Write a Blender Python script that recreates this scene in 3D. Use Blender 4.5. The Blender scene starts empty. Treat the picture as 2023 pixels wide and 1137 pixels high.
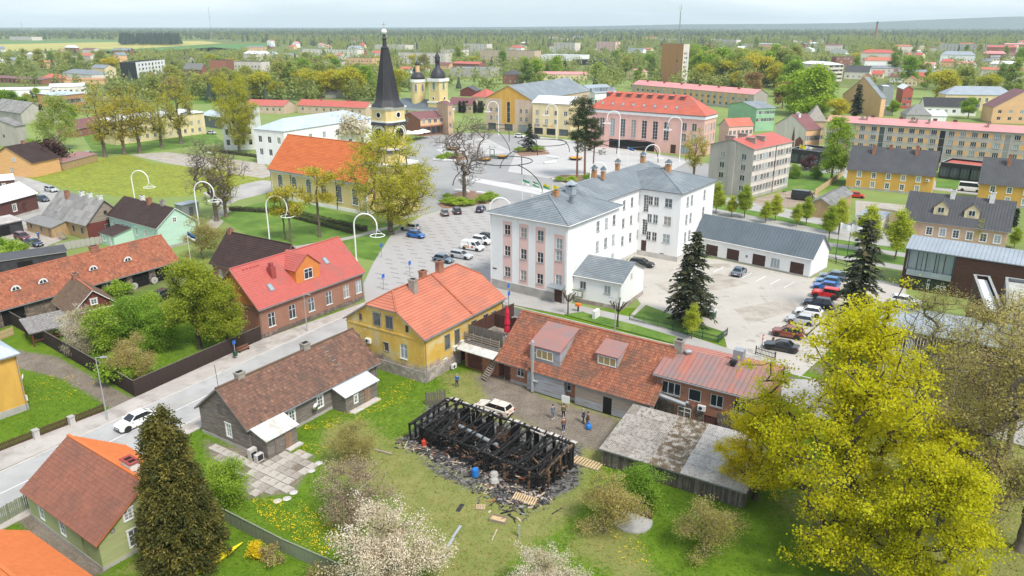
import bpy,math,random
import numpy as np
from mathutils import Vector,Matrix
# ---------------------------------------------------------------- camera, sky, sun, exposure
F,CX,CY,CAMH = 1500.0,1011.5,568.5,42.0
PITCH = math.atan(518 / F)
HAZE = 0.85e-4
SC = bpy.context.scene
COL = SC.collection
RND = random.Random(11)
NPR = np.random.RandomState(5)
rad = math.radians
cd = bpy.data.cameras.new('camera')
cd.sensor_width = 36; cd.lens = 36 * F / 2023; cd.clip_start = .5; cd.clip_end = 30000
cam = bpy.data.objects.new('camera',cd); COL.objects.link(cam)
cam.location = (0,0,CAMH); cam.rotation_euler = (math.pi / 2 - PITCH,0,0)
SC.camera = cam
SUN_EL,SUN_AZ = 54,142          # azimuth clockwise from +Y (camera heading)
W = bpy.data.worlds.new('World'); SC.world = W; W.use_nodes = True
nt = W.node_tree; N = nt.nodes; LK = nt.links
bg = N['Background']
sky = N.new('ShaderNodeTexSky'); sky.sky_type = 'NISHITA'; sky.sun_disc = False
sky.sun_elevation = rad(SUN_EL); sky.sun_rotation = rad(SUN_AZ); sky.altitude = 80
sky.air_density = 1.0; sky.dust_density = 1.5
tc = N.new('ShaderNodeTexCoord'); mp = N.new('ShaderNodeMapping'); mp.inputs['Scale'].default_value = (1,1,9)
LK.new(tc.outputs['Generated'],mp.inputs['Vector'])
nz = N.new('ShaderNodeTexNoise'); nz.inputs['Scale'].default_value = 2.2; nz.inputs['Detail'].default_value = 6; nz.inputs['Roughness'].default_value = .55
LK.new(mp.outputs[0],nz.inputs['Vector'])
mr = N.new('ShaderNodeMapRange'); mr.inputs[1].default_value = .38; mr.inputs[2].default_value = .66; mr.inputs[3].default_value = .72; mr.inputs[4].default_value = .97
LK.new(nz.outputs[0],mr.inputs[0])
mx = N.new('ShaderNodeMix'); mx.data_type = 'RGBA'
LK.new(mr.outputs[0],mx.inputs[0]); LK.new(sky.outputs[0],mx.inputs[6]); cl = N.new('ShaderNodeMapRange'); LK.new(nz.outputs[0],cl.inputs[0]); cl.inputs[1].default_value = .42; cl.inputs[2].default_value = .6; cm_ = N.new('ShaderNodeMix'); cm_.data_type = 'RGBA'; cm_.inputs[6].default_value = (2.6,3.1,3.6,1); cm_.inputs[7].default_value = (3.75,4.1,4.4,1); LK.new(cl.outputs[0],cm_.inputs[0]); LK.new(cm_.outputs[2],mx.inputs[7])
LK.new(mx.outputs[2],bg.inputs['Color']); bg.inputs['Strength'].default_value = .1
sl = bpy.data.lights.new('sun','SUN'); sl.energy = 1.5; sl.angle = rad(14); sl.color = (1,.95,.88)
so = bpy.data.objects.new('sun',sl); COL.objects.link(so)
so.rotation_euler = (rad(90 - SUN_EL),0,rad(180 - SUN_AZ)); so.location = (40,-20,100)
vs = SC.view_settings; vs.view_transform = 'Standard'; vs.look = 'None'; vs.exposure = 1.45; vs.gamma = 1; vs.use_curve_mapping = False
cy = SC.cycles
cy.max_bounces = 8; cy.diffuse_bounces = 6; cy.glossy_bounces = 2; cy.transmission_bounces = 6; cy.volume_bounces = 1; cy.transparent_max_bounces = 4
cy.use_denoising = True; cy.caustics_reflective = False; cy.caustics_refractive = False
SC.render.film_transparent = False
# ---------------------------------------------------------------- places on the ground
_cp,_sp = math.cos(PITCH),math.sin(PITCH)
def G(x,y,z=0.0):
 a = (x - CX) / F; b = (CY - y) / F
 dy = _cp + b * _sp; dz = -_sp + b * _cp
 t = (z - CAMH) / dz
 return Vector((a * t,dy * t,z))
def PX(X,Y,Z):
 Z -= CAMH
 f = Y * _cp - Z * _sp; u = Y * _sp + Z * _cp
 return (CX + F * X / f,CY - F * u / f)
def hgt(x,y,y2):
 p = G(x,y); lo,hi = -2.0,140.0
 for _ in range(40):
  m = (lo + hi) / 2
  if PX(p.x,p.y,m)[1] > y2: lo = m
  else: hi = m
 return lo
# ---------------------------------------------------------------- mesh building
def link(o,parent=None):
 COL.objects.link(o)
 if parent is not None: o.parent = parent
 return o
def props(o,label=None,cat=None,group=None,kind=None):
 if label: o['label'] = label
 if cat: o['category'] = cat
 if group: o['group'] = group
 if kind: o['kind'] = kind
 return o
def thing(name,label,cat,loc,rz=0.0,group=None):
 o = link(bpy.data.objects.new(name,None)); o.empty_display_size = .3
 o.location = loc; o.rotation_euler = (0,0,rz)
 return props(o,label,cat,group)
def inst(name,me,parent=None,loc=(0,0,0),rz=0.0,sc=None):
 o = link(bpy.data.objects.new(name,me),parent); o.location = loc
 if rz: o.rotation_euler = (0,0,rz)
 if sc: o.scale = sc if isinstance(sc,tuple) else (sc,sc,sc)
 return o
class M:
 def __init__(s): s.v = []; s.f = []; s.m = []; s.t = []
 def face(s,pts,mi=0,t=.5):
  n = len(s.v); s.v.extend([tuple(p) for p in pts]); s.f.append(tuple(range(n,n + len(pts)))); s.m.append(mi); s.t.append(t)
 def hexa(s,p,mi=0,t=.5):          # p: 4 bottom (ccw) + 4 top
  n = len(s.v); s.v.extend([tuple(q) for q in p])
  for f in ((3,2,1,0),(4,5,6,7),(0,1,5,4),(1,2,6,5),(2,3,7,6),(3,0,4,7)):
   s.f.append(tuple(n + i for i in f)); s.m.append(mi); s.t.append(t)
 def box(s,x0,x1,y0,y1,z0,z1,mi=0,t=.5):
  s.hexa([(x0,y0,z0),(x1,y0,z0),(x1,y1,z0),(x0,y1,z0),(x0,y0,z1),(x1,y0,z1),(x1,y1,z1),(x0,y1,z1)],mi,t)
 def beam(s,p,q,w,h,mi=0,t=.5,up=(0,0,1)):
  p = Vector(p); q = Vector(q); d = (q - p)
  if d.length < 1e-5: return
  d.normalize(); u = Vector(up)
  if abs(d.dot(u)) > .97: u = Vector((0,1,0))
  a = d.cross(u).normalized() * (w / 2); b = a.cross(d).normalized() * (h / 2)
  s.hexa([p - a - b,p + a - b,q + a - b,q - a - b,p - a + b,p + a + b,q + a + b,q - a + b],mi,t)
 def tube(s,pts,r,n=6,mi=0,t=.5,cap=True):
  pts = [Vector(p) for p in pts]; k = len(pts); base = len(s.v)
  rr = r if isinstance(r,(list,tuple)) else [r] * k
  ref = None
  for i,p in enumerate(pts):
   d = (pts[min(i + 1,k - 1)] - pts[max(i - 1,0)])
   d = d.normalized() if d.length > 1e-6 else Vector((0,0,1))
   if ref is None or abs(ref.dot(d)) > .98:
    ref = Vector((1,0,0)) if abs(d.x) < .8 else Vector((0,1,0))
   a = (ref - d * ref.dot(d)).normalized(); b = d.cross(a); ref = a
   for j in range(n):
    an = 2 * math.pi * j / n
    s.v.append(tuple(p + (a * math.cos(an) + b * math.sin(an)) * rr[i]))
  for i in range(k - 1):
   for j in range(n):
    s.f.append((base + i * n + j,base + i * n + (j + 1) % n,base + (i + 1) * n + (j + 1) % n,base + (i + 1) * n + j)); s.m.append(mi); s.t.append(t)
  if cap:
   s.f.append(tuple(base + j for j in range(n))[::-1]); s.m.append(mi); s.t.append(t)
   s.f.append(tuple(base + (k - 1) * n + j for j in range(n))); s.m.append(mi); s.t.append(t)
 def lathe(s,prof,n=12,mi=0,c=(0,0,0),ph=0.0):
  base = len(s.v)
  for r,z in prof:
   for j in range(n):
    an = 2 * math.pi * (j + .5) / n + ph
    s.v.append((c[0] + r * math.cos(an),c[1] + r * math.sin(an),c[2] + z))
  for i in range(len(prof) - 1):
   for j in range(n):
    s.f.append((base + i * n + j,base + i * n + (j + 1) % n,base + (i + 1) * n + (j + 1) % n,base + (i + 1) * n + j)); s.m.append(mi); s.t.append(.5)
  s.f.append(tuple(base + j for j in range(n))[::-1]); s.m.append(mi); s.t.append(.5)
  k = (len(prof) - 1) * n
  s.f.append(tuple(base + k + j for j in range(n))); s.m.append(mi); s.t.append(.5)
 def mesh(s,name,mats,smooth=False):
  me = bpy.data.meshes.new(name); me.from_pydata(s.v,[],s.f)
  for m in (mats if isinstance(mats,(list,tuple)) else [mats]): me.materials.append(MAT(m))
  if any(s.m): me.polygons.foreach_set('material_index',s.m)
  at = me.attributes.new('tint','FLOAT','FACE'); at.data.foreach_set('value',s.t)
  if smooth: me.polygons.foreach_set('use_smooth',[True] * len(s.f))
  me.update(); return me
 def build(s,name,mats,parent=None,label=None,cat=None,group=None,kind=None,smooth=False,loc=(0,0,0),rz=0.0):
  o = inst(name,s.mesh(name,mats,smooth),parent,loc,rz)
  return props(o,label,cat,group,kind)
def np_mesh(name,V,FC,mat,tint=None,smooth=False):
 """V (n,3), FC (k,3|4) arrays -> mesh"""
 me = bpy.data.meshes.new(name); k,c = FC.shape
 me.vertices.add(len(V)); me.vertices.foreach_set('co',V.astype(np.float32).ravel())
 me.loops.add(k * c); me.loops.foreach_set('vertex_index',FC.astype(np.int32).ravel())
 me.polygons.add(k); me.polygons.foreach_set('loop_start',np.arange(0,k * c,c,dtype=np.int32))
 me.update(calc_edges=True)
 if tint is not None:
  at = me.attributes.new('tint','FLOAT','FACE'); at.data.foreach_set('value',tint.astype(np.float32))
 if smooth: me.polygons.foreach_set('use_smooth',[True] * k)
 me.materials.append(MAT(mat)); return me
# ---------------------------------------------------------------- materials
MATS = {}
def newmat(name):
 m = bpy.data.materials.new(name); m.use_nodes = True
 MATS[name] = m; t = m.node_tree
 return m,t,t.nodes,t.links,t.nodes['Principled BSDF']
def MIX(t,fac,a,b,blend='MIX'):
 n = t.nodes.new('ShaderNodeMix'); n.data_type = 'RGBA'; n.blend_type = blend
 for s,v in ((n.inputs[0],fac),(n.inputs[6],a),(n.inputs[7],b)):
  if isinstance(v,bpy.types.NodeSocket): t.links.new(v,s)
  elif isinstance(v,(int,float)): s.default_value = v
  else: s.default_value = (v[0],v[1],v[2],1)
 return n.outputs[2]
def NOISE(t,vec,scale,detail=4,rough=.6,lo=.35,hi=.65,a=0.0,b=1.0):
 n = t.nodes.new('ShaderNodeTexNoise'); n.inputs['Scale'].default_value = scale; n.inputs['Detail'].default_value = detail; n.inputs['Roughness'].default_value = rough
 if vec is not None: t.links.new(vec,n.inputs['Vector'])
 r = t.nodes.new('ShaderNodeMapRange'); t.links.new(n.outputs[0],r.inputs[0])
 for i,v in enumerate((lo,hi,a,b)): r.inputs[i + 1].default_value = v
 return r.outputs[0]
def COORD(t,stretch=None,kind='Object'):
 c = t.nodes.new('ShaderNodeTexCoord').outputs[kind]
 if stretch:
  m = t.nodes.new('ShaderNodeMapping'); m.inputs['Scale'].default_value = stretch; t.links.new(c,m.inputs[0]); return m.outputs[0]
 return c
def mat(name,col,rough=.85,var=.18,scale=1.2,fine=9,col2=None,s2=.8,th=(.5,.62),tint=None,metal=0.0,bump=.0,stretch=None,col3=None,s3=2,th3=(.58,.66),spec=.3):
 """plain weathered surface: base colour with patchy and fine variation, optional second and third colours in worn patches"""
 m,t,n,l,p = newmat(name)
 v = COORD(t,stretch)
 d = [c * (1 - var) for c in col]; e = [min(1,c * (1 + var)) for c in col]
 c = MIX(t,NOISE(t,v,scale),d,e)
 f = NOISE(t,v,fine,3,.7,.3,.7)
 c = MIX(t,var * 1.2,c,MIX(t,f,[x * .62 for x in col],[min(1,x * 1.3) for x in col]))
 if tint is not None:
  a = n.new('ShaderNodeAttribute'); a.attribute_name = 'tint'
  r = n.new('ShaderNodeValToRGB'); l.new(a.outputs['Fac'],r.inputs[0])
  r.color_ramp.elements[0].color = (*tint[0],1); r.color_ramp.elements[1].color = (*tint[-1],1)
  for i,x in enumerate(tint[1:-1]): r.color_ramp.elements.new((i + 1) / (len(tint) - 1)).color = (*x,1)
  c = MIX(t,.72,c,r.outputs[0])
 if col2: c = MIX(t,NOISE(t,v,s2,6,.65,th[0],th[1]),c,col2)
 if col3: c = MIX(t,NOISE(t,v,s3,6,.7,th3[0],th3[1]),c,col3)
 l.new(c,p.inputs['Base Color']); p.inputs['Roughness'].default_value = rough; p.inputs['Metallic'].default_value = metal
 p.inputs['Specular IOR Level'].default_value = spec
 if bump:
  b = n.new('ShaderNodeBump'); b.inputs['Strength'].default_value = bump; b.inputs['Distance'].default_value = .05
  l.new(NOISE(t,v,fine * 1.7,5,.7,.2,.8),b.inputs['Height']); l.new(b.outputs[0],p.inputs['Normal'])
 return m
def brick_mat(name,c1,c2,mortar,scale=4.0,stain=None,bw=.5,rh=.16,ms=.02):
 m,t,n,l,p = newmat(name)
 v = COORD(t); s = n.new('ShaderNodeSeparateXYZ'); l.new(v,s.inputs[0])
 a = n.new('ShaderNodeMath'); a.operation = 'ADD'; l.new(s.outputs[0],a.inputs[0]); l.new(s.outputs[1],a.inputs[1])
 cb = n.new('ShaderNodeCombineXYZ'); l.new(a.outputs[0],cb.inputs[0]); l.new(s.outputs[2],cb.inputs[1])
 b = n.new('ShaderNodeTexBrick'); l.new(cb.outputs[0],b.inputs['Vector']); b.inputs['Scale'].default_value = 1
 b.inputs['Brick Width'].default_value = bw; b.inputs['Row Height'].default_value = rh; b.inputs['Mortar Size'].default_value = ms
 for k,x in (('Color1',c1),('Color2',c2),('Mortar',mortar)): b.inputs[k].default_value = (*x,1)
 c = MIX(t,NOISE(t,v,.7,5,.6,.3,.7,0,.45),b.outputs['Color'],[x * .6 for x in c1])
 if stain: c = MIX(t,NOISE(t,v,.9,6,.65,.56,.64),c,stain)
 l.new(c,p.inputs['Base Color']); p.inputs['Roughness'].default_value = .9; p.inputs['Specular IOR Level'].default_value = .2
 bm = n.new('ShaderNodeBump'); bm.inputs['Strength'].default_value = .4; bm.inputs['Distance'].default_value = .02
 l.new(b.outputs['Fac'],bm.inputs['Height']); bm.invert = True; l.new(bm.outputs[0],p.inputs['Normal'])
def leaf_mat(name,cols,tr=.35,rough=.6,dark=.55):
 """leaves: colour by leaf (tint) and by clump (noise), light passes through"""
 m,t,n,l,p = newmat(name)
 a = n.new('ShaderNodeAttribute'); a.attribute_name = 'tint'
 r = n.new('ShaderNodeValToRGB'); l.new(a.outputs['Fac'],r.inputs[0])
 r.color_ramp.elements[0].color = (*cols[0],1); r.color_ramp.elements[1].color = (*cols[-1],1)
 for i,x in enumerate(cols[1:-1]): r.color_ramp.elements.new((i + 1) / (len(cols) - 1)).color = (*x,1)
 oi = n.new('ShaderNodeObjectInfo')
 h = n.new('ShaderNodeHueSaturation'); l.new(r.outputs[0],h.inputs['Color'])
 rr = n.new('ShaderNodeMapRange'); l.new(oi.outputs['Random'],rr.inputs[0]); rr.inputs[3].default_value = .485; rr.inputs[4].default_value = .515
 l.new(rr.outputs[0],h.inputs['Hue'])
 rv = n.new('ShaderNodeMapRange'); l.new(oi.outputs['Random'],rv.inputs[0]); rv.inputs[3].default_value = 1.15; rv.inputs[4].default_value = .82
 l.new(rv.outputs[0],h.inputs['Value'])
 c = h.outputs[0]
 l.new(c,p.inputs['Base Color']); p.inputs['Roughness'].default_value = rough; p.inputs['Specular IOR Level'].default_value = .25
 tl = n.new('ShaderNodeBsdfTranslucent'); l.new(c,tl.inputs[0])
 ms = n.new('ShaderNodeMixShader'); ms.inputs[0].default_value = tr
 l.new(p.outputs[0],ms.inputs[1]); l.new(tl.outputs[0],ms.inputs[2]); l.new(ms.outputs[0],n['Material Output'].inputs[0])
def plain(name,col,rough=.5,metal=0.0,coat=0.0,spec=.5,emit=None):
 m,t,n,l,p = newmat(name)
 p.inputs['Base Color'].default_value = (*col,1); p.inputs['Roughness'].default_value = rough; p.inputs['Metallic'].default_value = metal
 p.inputs['Coat Weight'].default_value = coat; p.inputs['Coat Roughness'].default_value = .06; p.inputs['Specular IOR Level'].default_value = spec
 return m
def MAT(name): return MATS[name] if name in MATS else LAZY(name)
def LAZY(name):
 c = PAL[name]; return mat(name,c[:3],**(c[3] if len(c) > 3 else {}))
# ---------------------------------------------------------------- palette
TILE = dict(rough=.85,var=.2,scale=.5,bump=.2)
PAL = {
 # walls
 'plaster_ochre': (.62,.36,.08,dict(stretch=(1,1,.3),col2=(0.50,0.29,0.06),s2=.5,th=(.52,.78),var=.08,scale=.4)),
 'plaster_cream': (.72,.6,.36,dict(stretch=(1,1,.3),col2=(0.58,0.48,0.29),s2=.5,th=(.52,.78),var=.1,scale=.4)),
 'plaster_church': (.74,.58,.28,dict(stretch=(1,1,.3),col2=(0.59,0.46,0.22),s2=.5,th=(.52,.78),var=.1,scale=.5)),
 'plaster_white': (.82,.82,.81,dict(var=.05,scale=.3,fine=4,stretch=(1,1,.22),col2=(.70,.69,.67),s2=.55,th=(.55,.8))),
 'plaster_offwhite': (.74,.70,.62,dict(stretch=(1,1,.3),col2=(0.59,0.56,0.50),s2=.5,th=(.52,.78),var=.08,scale=.3)),
 'plaster_pink': (.72,.44,.38,dict(stretch=(1,1,.3),col2=(0.58,0.35,0.30),s2=.5,th=(.52,.78),var=.07,scale=.4)),
 'plaster_palepink': (.76,.52,.47,dict(var=.05,scale=.4)),
 'plaster_beige': (.58,.45,.34,dict(stretch=(1,1,.3),col2=(0.46,0.36,0.27),s2=.5,th=(.52,.78),var=.08,scale=.3)),
 'plaster_tan': (.55,.38,.25,dict(stretch=(1,1,.3),col2=(0.44,0.30,0.20),s2=.5,th=(.52,.78),var=.08,scale=.4)),
 'plaster_peach': (.72,.45,.25,dict(var=.06,scale=.3)),
 'plaster_green': (.30,.50,.32,dict(var=.1,scale=.3)),
 'panel_grey': (.44,.41,.37,dict(stretch=(1,1,.3),col2=(0.35,0.33,0.30),s2=.5,th=(.52,.78),var=.1,scale=.4,bump=.1)),
 'panel_light': (.66,.60,.54,dict(stretch=(1,1,.3),col2=(0.53,0.48,0.43),s2=.5,th=(.52,.78),var=.1,scale=.4,bump=.1)),
 'panel_orange': (.70,.42,.20,dict(var=.08)),
 'concrete': (.40,.38,.35,dict(var=.15,scale=.8,bump=.3)),
 'concrete_light': (.52,.50,.47,dict(var=.15,scale=.8,bump=.3)),
 'stone_plinth': (.34,.29,.26,dict(var=.35,scale=1.6,fine=5,bump=.6,col2=(.50,.44,.40),s2=1.3)),
 'fieldstone': (.16,.125,.105,dict(var=.5,scale=1.6,fine=3.5,bump=.8,col2=(.27,.21,.18),s2=1.8,th=(.52,.6))),
 'wood_green': (.34,.37,.17,dict(var=.1,scale=1,stretch=(.3,.3,6))),
 'wood_mint': (.47,.66,.55,dict(var=.06,scale=1,stretch=(.3,.3,6))),
 'wood_grey': (.17,.145,.125,dict(var=.3,scale=1,stretch=(.5,.5,7),bump=.3,col2=(.28,.25,.23),s2=1.5)),
 'wood_darkgrey': (.10,.082,.07,dict(var=.4,scale=1.5,stretch=(7,7,.5),bump=.4,col2=(.2,.17,.14),s2=1.3,th=(.5,.6))),
 'wood_painted_grey': (.33,.35,.38,dict(var=.12,scale=1,stretch=(.4,.4,6),col2=(.27,.22,.18),s2=.7)),
 'wood_weathered': (.30,.25,.20,dict(var=.25,scale=1,stretch=(.4,.4,6),bump=.3)),
 'wood_red': (.16,.045,.04,dict(var=.2,scale=1,stretch=(4,4,.4))),
 'wood_redbrown': (.12,.05,.045,dict(var=.25,scale=1,stretch=(.4,.4,5))),
 'wood_brown': (.085,.04,.03,dict(var=.3,scale=1,stretch=(5,5,.4))),
 'wood_fence': (.045,.03,.026,dict(var=.35,scale=1,stretch=(5,5,.5),col2=(.085,.06,.05),s2=.6)),
 'wood_fence_grey': (.16,.14,.12,dict(var=.3,scale=1,stretch=(5,5,.5))),
 'wood_fence_green': (.22,.25,.16,dict(var=.2,scale=1,stretch=(5,5,.5))),
 'wood_new': (.55,.40,.23,dict(var=.2,scale=2)),
 'wood_barn': (.42,.29,.15,dict(var=.25,scale=1,stretch=(6,6,.5))),
 'orange_paint': (.62,.22,.06,dict(var=.08)),
 'peach_paint': (.70,.40,.18,dict(var=.1,stretch=(.3,.3,5))),
 'facade_brown': (.085,.042,.03,dict(var=.3,scale=1.2,stretch=(.6,.6,6))),
 'mesh_grey': (.36,.35,.34,dict(var=.1)),
 # roofs
 'tile_red': (.36,.115,.06,dict(TILE,tint=[(.14,.065,.045),(.27,.1,.06),(.37,.14,.078),(.45,.2,.11)],col2=(.16,.09,.065),s2=.35,th=(.52,.75))),
 'tile_barn': (.34,.105,.055,dict(TILE,tint=[(.115,.06,.045),(.23,.095,.058),(.33,.13,.072),(.42,.19,.105)],col2=(.13,.085,.065),s2=.4,th=(.46,.72))),
 'tile_old': (.2,.095,.062,dict(TILE,tint=[(.075,.058,.05),(.14,.085,.066),(.2,.112,.08),(.29,.165,.115)],col2=(.1,.075,.06),s2=.45,th=(.5,.75),col3=(.36,.13,.06),s3=.5,th3=(.66,.72))),
 'tile_mossy': (.15,.095,.065,dict(TILE,tint=[(.08,.06,.05),(.14,.09,.062),(.2,.12,.085)],col2=(.12,.1,.05),s2=.6,th=(.5,.7))),
 'tile_brown': (.25,.1,.065,dict(TILE,tint=[(.19,.08,.055),(.25,.105,.07),(.3,.125,.08)],col2=(.16,.085,.065),s2=.3,th=(.45,.8))),
 'tile_orange': (.60,.17,.05,dict(TILE,var=.1,tint=[(.52,.15,.045),(.62,.185,.06)])),
 'tile_church': (.55,.14,.045,dict(TILE,var=.1,tint=[(.44,.115,.045),(.55,.15,.05),(.6,.18,.06)])),
 'tile_center': (.50,.15,.09,dict(TILE,var=.1,tint=[(.43,.15,.095),(.53,.2,.125)],col2=(.36,.15,.11),s2=.35,th=(.48,.75))),
 'metal_red': (.46,.11,.09,dict(rough=.5,var=.12,scale=.4,tint=[(.42,.1,.085),(.49,.125,.1)],col2=(.38,.12,.1),s2=.3)),
 'metal_red_flat': (.50,.12,.09,dict(rough=.5,var=.1,scale=.3,col2=(.42,.12,.1),s2=.3)),
 'metal_orangered': (.55,.145,.095,dict(rough=.55,var=.12,scale=.3,col2=(.46,.15,.11),s2=.25)),
 'metal_pink': (.62,.27,.26,dict(rough=.5,var=.08,scale=.2)),
 'metal_dark': (.085,.085,.09,dict(rough=.5,var=.12,scale=.4)),
 'metal_slate': (.12,.145,.165,dict(rough=.5,var=.1,scale=.3)),
 'metal_grey': (.20,.225,.245,dict(rough=.5,var=.12,scale=.3,col2=(.26,.285,.3),s2=.25)),
 'metal_light': (.31,.35,.39,dict(rough=.42,var=.08,scale=.3)),
 'metal_paleblue': (.46,.53,.6,dict(rough=.45,var=.08,scale=.3)),
 'metal_white': (.74,.75,.77,dict(rough=.5,var=.06,scale=.4)),
 'metal_maroon': (.2,.085,.085,dict(rough=.55,var=.1,scale=.3)),
 'metal_brown': (.055,.032,.028,dict(rough=.7,var=.25,scale=.5)),
 'metal_rusty': (.30,.16,.145,dict(rough=.7,var=.2,scale=.6,tint=[(.26,.17,.16),(.33,.18,.16),(.36,.16,.13),(.45,.15,.1)],col2=(.24,.18,.175),s2=.4,th=(.45,.65))),
 'metal_rusty_red': (.47,.18,.14,dict(rough=.65,var=.12,scale=.5,tint=[(.40,.2,.165),(.47,.22,.175)])),
 'metal_galv': (.55,.57,.58,dict(rough=.5,var=.12,scale=.8,tint=[(.5,.53,.55),(.62,.64,.65)],col2=(.36,.17,.09),s2=.55,th=(.66,.7))),
 'metal_galv_clean': (.60,.60,.56,dict(rough=.5,var=.12,scale=.8,col2=(.45,.42,.35),s2=.7)),
 'asbestos': (.24,.235,.23,dict(var=.25,scale=.8,tint=[(.16,.16,.16),(.3,.29,.28)],bump=.3,col2=(.1,.1,.1),s2=.8,th=(.55,.75))),
 'asbestos_shed': (.34,.31,.28,dict(var=.25,scale=1.2,tint=[(.26,.235,.21),(.44,.41,.38)],bump=.4,col2=(.17,.14,.11),s2=3.2,th=(.47,.66))),
 'asbestos_moss': (.17,.13,.085,dict(var=.4,scale=1.2,bump=.4,col2=(.46,.42,.38),s2=1.6,th=(.48,.62))),
 'asbestos_pale': (.48,.455,.43,dict(var=.2,scale=1.2,tint=[(.42,.39,.37),(.55,.53,.5)],bump=.4,col2=(.28,.24,.21),s2=3.4,th=(.5,.68))),
 'shingle_grey': (.28,.26,.245,dict(var=.4,scale=2,tint=[(.16,.15,.14),(.42,.4,.38)])),
 'bitumen': (.05,.05,.055,dict(var=.3)),
 'ridge_red': (.40,.13,.075,dict(var=.25,scale=2)),
 # trims and details
 'trim_white': (.78,.78,.76,dict(var=.05,rough=.6)),
 'trim_grey': (.3,.3,.29,dict(var=.15)),
 'trim_wood': (.2,.15,.11,dict(var=.2)),
 'trim_red': (.33,.07,.06,dict(var=.1)),
 'trim_green': (.2,.25,.17,dict(var=.1)),
 'gutter_grey': (.22,.23,.24,dict(var=.1,rough=.5)),
 'door_brown': (.075,.04,.032,dict(var=.15)),
 'door_wood': (.26,.17,.11,dict(var=.25,stretch=(5,5,.5))),
 'black_open': (.012,.011,.011,dict(var=.3)),  # black filling that stands in for the shade inside openings
 'chimney_white': (.72,.70,.67,dict(var=.1,scale=2)),
 'chimney_grey': (.33,.3,.26,dict(var=.3,scale=2.5,bump=.5)),
 'steel_white': (.80,.80,.79,dict(var=.02,rough=.4)),
 'steel_black': (.03,.032,.035,dict(var=.1,rough=.5)),
 'steel_grey': (.36,.38,.40,dict(var=.08,rough=.45,metal=.3)),
 'steel_galv': (.5,.51,.52,dict(var=.1,rough=.4,metal=.5)),
 'rust': (.24,.11,.06,dict(var=.3)),
 'iron_green': (.04,.08,.06,dict(var=.1)),
 'copper_black': (.045,.045,.05,dict(var=.2,rough=.5,stretch=(1,1,.3))),
 'louvre_green': (.16,.26,.14,dict(var=.1)),
 'bark': (.16,.125,.095,dict(var=.3,scale=3,stretch=(2,2,.4),bump=.4)),
 'bark_dark': (.085,.068,.055,dict(var=.3,scale=3,stretch=(2,2,.4))),
 'bark_grey': (.17,.14,.11,dict(var=.3,scale=3,stretch=(2,2,.4))),
 'bark_pine': (.25,.12,.065,dict(var=.3,scale=3,stretch=(2,2,.4))),
 'bark_birch': (.55,.53,.5,dict(var=.2,scale=3,col2=(.08,.07,.06),s2=3)),
 'char': (.012,.0115,.0115,dict(var=.5,scale=3,fine=14,rough=.75,bump=.6,col2=(.035,.033,.033),s2=4,th=(.5,.62))),
 'char_ash': (.03,.028,.027,dict(var=.5,scale=2,fine=9,bump=.6,col2=(.22,.2,.19),s2=2.5,th=(.56,.64))),
 'char_wood': (.2,.115,.065,dict(var=.35,scale=2,col2=(.02,.018,.018),s2=2.2,th=(.45,.55))),
 'ash': (.09,.085,.082,dict(var=.5,scale=2,fine=8,bump=.6,col2=(.36,.34,.32),s2=1.8,th=(.53,.62))),
 'plank_pale': (.5,.4,.3,dict(var=.25)),
 'slab_dark': (.35,.31,.27,dict(var=.2,scale=1.2,bump=.3,col2=(.26,.22,.17),s2=.9)),
 'slab_concrete': (.46,.42,.37,dict(var=.14,scale=1.2,bump=.3,col2=(.34,.3,.25),s2=.9)),
 # ground
 'asphalt': (.37,.36,.35,dict(var=.12,scale=.25,fine=6,col2=(.42,.41,.40),s2=.15,rough=.9)),
 'asphalt_light': (.36,.345,.325,dict(var=.12,scale=.2,fine=5,col2=(.42,.40,.38),s2=.12)),
 'asphalt_dark': (.13,.13,.13,dict(var=.15,scale=.3,fine=6)),
 'yard_asphalt': (.45,.415,.37,dict(var=.12,scale=.15,fine=5,col2=(.47,.435,.385),s2=.1,th=(.45,.6),col3=(.32,.29,.25),s3=.3)),
 'pavement': (.45,.41,.375,dict(var=.1,scale=.4,fine=5,col2=(.33,.295,.265),s2=.3)),
 'pavement_grey': (.37,.355,.335,dict(var=.08,scale=.3,fine=4)),
 'kerb': (.55,.53,.50,dict(var=.1,scale=1)),
 'paint_white': (.7,.7,.68,dict(var=.15,scale=2)),
 'dirt': (.30,.235,.18,dict(var=.2,scale=.5,fine=5,col2=(.38,.31,.25),s2=.4)),
 'gravel': (.40,.36,.31,dict(var=.15,scale=.4,fine=7,col2=(.33,.29,.24),s2=.3)),
 'mulch': (.27,.16,.11,dict(var=.3,scale=1,fine=8)),
 'soil_dark': (.06,.04,.032,dict(var=.3)),
 'plaza_dark': (.31,.307,.30,dict(var=.06,scale=.1,fine=3)),
 'plaza_light': (.47,.455,.44,dict(var=.06,scale=.15,fine=3)),
 'plaza_pale': (.56,.545,.53,dict(var=.05,scale=.2,fine=3)),
 'mosaic_dark': (.27,.262,.26,dict(var=.2,scale=1)),
 'field_green': (.085,.2,.05,dict(var=.12,scale=.004,fine=.03)),
 'field_yellow': (.40,.36,.1,dict(var=.15,scale=.004,fine=.03,stretch=(1,4,1))),
 'field_dull': (.2,.26,.07,dict(var=.2,scale=.01,fine=.1)),
 'lawn': (.10,.19,.025,dict(var=.22,scale=.25,fine=4,col2=(.16,.24,.04),s2=.2)),
 'lawn_flower': (.17,.22,.03,dict(var=.25,scale=.2,fine=3,col2=(.40,.36,.02),s2=.9,th=(.44,.72),col3=(.09,.17,.025),s3=.35)),
 'hill': (.05,.07,.06,dict(var=.2,scale=.002,fine=.02)),
 'flower_yellow': (.75,.55,.01,dict(var=.2)),
 'flower_orange': (.6,.3,.03,dict(var=.4,scale=3)),
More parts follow.
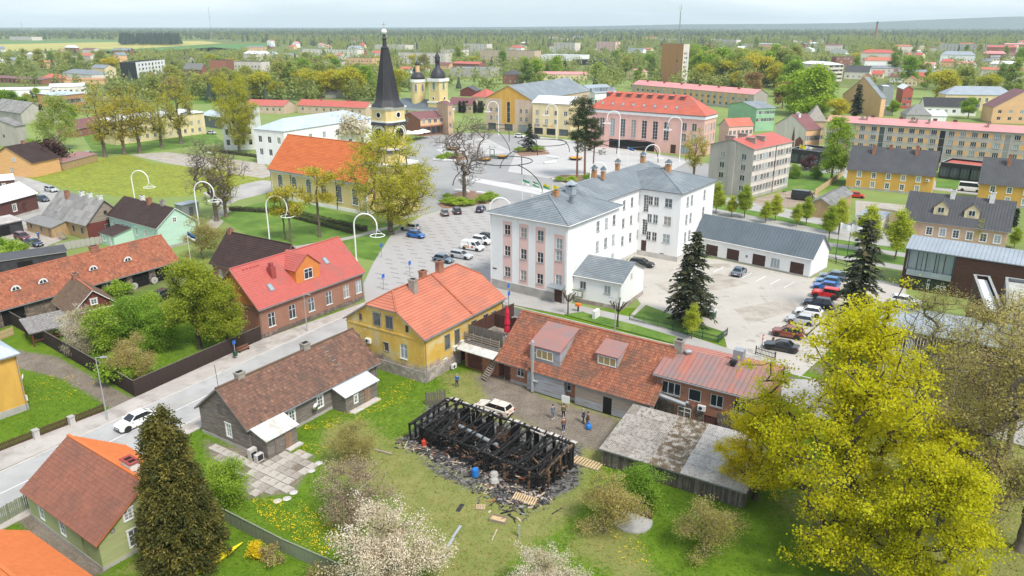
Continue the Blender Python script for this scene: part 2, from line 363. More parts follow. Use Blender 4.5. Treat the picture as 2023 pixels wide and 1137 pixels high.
 'umbrella_red': (.55,.02,.05,dict(var=.1)),
 'umbrella_cream': (.78,.73,.64,dict(var=.05)),
 'plastic_blue': (.02,.18,.55,dict(var=.1,rough=.4)),
 'plastic_red': (.55,.06,.03,dict(var=.1,rough=.4)),
 'plastic_green': (.03,.09,.05,dict(var=.1,rough=.5)),
 'plastic_white': (.75,.75,.73,dict(var=.04,rough=.4)),
 'sign_blue': (.03,.14,.5,dict(var=.03,rough=.4)),
 'sign_purple': (.1,.06,.3,dict(var=.05)),'mural_brown': (.22,.1,.075,dict(var=.2,scale=1)),
 'sign_orange': (.8,.2,.03,dict(var=.03)),
 'kayak': (.75,.62,.02,dict(var=.05,rough=.35)),
 'burnt_car': (.62,.57,.5,dict(var=.1,scale=1.5,rough=.6,col2=(.45,.25,.13),s2=1.2,th=(.55,.63))),
 'flag_blue': (.04,.2,.55),'flag_black': (.02,.02,.02),'flag_white': (.8,.8,.8),'flag_green': (.03,.3,.13),'flag_yellow': (.75,.6,.03),
 'skin': (.55,.34,.25),'cloth_blue': (.02,.13,.45),'cloth_navy': (.03,.045,.09),'cloth_olive': (.13,.13,.05),'cloth_brown': (.2,.1,.07),'cloth_grey': (.14,.17,.24),'cloth_black': (.02,.02,.023),'hair_dark': (.04,.028,.02),'hair_grey': (.35,.33,.3),'shoe_white': (.7,.7,.7),
}
plain('glass',(.03,.038,.045),.08,spec=.6)
plain('glass_mid',(.09,.11,.12),.1,spec=.6)
plain('glass_curtain',(.30,.29,.27),.25,spec=.5)
plain('glass_yellow',(.33,.25,.12),.3)
plain('glass_bright',(.30,.36,.38),.08,spec=.7)
plain('car_glass',(.02,.025,.03),.05,spec=.7)
plain('rubber',(.018,.018,.018),.8)
plain('rim',(.35,.36,.37),.35,.6)
plain('lamp_clear',(.75,.77,.8),.15)
plain('lamp_red',(.4,.01,.01),.25)
plain('clock_black',(.015,.015,.017),.4)
plain('gold',(.75,.55,.2),.3,.8)
for k,c in dict(white=(.78,.78,.77),silver=(.48,.49,.5),black=(.015,.016,.018),darkblue=(.02,.03,.07),blue=(.012,.12,.42),lightblue=(.08,.22,.4),red=(.6,.02,.02),maroon=(.12,.02,.025),brown=(.23,.06,.03),grey=(.17,.175,.18),greyblue=(.12,.17,.22),teal=(.25,.33,.35)).items():
 plain('paint_' + k,c,.3,coat=.7)
brick_mat('brick_red',(.43,.175,.10),(.34,.13,.075),(.30,.23,.19),rh=.1,bw=.32)
brick_mat('brick_orange',(.44,.16,.085),(.34,.115,.06),(.36,.26,.2),rh=.1,bw=.32,stain=(.25,.12,.085))
brick_mat('brick_far',(.35,.13,.08),(.3,.11,.07),(.33,.2,.16),rh=.12,bw=.36)
brick_mat('brick_tan',(.55,.28,.12),(.48,.23,.1),(.45,.28,.17),rh=.12,bw=.36)
brick_mat('paver',(.55,.53,.51),(.49,.47,.45),(.4,.38,.37),rh=.5,bw=.8,ms=.03)
# peeling yellow plaster of the middle house
def peel():
 m,t,n,l,p = newmat('plaster_peeling')
 v = COORD(t)
 c = MIX(t,NOISE(t,v,.5,5,.6),(.60,.36,.055),(.68,.47,.12))
 c = MIX(t,NOISE(t,v,.55,7,.7,.52,.6),c,(.62,.5,.26))
 c = MIX(t,NOISE(t,v,1.3,7,.72,.60,.65),c,(.66,.60,.5))
 # damp lower edge of the wall: stone and grey render below ~1.9 m
 s = n.new('ShaderNodeSeparateXYZ'); l.new(v,s.inputs[0])
 a = n.new('ShaderNodeMath'); a.operation = 'MULTIPLY_ADD'; l.new(NOISE(t,v,.9,6,.7,.2,.8,-1,1),a.inputs[0]); a.inputs[1].default_value = 1.2; l.new(s.outputs[2],a.inputs[2])
 r = n.new('ShaderNodeMapRange'); l.new(a.outputs[0],r.inputs[0]); r.inputs[1].default_value = 2.4; r.inputs[2].default_value = 1.7
 c = MIX(t,r.outputs[0],c,MIX(t,NOISE(t,v,1.2,6,.7,.45,.6),(.46,.40,.35),(.27,.18,.15)))
 l.new(c,p.inputs['Base Color']); p.inputs['Roughness'].default_value = .9
peel()
leaf_mat('leaf_maple',[(.47,.43,.01),(.66,.58,.012),(.78,.68,.016),(.82,.72,.05)],0.52)
leaf_mat('leaf_olive',[(.34,.30,.08),(.48,.42,.13),(.58,.51,.2)],0.5)
leaf_mat('leaf_lime',[(.32,.40,.03),(.46,.53,.05),(.55,.60,.09)],0.5)
leaf_mat('leaf_spring',[(.38,.37,.03),(.56,.52,.04),(.68,.60,.07)],0.5)
leaf_mat('leaf_mid',[(.26,.33,.025),(.42,.46,.035),(.54,.54,.06)],.5)
leaf_mat('leaf_green',[(0.154,0.239,0.034),(0.243,0.353,0.057),(0.346,0.454,0.092)],0.4)
leaf_mat('leaf_fresh',[(0.179,0.302,0.023),(0.307,0.454,0.04),(0.422,0.58,0.069)],0.45)
leaf_mat('leaf_poplar',[(0.282,0.315,0.069),(0.397,0.428,0.098),(0.512,0.529,0.149)],0.45)
leaf_mat('leaf_willow',[(0.218,0.302,0.057),(0.333,0.428,0.086),(0.435,0.517,0.138)],0.45)
leaf_mat('leaf_brown',[(0.256,0.164,0.057),(0.384,0.252,0.092),(0.461,0.328,0.115)],0.4)
leaf_mat('blossom_white',[(.33,.36,.10),(.58,.52,.36),(.74,.66,.52),(.80,.76,.68)],0.4)
leaf_mat('blossom_pink',[(.30,.25,.12),(.46,.34,.22),(.55,.42,.3),(.6,.5,.38)],0.4)
leaf_mat('needle_dark',[(.018,.03,.018),(.032,.048,.026),(.05,.068,.035)],.12)
leaf_mat('needle_spruce',[(.022,.03,.018),(.04,.052,.028),(.062,.075,.036),(.12,.09,.035)],.12)
leaf_mat('needle_brown',[(.045,.052,.016),(.095,.098,.023),(.18,.155,.036),(.38,.28,.06)],0.25)
leaf_mat('needle_pine',[(.04,.06,.025),(.065,.09,.035),(.09,.12,.045)],.2)
leaf_mat('leaf_darkred',[(0.051,0.025,0.025),(0.102,0.044,0.04),(0.128,0.063,0.057)],.2)
leaf_mat('hedge_leaf',[(.045,.08,.018),(.08,.13,.022),(.12,.18,.03)],.25)
leaf_mat('grass_blade',[(0.09,0.189,0.014),(0.154,0.277,0.017),(0.218,0.328,0.034)],.35)
leaf_mat('grass_dry',[(0.205,0.189,0.057),(0.307,0.277,0.081),(0.384,0.328,0.115)],.3)
leaf_mat('forest_near',[(.19,.23,.06),(.31,.35,.09),(.43,.44,.13),(.48,.45,.15)],0.45)
leaf_mat('forest_leaf',[(.03,.05,.036),(.075,.1,.045),(.14,.16,.06),(.2,.21,.085)],0.2)
# ---------------------------------------------------------------- roof coverings (real courses, ribs and waves)
def poly2d(poly):
 p = [Vector(q) for q in poly]; eh = (p[1] - p[0]).normalized()
 n = eh.cross(p[2] - p[1] if len(p) > 2 else Vector((0,0,1)))
 for k in range(2,len(p)):
  n = (p[1] - p[0]).cross(p[k] - p[0])
  if n.length > 1e-4: break
 n.normalize()
 if n.z < 0: n = -n
 es = n.cross(eh).normalized()
 return p[0],eh,es,n,[((q - p[0]).dot(eh),(q - p[0]).dot(es)) for q in p]
def span(q,s,ax=1):
 xs = []
 for i in range(len(q)):
  a,b = q[i],q[(i + 1) % len(q)]
  if (a[ax] - s) * (b[ax] - s) < 0:
   f = (s - a[ax]) / (b[ax] - a[ax]); xs.append(a[1 - ax] + f * (b[1 - ax] - a[1 - ax]))
 return (min(xs),max(xs)) if len(xs) >= 2 else None
def cover(mb,poly,kind,w=.26,c=.36,jit=1.0,rnd=RND):
 o,eh,es,n,q = poly2d(poly)
 T = lambda x,s,h: o + eh * x + es * s + n * h
 smax = max(a[1] for a in q)
 if kind in ('tile','metaltile','shingle'):
  rows = max(1,int(round(smax / c))); c = smax / rows
  for i in range(rows):
   sp = span(q,(i + .5) * c)
   if not sp: continue
   k = max(1,int(round((sp[1] - sp[0]) / w))); ww = (sp[1] - sp[0]) / k; s0,s1 = i * c - .03,(i + 1) * c
   for j in range(k):
    x0 = sp[0] + j * ww; x1 = x0 + ww * .985; xm = (x0 + x1) / 2
    t = min(1,max(0,rnd.gauss(.5,.22))); l = rnd.uniform(.0,.014) * jit; ds = rnd.uniform(-.012,.012) * jit
    if kind == 'shingle':
     mb.face([T(x0,s0 + ds,.05 + l),T(x1,s0 + ds,.05 + l),T(x1,s1,.02),T(x0,s1,.02)],0,t); continue
    a,b = T(x0,s0 + ds,.045 + l),T(x1,s0 + ds,.045 + l); m = T(xm,s0 + ds,.085 + l)
    e,f,g = T(x0,s1,.012),T(xm,s1,.05),T(x1,s1,.012)
    mb.face([a,m,f,e],0,t); mb.face([m,b,g,f],0,t); mb.face([T(x0,s0 + ds,.0),T(x1,s0 + ds,.0),b,m,a],0,t)
 elif kind == 'course':
  rows = max(1,int(round(smax / c))); c = smax / rows
  for i in range(rows):
   sp = span(q,(i + .5) * c)
   if not sp: continue
   k = max(1,int((sp[1] - sp[0]) / 1.6)); ww = (sp[1] - sp[0]) / k; s0,s1 = i * c - .02,(i + 1) * c
   for j in range(k):
    x0,x1 = sp[0] + j * ww,sp[0] + (j + 1) * ww; t = rnd.uniform(.15,.85)
    mb.face([T(x0,s0,.07),T(x1,s0,.07),T(x1,s1,.012),T(x0,s1,.012)],0,t); mb.face([T(x0,s0,0),T(x1,s0,0),T(x1,s0,.07),T(x0,s0,.07)],0,t)
 elif kind == 'seam':
  x0,x1 = min(a[0] for a in q),max(a[0] for a in q); k = max(1,int(round((x1 - x0) / w))); ww = (x1 - x0) / k
  for j in range(k + 1):
   x = min(max(x0 + j * ww,x0 + .04),x1 - .04); sp = span(q,x,0)
   if not sp or sp[1] - sp[0] < .15: continue
   a = T(x,sp[0] + .02,.03); b = T(x,sp[1] - .02,.03); mb.beam(a,b,.05,.09,0,.5,n)
 elif kind == 'corr':
  rows = max(1,int(round(smax / c))); c = smax / rows
  for i in range(rows):
   sp = span(q,(i + .5) * c)
   if not sp: continue
   k = max(1,int(round((sp[1] - sp[0]) / w))); ww = (sp[1] - sp[0]) / k
   for j in range(k):
    corr_sheet(mb,T,sp[0] + j * ww,sp[0] + (j + 1) * ww,i * c - .06,(i + 1) * c,rnd.random())
def corr_sheet(mb,T,x0,x1,s0,s1,t,waves=6,amp=.035):
 m = waves * 2; b = len(mb.v)
 for i in range(m + 1):
  x = x0 + (x1 - x0) * i / m; h = .05 + amp * (1 if i % 2 else -1)
  mb.v.append(tuple(T(x,s0,h + .035))); mb.v.append(tuple(T(x,s1,h)))
 for i in range(m):
  mb.f.append((b + 2 * i,b + 2 * i + 2,b + 2 * i + 3,b + 2 * i + 1)); mb.m.append(0); mb.t.append(t)
# ---------------------------------------------------------------- windows
# style: frame, bars across, bars up, casing width, casing material, recess, sill
STY = {
 'mod':  ('trim_white',2,1,0,None,.12,'trim_grey'),'mod3': ('trim_white',3,1,0,None,.12,'trim_grey'),
 'modt': ('trim_white',2,2,0,None,.12,'trim_grey'),
 'old':  ('trim_white',2,3,.13,'trim_white',.05,None),'oldm': ('trim_white',2,3,.1,'trim_white',.05,None),
 'cas4': ('trim_white',2,3,.14,'trim_white',.08,None),
 'brk':  ('trim_white',2,3,0,None,.12,'trim_white'),'small': ('trim_white',2,2,.1,'trim_white',.05,None),
 'one':  ('trim_white',1,1,0,None,.1,None),'tall': ('trim_white',2,6,0,None,.2,'concrete_light'),
 'dark': ('trim_wood',1,1,0,None,.2,None),'dark2': ('steel_black',2,2,0,None,.2,None),'worn': ('trim_wood',2,3,.06,'trim_grey',.1,'trim_grey'),
 'shop': ('steel_black',3,1,0,None,.25,None),'stair': ('trim_white',1,4,0,None,.08,None),
 'grey': ('trim_grey',2,2,0,None,.12,None),'far': ('trim_white',2,1,0,None,.12,None),
}
WINC = {}
def win_mesh(w,h,sty,proud):
 k = (round(w,2),round(h,2),sty,proud)
 if k in WINC: return WINC[k]
 fm,nx,ny,cas,cm,d,sill = STY[sty]
 if proud: d = -.02
 m = M(); mats = [fm]; fw = .07 if w > .7 else .05; y0,y1 = d - .06,d - .005
 m.box(-w / 2,-w / 2 + fw,y0,y1,0,h); m.box(w / 2 - fw,w / 2,y0,y1,0,h)
 m.box(-w / 2 + fw,w / 2 - fw,y0,y1,0,fw); m.box(-w / 2 + fw,w / 2 - fw,y0,y1,h - fw,h)
 for i in range(1,nx):
  x = -w / 2 + w * i / nx; m.box(x - .035,x + .035,y0 - .004,y1,fw,h - fw)
 for j in range(1,ny):
  z = h * j / ny
  if ny == 3 and j == 1 and sty in ('brk','worn'): continue
  m.box(-w / 2 + fw,w / 2 - fw,y0 + .006,y1,z - .02,z + .02)
 if cas:
  mats.append(cm); c0,c1 = (-.05,.0) if not proud else (-.10,.0)
  m.box(-w / 2 - cas,-w / 2,c0,c1,-cas,h + cas,1); m.box(w / 2,w / 2 + cas,c0,c1,-cas,h + cas,1)
  m.box(-w / 2,w / 2,c0,c1,h,h + cas,1); m.box(-w / 2,w / 2,c0,c1,-cas,0,1)
  m.box(-w / 2 - cas - .05,w / 2 + cas + .05,c0 - .05,c1,h + cas,h + cas + .06,1)
 elif sill:
  mats.append(sill); m.box(-w / 2 - .06,w / 2 + .06,-.09,max(d - .06,.0),-.06,0,len(mats) - 1)
 fr = m.mesh('window',mats)
 panes = []
 for g in ('glass','glass_mid','glass_curtain','glass_yellow','glass_bright'):
  p = M(); p.face([(-w / 2 + .02,d - .03,.02),(w / 2 - .02,d - .03,.02),(w / 2 - .02,d - .03,h - .02),(-w / 2 + .02,d - .03,h - .02)])
  panes.append(p.mesh('pane',g))
 WINC[k] = (fr,panes); return WINC[k]
GLW = [0] * 4 + [1] * 4 + [2] * 2 + [4] * 2
def window(parent,loc,rz,w,h,sty,proud=False,glass=None):
 fr,panes = win_mesh(w,h,sty,proud)
 o = inst('window',fr,parent,loc,rz)
 inst('pane',panes[RND.choice(GLW) if glass is None else glass],o)
 return o
DOORC = {}
def door(parent,loc,rz,w,h,mt,d=.1,name='door',handle=True,slats=0):
 k = (round(w,2),round(h,2),mt,d,slats)
 if k not in DOORC:
  m = M(); m.box(-w / 2,w / 2,d - .05,d,0,h)
  nb = slats or 0
  for i in range(nb):
   z = h * i / nb; m.box(-w / 2 + .03,w / 2 - .03,d - .075,d - .05,z + .03,z + h / nb - .03)
  if not nb:
   for a,b in ((.08,.45),(.52,.93)): m.box(-w / 2 + .12,w / 2 - .12,d - .068,d - .05,h * a,h * b)
  DOORC[k] = m.mesh(name,mt)
 o = inst(name,DOORC[k],parent,loc,rz)
 if handle:
  hm = DOORC.get('h')
  if hm is None:
   q = M(); q.box(-.06,.06,-.05,0,-.03,.03); hm = DOORC['h'] = q.mesh('handle','steel_galv')
  inst('handle',hm,o,(w / 2 - .14,d - .06,min(1.05,h * .5)))
 return o
# ---------------------------------------------------------------- houses
def rect(A,B,C,z,az=None):
 a = Vector((A[0],A[1],z)) if len(A) == 3 else G(A[0],A[1],z)
 if isinstance(B,tuple): b = G(B[0],B[1],z)
 else: b = a + Vector((math.sin(rad(az)),math.cos(rad(az)),0)) * B
 u = b - a; u.z = 0
 if az is not None:
  e = Vector((math.sin(rad(az)),math.cos(rad(az)),0)); L = u.dot(e); u = e
 else: L = u.length; u.normalize()
 v = Vector((-u.y,u.x,0))
 if isinstance(C,(int,float)): Wd = C
 else:
  s = b if C[0] > (CX + F * b.x / (b.y * _cp + (CAMH - z) * _sp)) else a
  k = (C[0] - CX) / F; Wd = (k * (s.y * _cp + (CAMH - z) * _sp) - s.x) / (v.x - k * v.y * _cp)
  if not 1 < Wd < 90: Wd = (G(C[0],C[1],z) - a).dot(v)
 return a,u,L,Wd
class House: pass
FOOT,BBOX = [],[]
def hides(X,Y,h):
 """would a tree h high at X, Y stand before a building that the photo shows free?"""
 x,y = PX(X,Y,0); t = PX(X,Y,h)[1]; w = .33 * (y - t)
 return any(b[4] > Y and x + w > b[0] and x - w < b[1] and t < b[3] - .55 * (b[3] - b[2]) and y > b[2] for b in BBOX)
def absorb(a,b):
 """make house b a wing of house a: its parts become parts of a"""
 off = Matrix.Rotation(-a.rz,3,'Z') @ (b.o - a.o); d = b.rz - a.rz; R_ = Matrix.Rotation(d,3,'Z')
 for c in [o for o in COL.objects if o.parent == b.root]:
  c.location = R_ @ c.location + off; c.rotation_euler[2] += d; c.parent = a.root
 bpy.data.objects.remove(b.root)
def house(name,label,A,B,C,z,roof='gu',rh=2.5,ov=.35,wall='plaster_white',rmat='tile_red',cov=None,wins=(),doors=(),plinth=None,cat='house',
   group=None,chim=(),az=None,trim='trim_grey',side=None,gut=None,tw=.26,tc=.36,hip=None,kk=.55,wmats=None,boards=None,top=True,ridge=None,t=.14,gable_mat=None,parent=None,bands=(),zones=()):
 a,u,L,Wd = rect(A,B,C,z,az)
 v_ = Vector((-u.y,u.x,0))
 if isinstance(rh,tuple):
  e_ = {'l': v_ * Wd / 2,'r': u * L + v_ * Wd / 2,'f': u * L / 2}[rh[0]] + a; lo,hi_ = 0,90
  for _ in range(40):
   m_ = (lo + hi_) / 2
   if PX(e_.x,e_.y,m_)[1] > rh[1]: lo = m_
   else: hi_ = m_
  rh = max(.2,lo - z)
 h = House(); h.L,h.W,h.z,h.rh,h.ov = L,Wd,z,rh,ov
 rz = math.atan2(u.y,u.x)
 FOOT.append((a.copy(),u.copy(),v_,L,Wd,label)); c_ = [PX(*(a + u * i + v_ * j).xy,k) for i in (0,L) for j in (0,Wd) for k in (0,z)]; BBOX.append((min(q[0] for q in c_),max(q[0] for q in c_),min(q[1] for q in c_),max(q[1] for q in c_),a.y))
 h.rz = rz; h.o = Vector((a.x,a.y,0)); h.u = u; h.v = Vector((-u.y,u.x,0))
 h.root = r = thing(name,label,cat,(a.x,a.y,0),rz,group) if parent is None else inst(name,None,parent,(a.x,a.y,0),rz)
 x0,x1,y0,y1 = ov,L - ov,ov,Wd - ov
 LL = {'f': x1 - x0,'b': x1 - x0,'l': y1 - y0,'r': y1 - y0}
 def P(s,q,d,zz):
  return {'f': (x0 + q,y0 - d,zz),'r': (x1 + d,y0 + q,zz),'b': (x1 - q,y1 + d,zz),'l': (x0 - d,y1 - q,zz)}[s]
 RZ = {'f': 0,'r': math.pi / 2,'b': math.pi,'l': -math.pi / 2}
 h.P,h.RZ,h.LL = P,RZ,LL
 # roof height over a plan point
 if roof in ('gu','half'): zr = lambda x,y: z + rh * (1 - abs(2 * y / Wd - 1))
 elif roof == 'gv': zr = lambda x,y: z + rh * (1 - abs(2 * x / L - 1))
 elif roof == 'mono': zr = lambda x,y: z + rh * y / Wd
 elif roof == 'hip':
  hi = hip or min(L,Wd) / 2
  zr = lambda x,y: z + rh * min(1,min(y,Wd - y) / (min(Wd / 2,hi) if L >= Wd else hi),min(x,L - x) / (hi if L >= Wd else min(L / 2,hi)))
 else: zr = lambda x,y: z
 h.zr = zr; h.polys_fn = None
 hw = min(zr(x0 + .001,Wd / 2) if roof in ('gv',) else 1e9,zr(L / 2,y0) if roof not in ('gv',) else 1e9) - t - .01
 if roof == 'flat': hw = z + .5
 h.hw = hw
 # openings
 ops = {'f': [],'r': [],'l': [],'b': []}; items = []
 for wd in wins:
  s,fr,zb,ww,hh,sty = wd[:6]; gl = wd[6] if len(wd) > 6 else None
  frs = fr if isinstance(fr,(list,tuple)) else ([(i + .5) / fr for i in range(fr)] if isinstance(fr,int) else [fr])
  zs = zb if isinstance(zb,(list,tuple)) else [zb]
  for f in frs:
   for q in zs: items.append(('w',s,f * LL[s],q,ww,hh,sty,gl))
 for dd in doors:
  s,f,zb,ww,hh,mt = dd[:6]; items.append(('d',s,f * LL[s],zb,ww,hh,mt,dd[6] if len(dd) > 6 else 0))
 for it in items:
  if it[3] + it[5] < hw - .02: ops[it[1]].append((it[2] - it[4] / 2,it[2] + it[4] / 2,max(it[3],.0),it[3] + it[5],it[0]))
 wm = M(); mats = [wall]; sides = ('f','r','b','l')
 wi = {}
 for s in sides:
  ms = (wmats or {}).get(s,wall)
  if ms not in mats: mats.append(ms)
  wi[s] = mats.index(ms)
 for zn in zones:
  if zn[5] not in mats: mats.append(zn[5])
 gi = None
 if gable_mat:
  mats.append(gable_mat); gi = len(mats) - 1
 for s in sides:
  xs = sorted({0,LL[s]} | {min(max(v,0),LL[s]) for o in ops[s] for v in o[:2]}); zs = sorted({0,hw} | {v for o in ops[s] for v in o[2:4]})
  zo = [(q[1] * LL[s],q[2] * LL[s],q[3],min(q[4],hw),mats.index(q[5])) for q in zones if q[0] == s]
  if zo: xs = sorted(set(xs) | {v for q in zo for v in q[:2]}); zs = sorted(set(zs) | {v for q in zo for v in q[2:4]})
  for i in range(len(xs) - 1):
   run = None
   for j in range(len(zs) - 1):
    cx,cz = (xs[i] + xs[i + 1]) / 2,(zs[j] + zs[j + 1]) / 2
    solid = not any(o[0] < cx < o[1] and o[2] < cz < o[3] for o in ops[s])
    if solid and run is None: run = zs[j]
    if zo and solid:
     mi = wi[s]
     for q in zo:
      if q[0] < cx < q[1] and q[2] < cz < q[3]: mi = q[4]
     wm.face([P(s,xs[i],0,zs[j]),P(s,xs[i + 1],0,zs[j]),P(s,xs[i + 1],0,zs[j + 1]),P(s,xs[i],0,zs[j + 1])],mi); run = None
    elif run is not None and (not solid or j == len(zs) - 2):
     e = zs[j + 1] if solid else zs[j]
     wm.face([P(s,xs[i],0,run),P(s,xs[i + 1],0,run),P(s,xs[i + 1],0,e),P(s,xs[i],0,e)],wi[s]); run = None
  for o in ops[s]:
   d = -.3
   A0,A1,B0,B1 = o[:4]
   for pq in ([(A0,B0),(A1,B0)],[(A1,B0),(A1,B1)],[(A1,B1),(A0,B1)],[(A0,B1),(A0,B0)]):
    (m0,n0),(m1,n1) = pq
    wm.face([P(s,m0,0,n0),P(s,m1,0,n1),P(s,m1,d,n1),P(s,m0,d,n0)],wi[s])
 gm = lambda s: gi if gi is not None else wi[s]
 if roof in ('gu','half'):
  zt = zr(0,Wd / 2) - t - .01
  for s in ('l','r'):
   H = LL[s]
   if roof == 'gu': wm.face([P(s,0,0,hw),P(s,H,0,hw),P(s,H / 2,0,zt)],gm(s))
   else:
    zk = hw + (zt - hw) * kk; wm.face([P(s,0,0,hw),P(s,H,0,hw),P(s,H * (1 - kk / 2),0,zk),P(s,H * kk / 2,0,zk)],gm(s))
 if roof == 'gv':
  zt = zr(L / 2,0) - t - .01
  for s in ('f','b'):
   H = LL[s]; wm.face([P(s,0,0,hw),P(s,H,0,hw),P(s,H / 2,0,zt)],gm(s))
 if roof == 'mono':
  zb = zr(0,y1) - t - .01
  wm.face([P('b',0,0,hw),P('b',LL['b'],0,hw),P('b',LL['b'],0,zb),P('b',0,0,zb)],wi['b'])
  wm.face([P('r',0,0,hw),P('r',LL['r'],0,hw),P('r',LL['r'],0,zb)],wi['r']); wm.face([P('l',0,0,hw),P('l',LL['l'],0,hw),P('l',0,0,zb)],wi['l'])
 h.wall = wm.build('wall',mats,r)
 if boards:                                  # weatherboards: real overlapping boards, too thin to pick apart
  bm_,bsides,step = boards[0],boards[1],boards[2]; m = M()
  for s in bsides:
   H = LL[s]; hv = len(boards) > 3 and boards[3] == 'v'
   zt = (zr(0,Wd / 2) if roof in ('gu','half') and s in 'lr' else zr(L / 2,0) if roof == 'gv' and s in 'fb' else hw) - t
   if hv:
    q = 0
    while q < H - .02:
     e = min(q + step - .02,H); top_ = hw
     if zt > hw: top_ = hw + (zt - hw) * (1 - abs(2 * ((q + e) / 2) / H - 1)) - .08
     for (b0,b1) in cuts([o for o in ops[s] if o[0] < e and o[1] > q],.05,top_,2):
      m.hexa([P(s,q,.003,b0),P(s,e,.003,b0),P(s,e,.03,b0),P(s,q,.03,b0),P(s,q,.003,b1),P(s,e,.003,b1),P(s,e,.03,b1),P(s,q,.03,b1)],0,RND.random())
     q += step
   else:
    zz = .1
    while zz < zt - .1:
     e = min(zz + step,zt); f = 0 if zz < hw else (zz + step / 2 - hw) / (zt - hw); lo,hi_ = H / 2 * f,H - H / 2 * f
     for (b0,b1) in cuts([o for o in ops[s] if o[2] < e and o[3] > zz],lo,hi_,0):
      m.face([P(s,b0,.045,zz),P(s,b1,.045,zz),P(s,b1,.012,e),P(s,b0,.012,e)],0,RND.random()); m.face([P(s,b0,.0,zz),P(s,b1,.0,zz),P(s,b1,.045,zz),P(s,b0,.045,zz)],0)
     zz += step
  m.build('weatherboards',bm_,r,kind='stuff')
 for bz0,bz1,bmt,pr in bands:              # string courses, friezes
  m = M(); m.box(x0 - pr,x1 + pr,y0 - pr,y0,bz0,bz1); m.box(x0 - pr,x1 + pr,y1,y1 + pr,bz0,bz1); m.box(x0 - pr,x0,y0,y1,bz0,bz1); m.box(x1,x1 + pr,y0,y1,bz0,bz1); m.build('string_course',bmt,r)
 if plinth:
  ph,pm = plinth; m = M()
  dop = [o for s in sides for o in ops[s] if o[4] == 'd' and o[2] < ph]
  for s in sides:
   for (b0,b1) in cuts([o for o in ops[s] if o[4] == 'd' and o[2] < ph - .3],-.06,LL[s] + .06,0):
    m.hexa([P(s,b0,.0,-.1),P(s,b1,.0,-.1),P(s,b1,.07,-.1),P(s,b0,.07,-.1),P(s,b0,.0,ph),P(s,b1,.0,ph),P(s,b1,.07,ph),P(s,b0,.07,ph)])
  m.build('plinth',pm,r)
 # roof
 polys = []
 if roof == 'gu': polys = [[(0,0,z),(L,0,z),(L,Wd / 2,z + rh),(0,Wd / 2,z + rh)],[(L,Wd,z),(0,Wd,z),(0,Wd / 2,z + rh),(L,Wd / 2,z + rh)]]; rl = [((0,Wd / 2,z + rh),(L,Wd / 2,z + rh))]
 elif roof == 'gv': polys = [[(0,Wd,z),(0,0,z),(L / 2,0,z + rh),(L / 2,Wd,z + rh)],[(L,0,z),(L,Wd,z),(L / 2,Wd,z + rh),(L / 2,0,z + rh)]]; rl = [((L / 2,0,z + rh),(L / 2,Wd,z + rh))]
 elif roof == 'half':
  d = Wd / 2 * (1 - kk) * .9; zk = z + rh * kk; yk = Wd / 2 * kk
  polys = [[(0,0,z),(L,0,z),(L,yk,zk),(L - d,Wd / 2,z + rh),(d,Wd / 2,z + rh),(0,yk,zk)],[(L,Wd,z),(0,Wd,z),(0,Wd - yk,zk),(d,Wd / 2,z + rh),(L - d,Wd / 2,z + rh),(L,Wd - yk,zk)],
     [(L,yk,zk),(L,Wd - yk,zk),(L - d,Wd / 2,z + rh)],[(0,Wd - yk,zk),(0,yk,zk),(d,Wd / 2,z + rh)]]
  rl = [((d,Wd / 2,z + rh),(L - d,Wd / 2,z + rh)),((0,yk,zk),(d,Wd / 2,z + rh)),((0,Wd - yk,zk),(d,Wd / 2,z + rh)),((L,yk,zk),(L - d,Wd / 2,z + rh)),((L,Wd - yk,zk),(L - d,Wd / 2,z + rh))]
 elif roof == 'mono': polys = [[(0,0,z),(L,0,z),(L,Wd,z + rh),(0,Wd,z + rh)]]; rl = []
 elif roof == 'hip':
  if L >= Wd: p,q = (hi,Wd / 2,z + rh),(L - hi,Wd / 2,z + rh); polys = [[(0,0,z),(L,0,z),q,p],[(L,Wd,z),(0,Wd,z),p,q],[(L,0,z),(L,Wd,z),q],[(0,Wd,z),(0,0,z),p]]; rl = [(p,q),((0,0,z),p),((0,Wd,z),p),((L,0,z),q),((L,Wd,z),q)]
  else: p,q = (L / 2,hi,z + rh),(L / 2,Wd - hi,z + rh); polys = [[(0,0,z),(L,0,z),p],[(L,Wd,z),(0,Wd,z),q],[(L,0,z),(L,Wd,z),q,p],[(0,Wd,z),(0,0,z),p,q]]; rl = [(p,q),((0,0,z),p),((L,0,z),p),((0,Wd,z),q),((L,Wd,z),q)]
 m = M()
 if roof == 'flat':
  m.box(x0 + .3,x1 - .3,y0 + .3,y1 - .3,z - .3,z); rl = []
  for bx in ((x0 - .05,x1 + .05,y0 - .05,y0 + .3),(x0 - .05,x1 + .05,y1 - .3,y1 + .05),(x0 - .05,x0 + .3,y0 + .3,y1 - .3),(x1 - .3,x1 + .05,y0 + .3,y1 - .3)): m.box(bx[0],bx[1],bx[2],bx[3],hw + .002,hw + .08,1)
 for p in polys:
  k = len(p); m.face(p,0); m.face([(q[0],q[1],q[2] - t) for q in p][::-1],1)
  for i in range(k):
   a_,b_ = p[i],p[(i + 1) % k]
   m.face([(a_[0],a_[1],a_[2] - t),(b_[0],b_[1],b_[2] - t),b_,a_],1)
 h.roof = m.build('roof',[rmat,trim],r); h.polys = polys
 if cov:
  sel = side if side is not None else range(len(polys))
  cm = M()
  for i in sel: cover(cm,polys[i],cov,tw,tc)
  if cm.f: cm.build({'tile': 'roof_tiles','metaltile': 'roof_tiles','shingle': 'shingles','course': 'tile_courses','seam': 'standing_seams','corr': 'corrugated_sheets'}[cov],rmat,h.roof,kind='stuff')
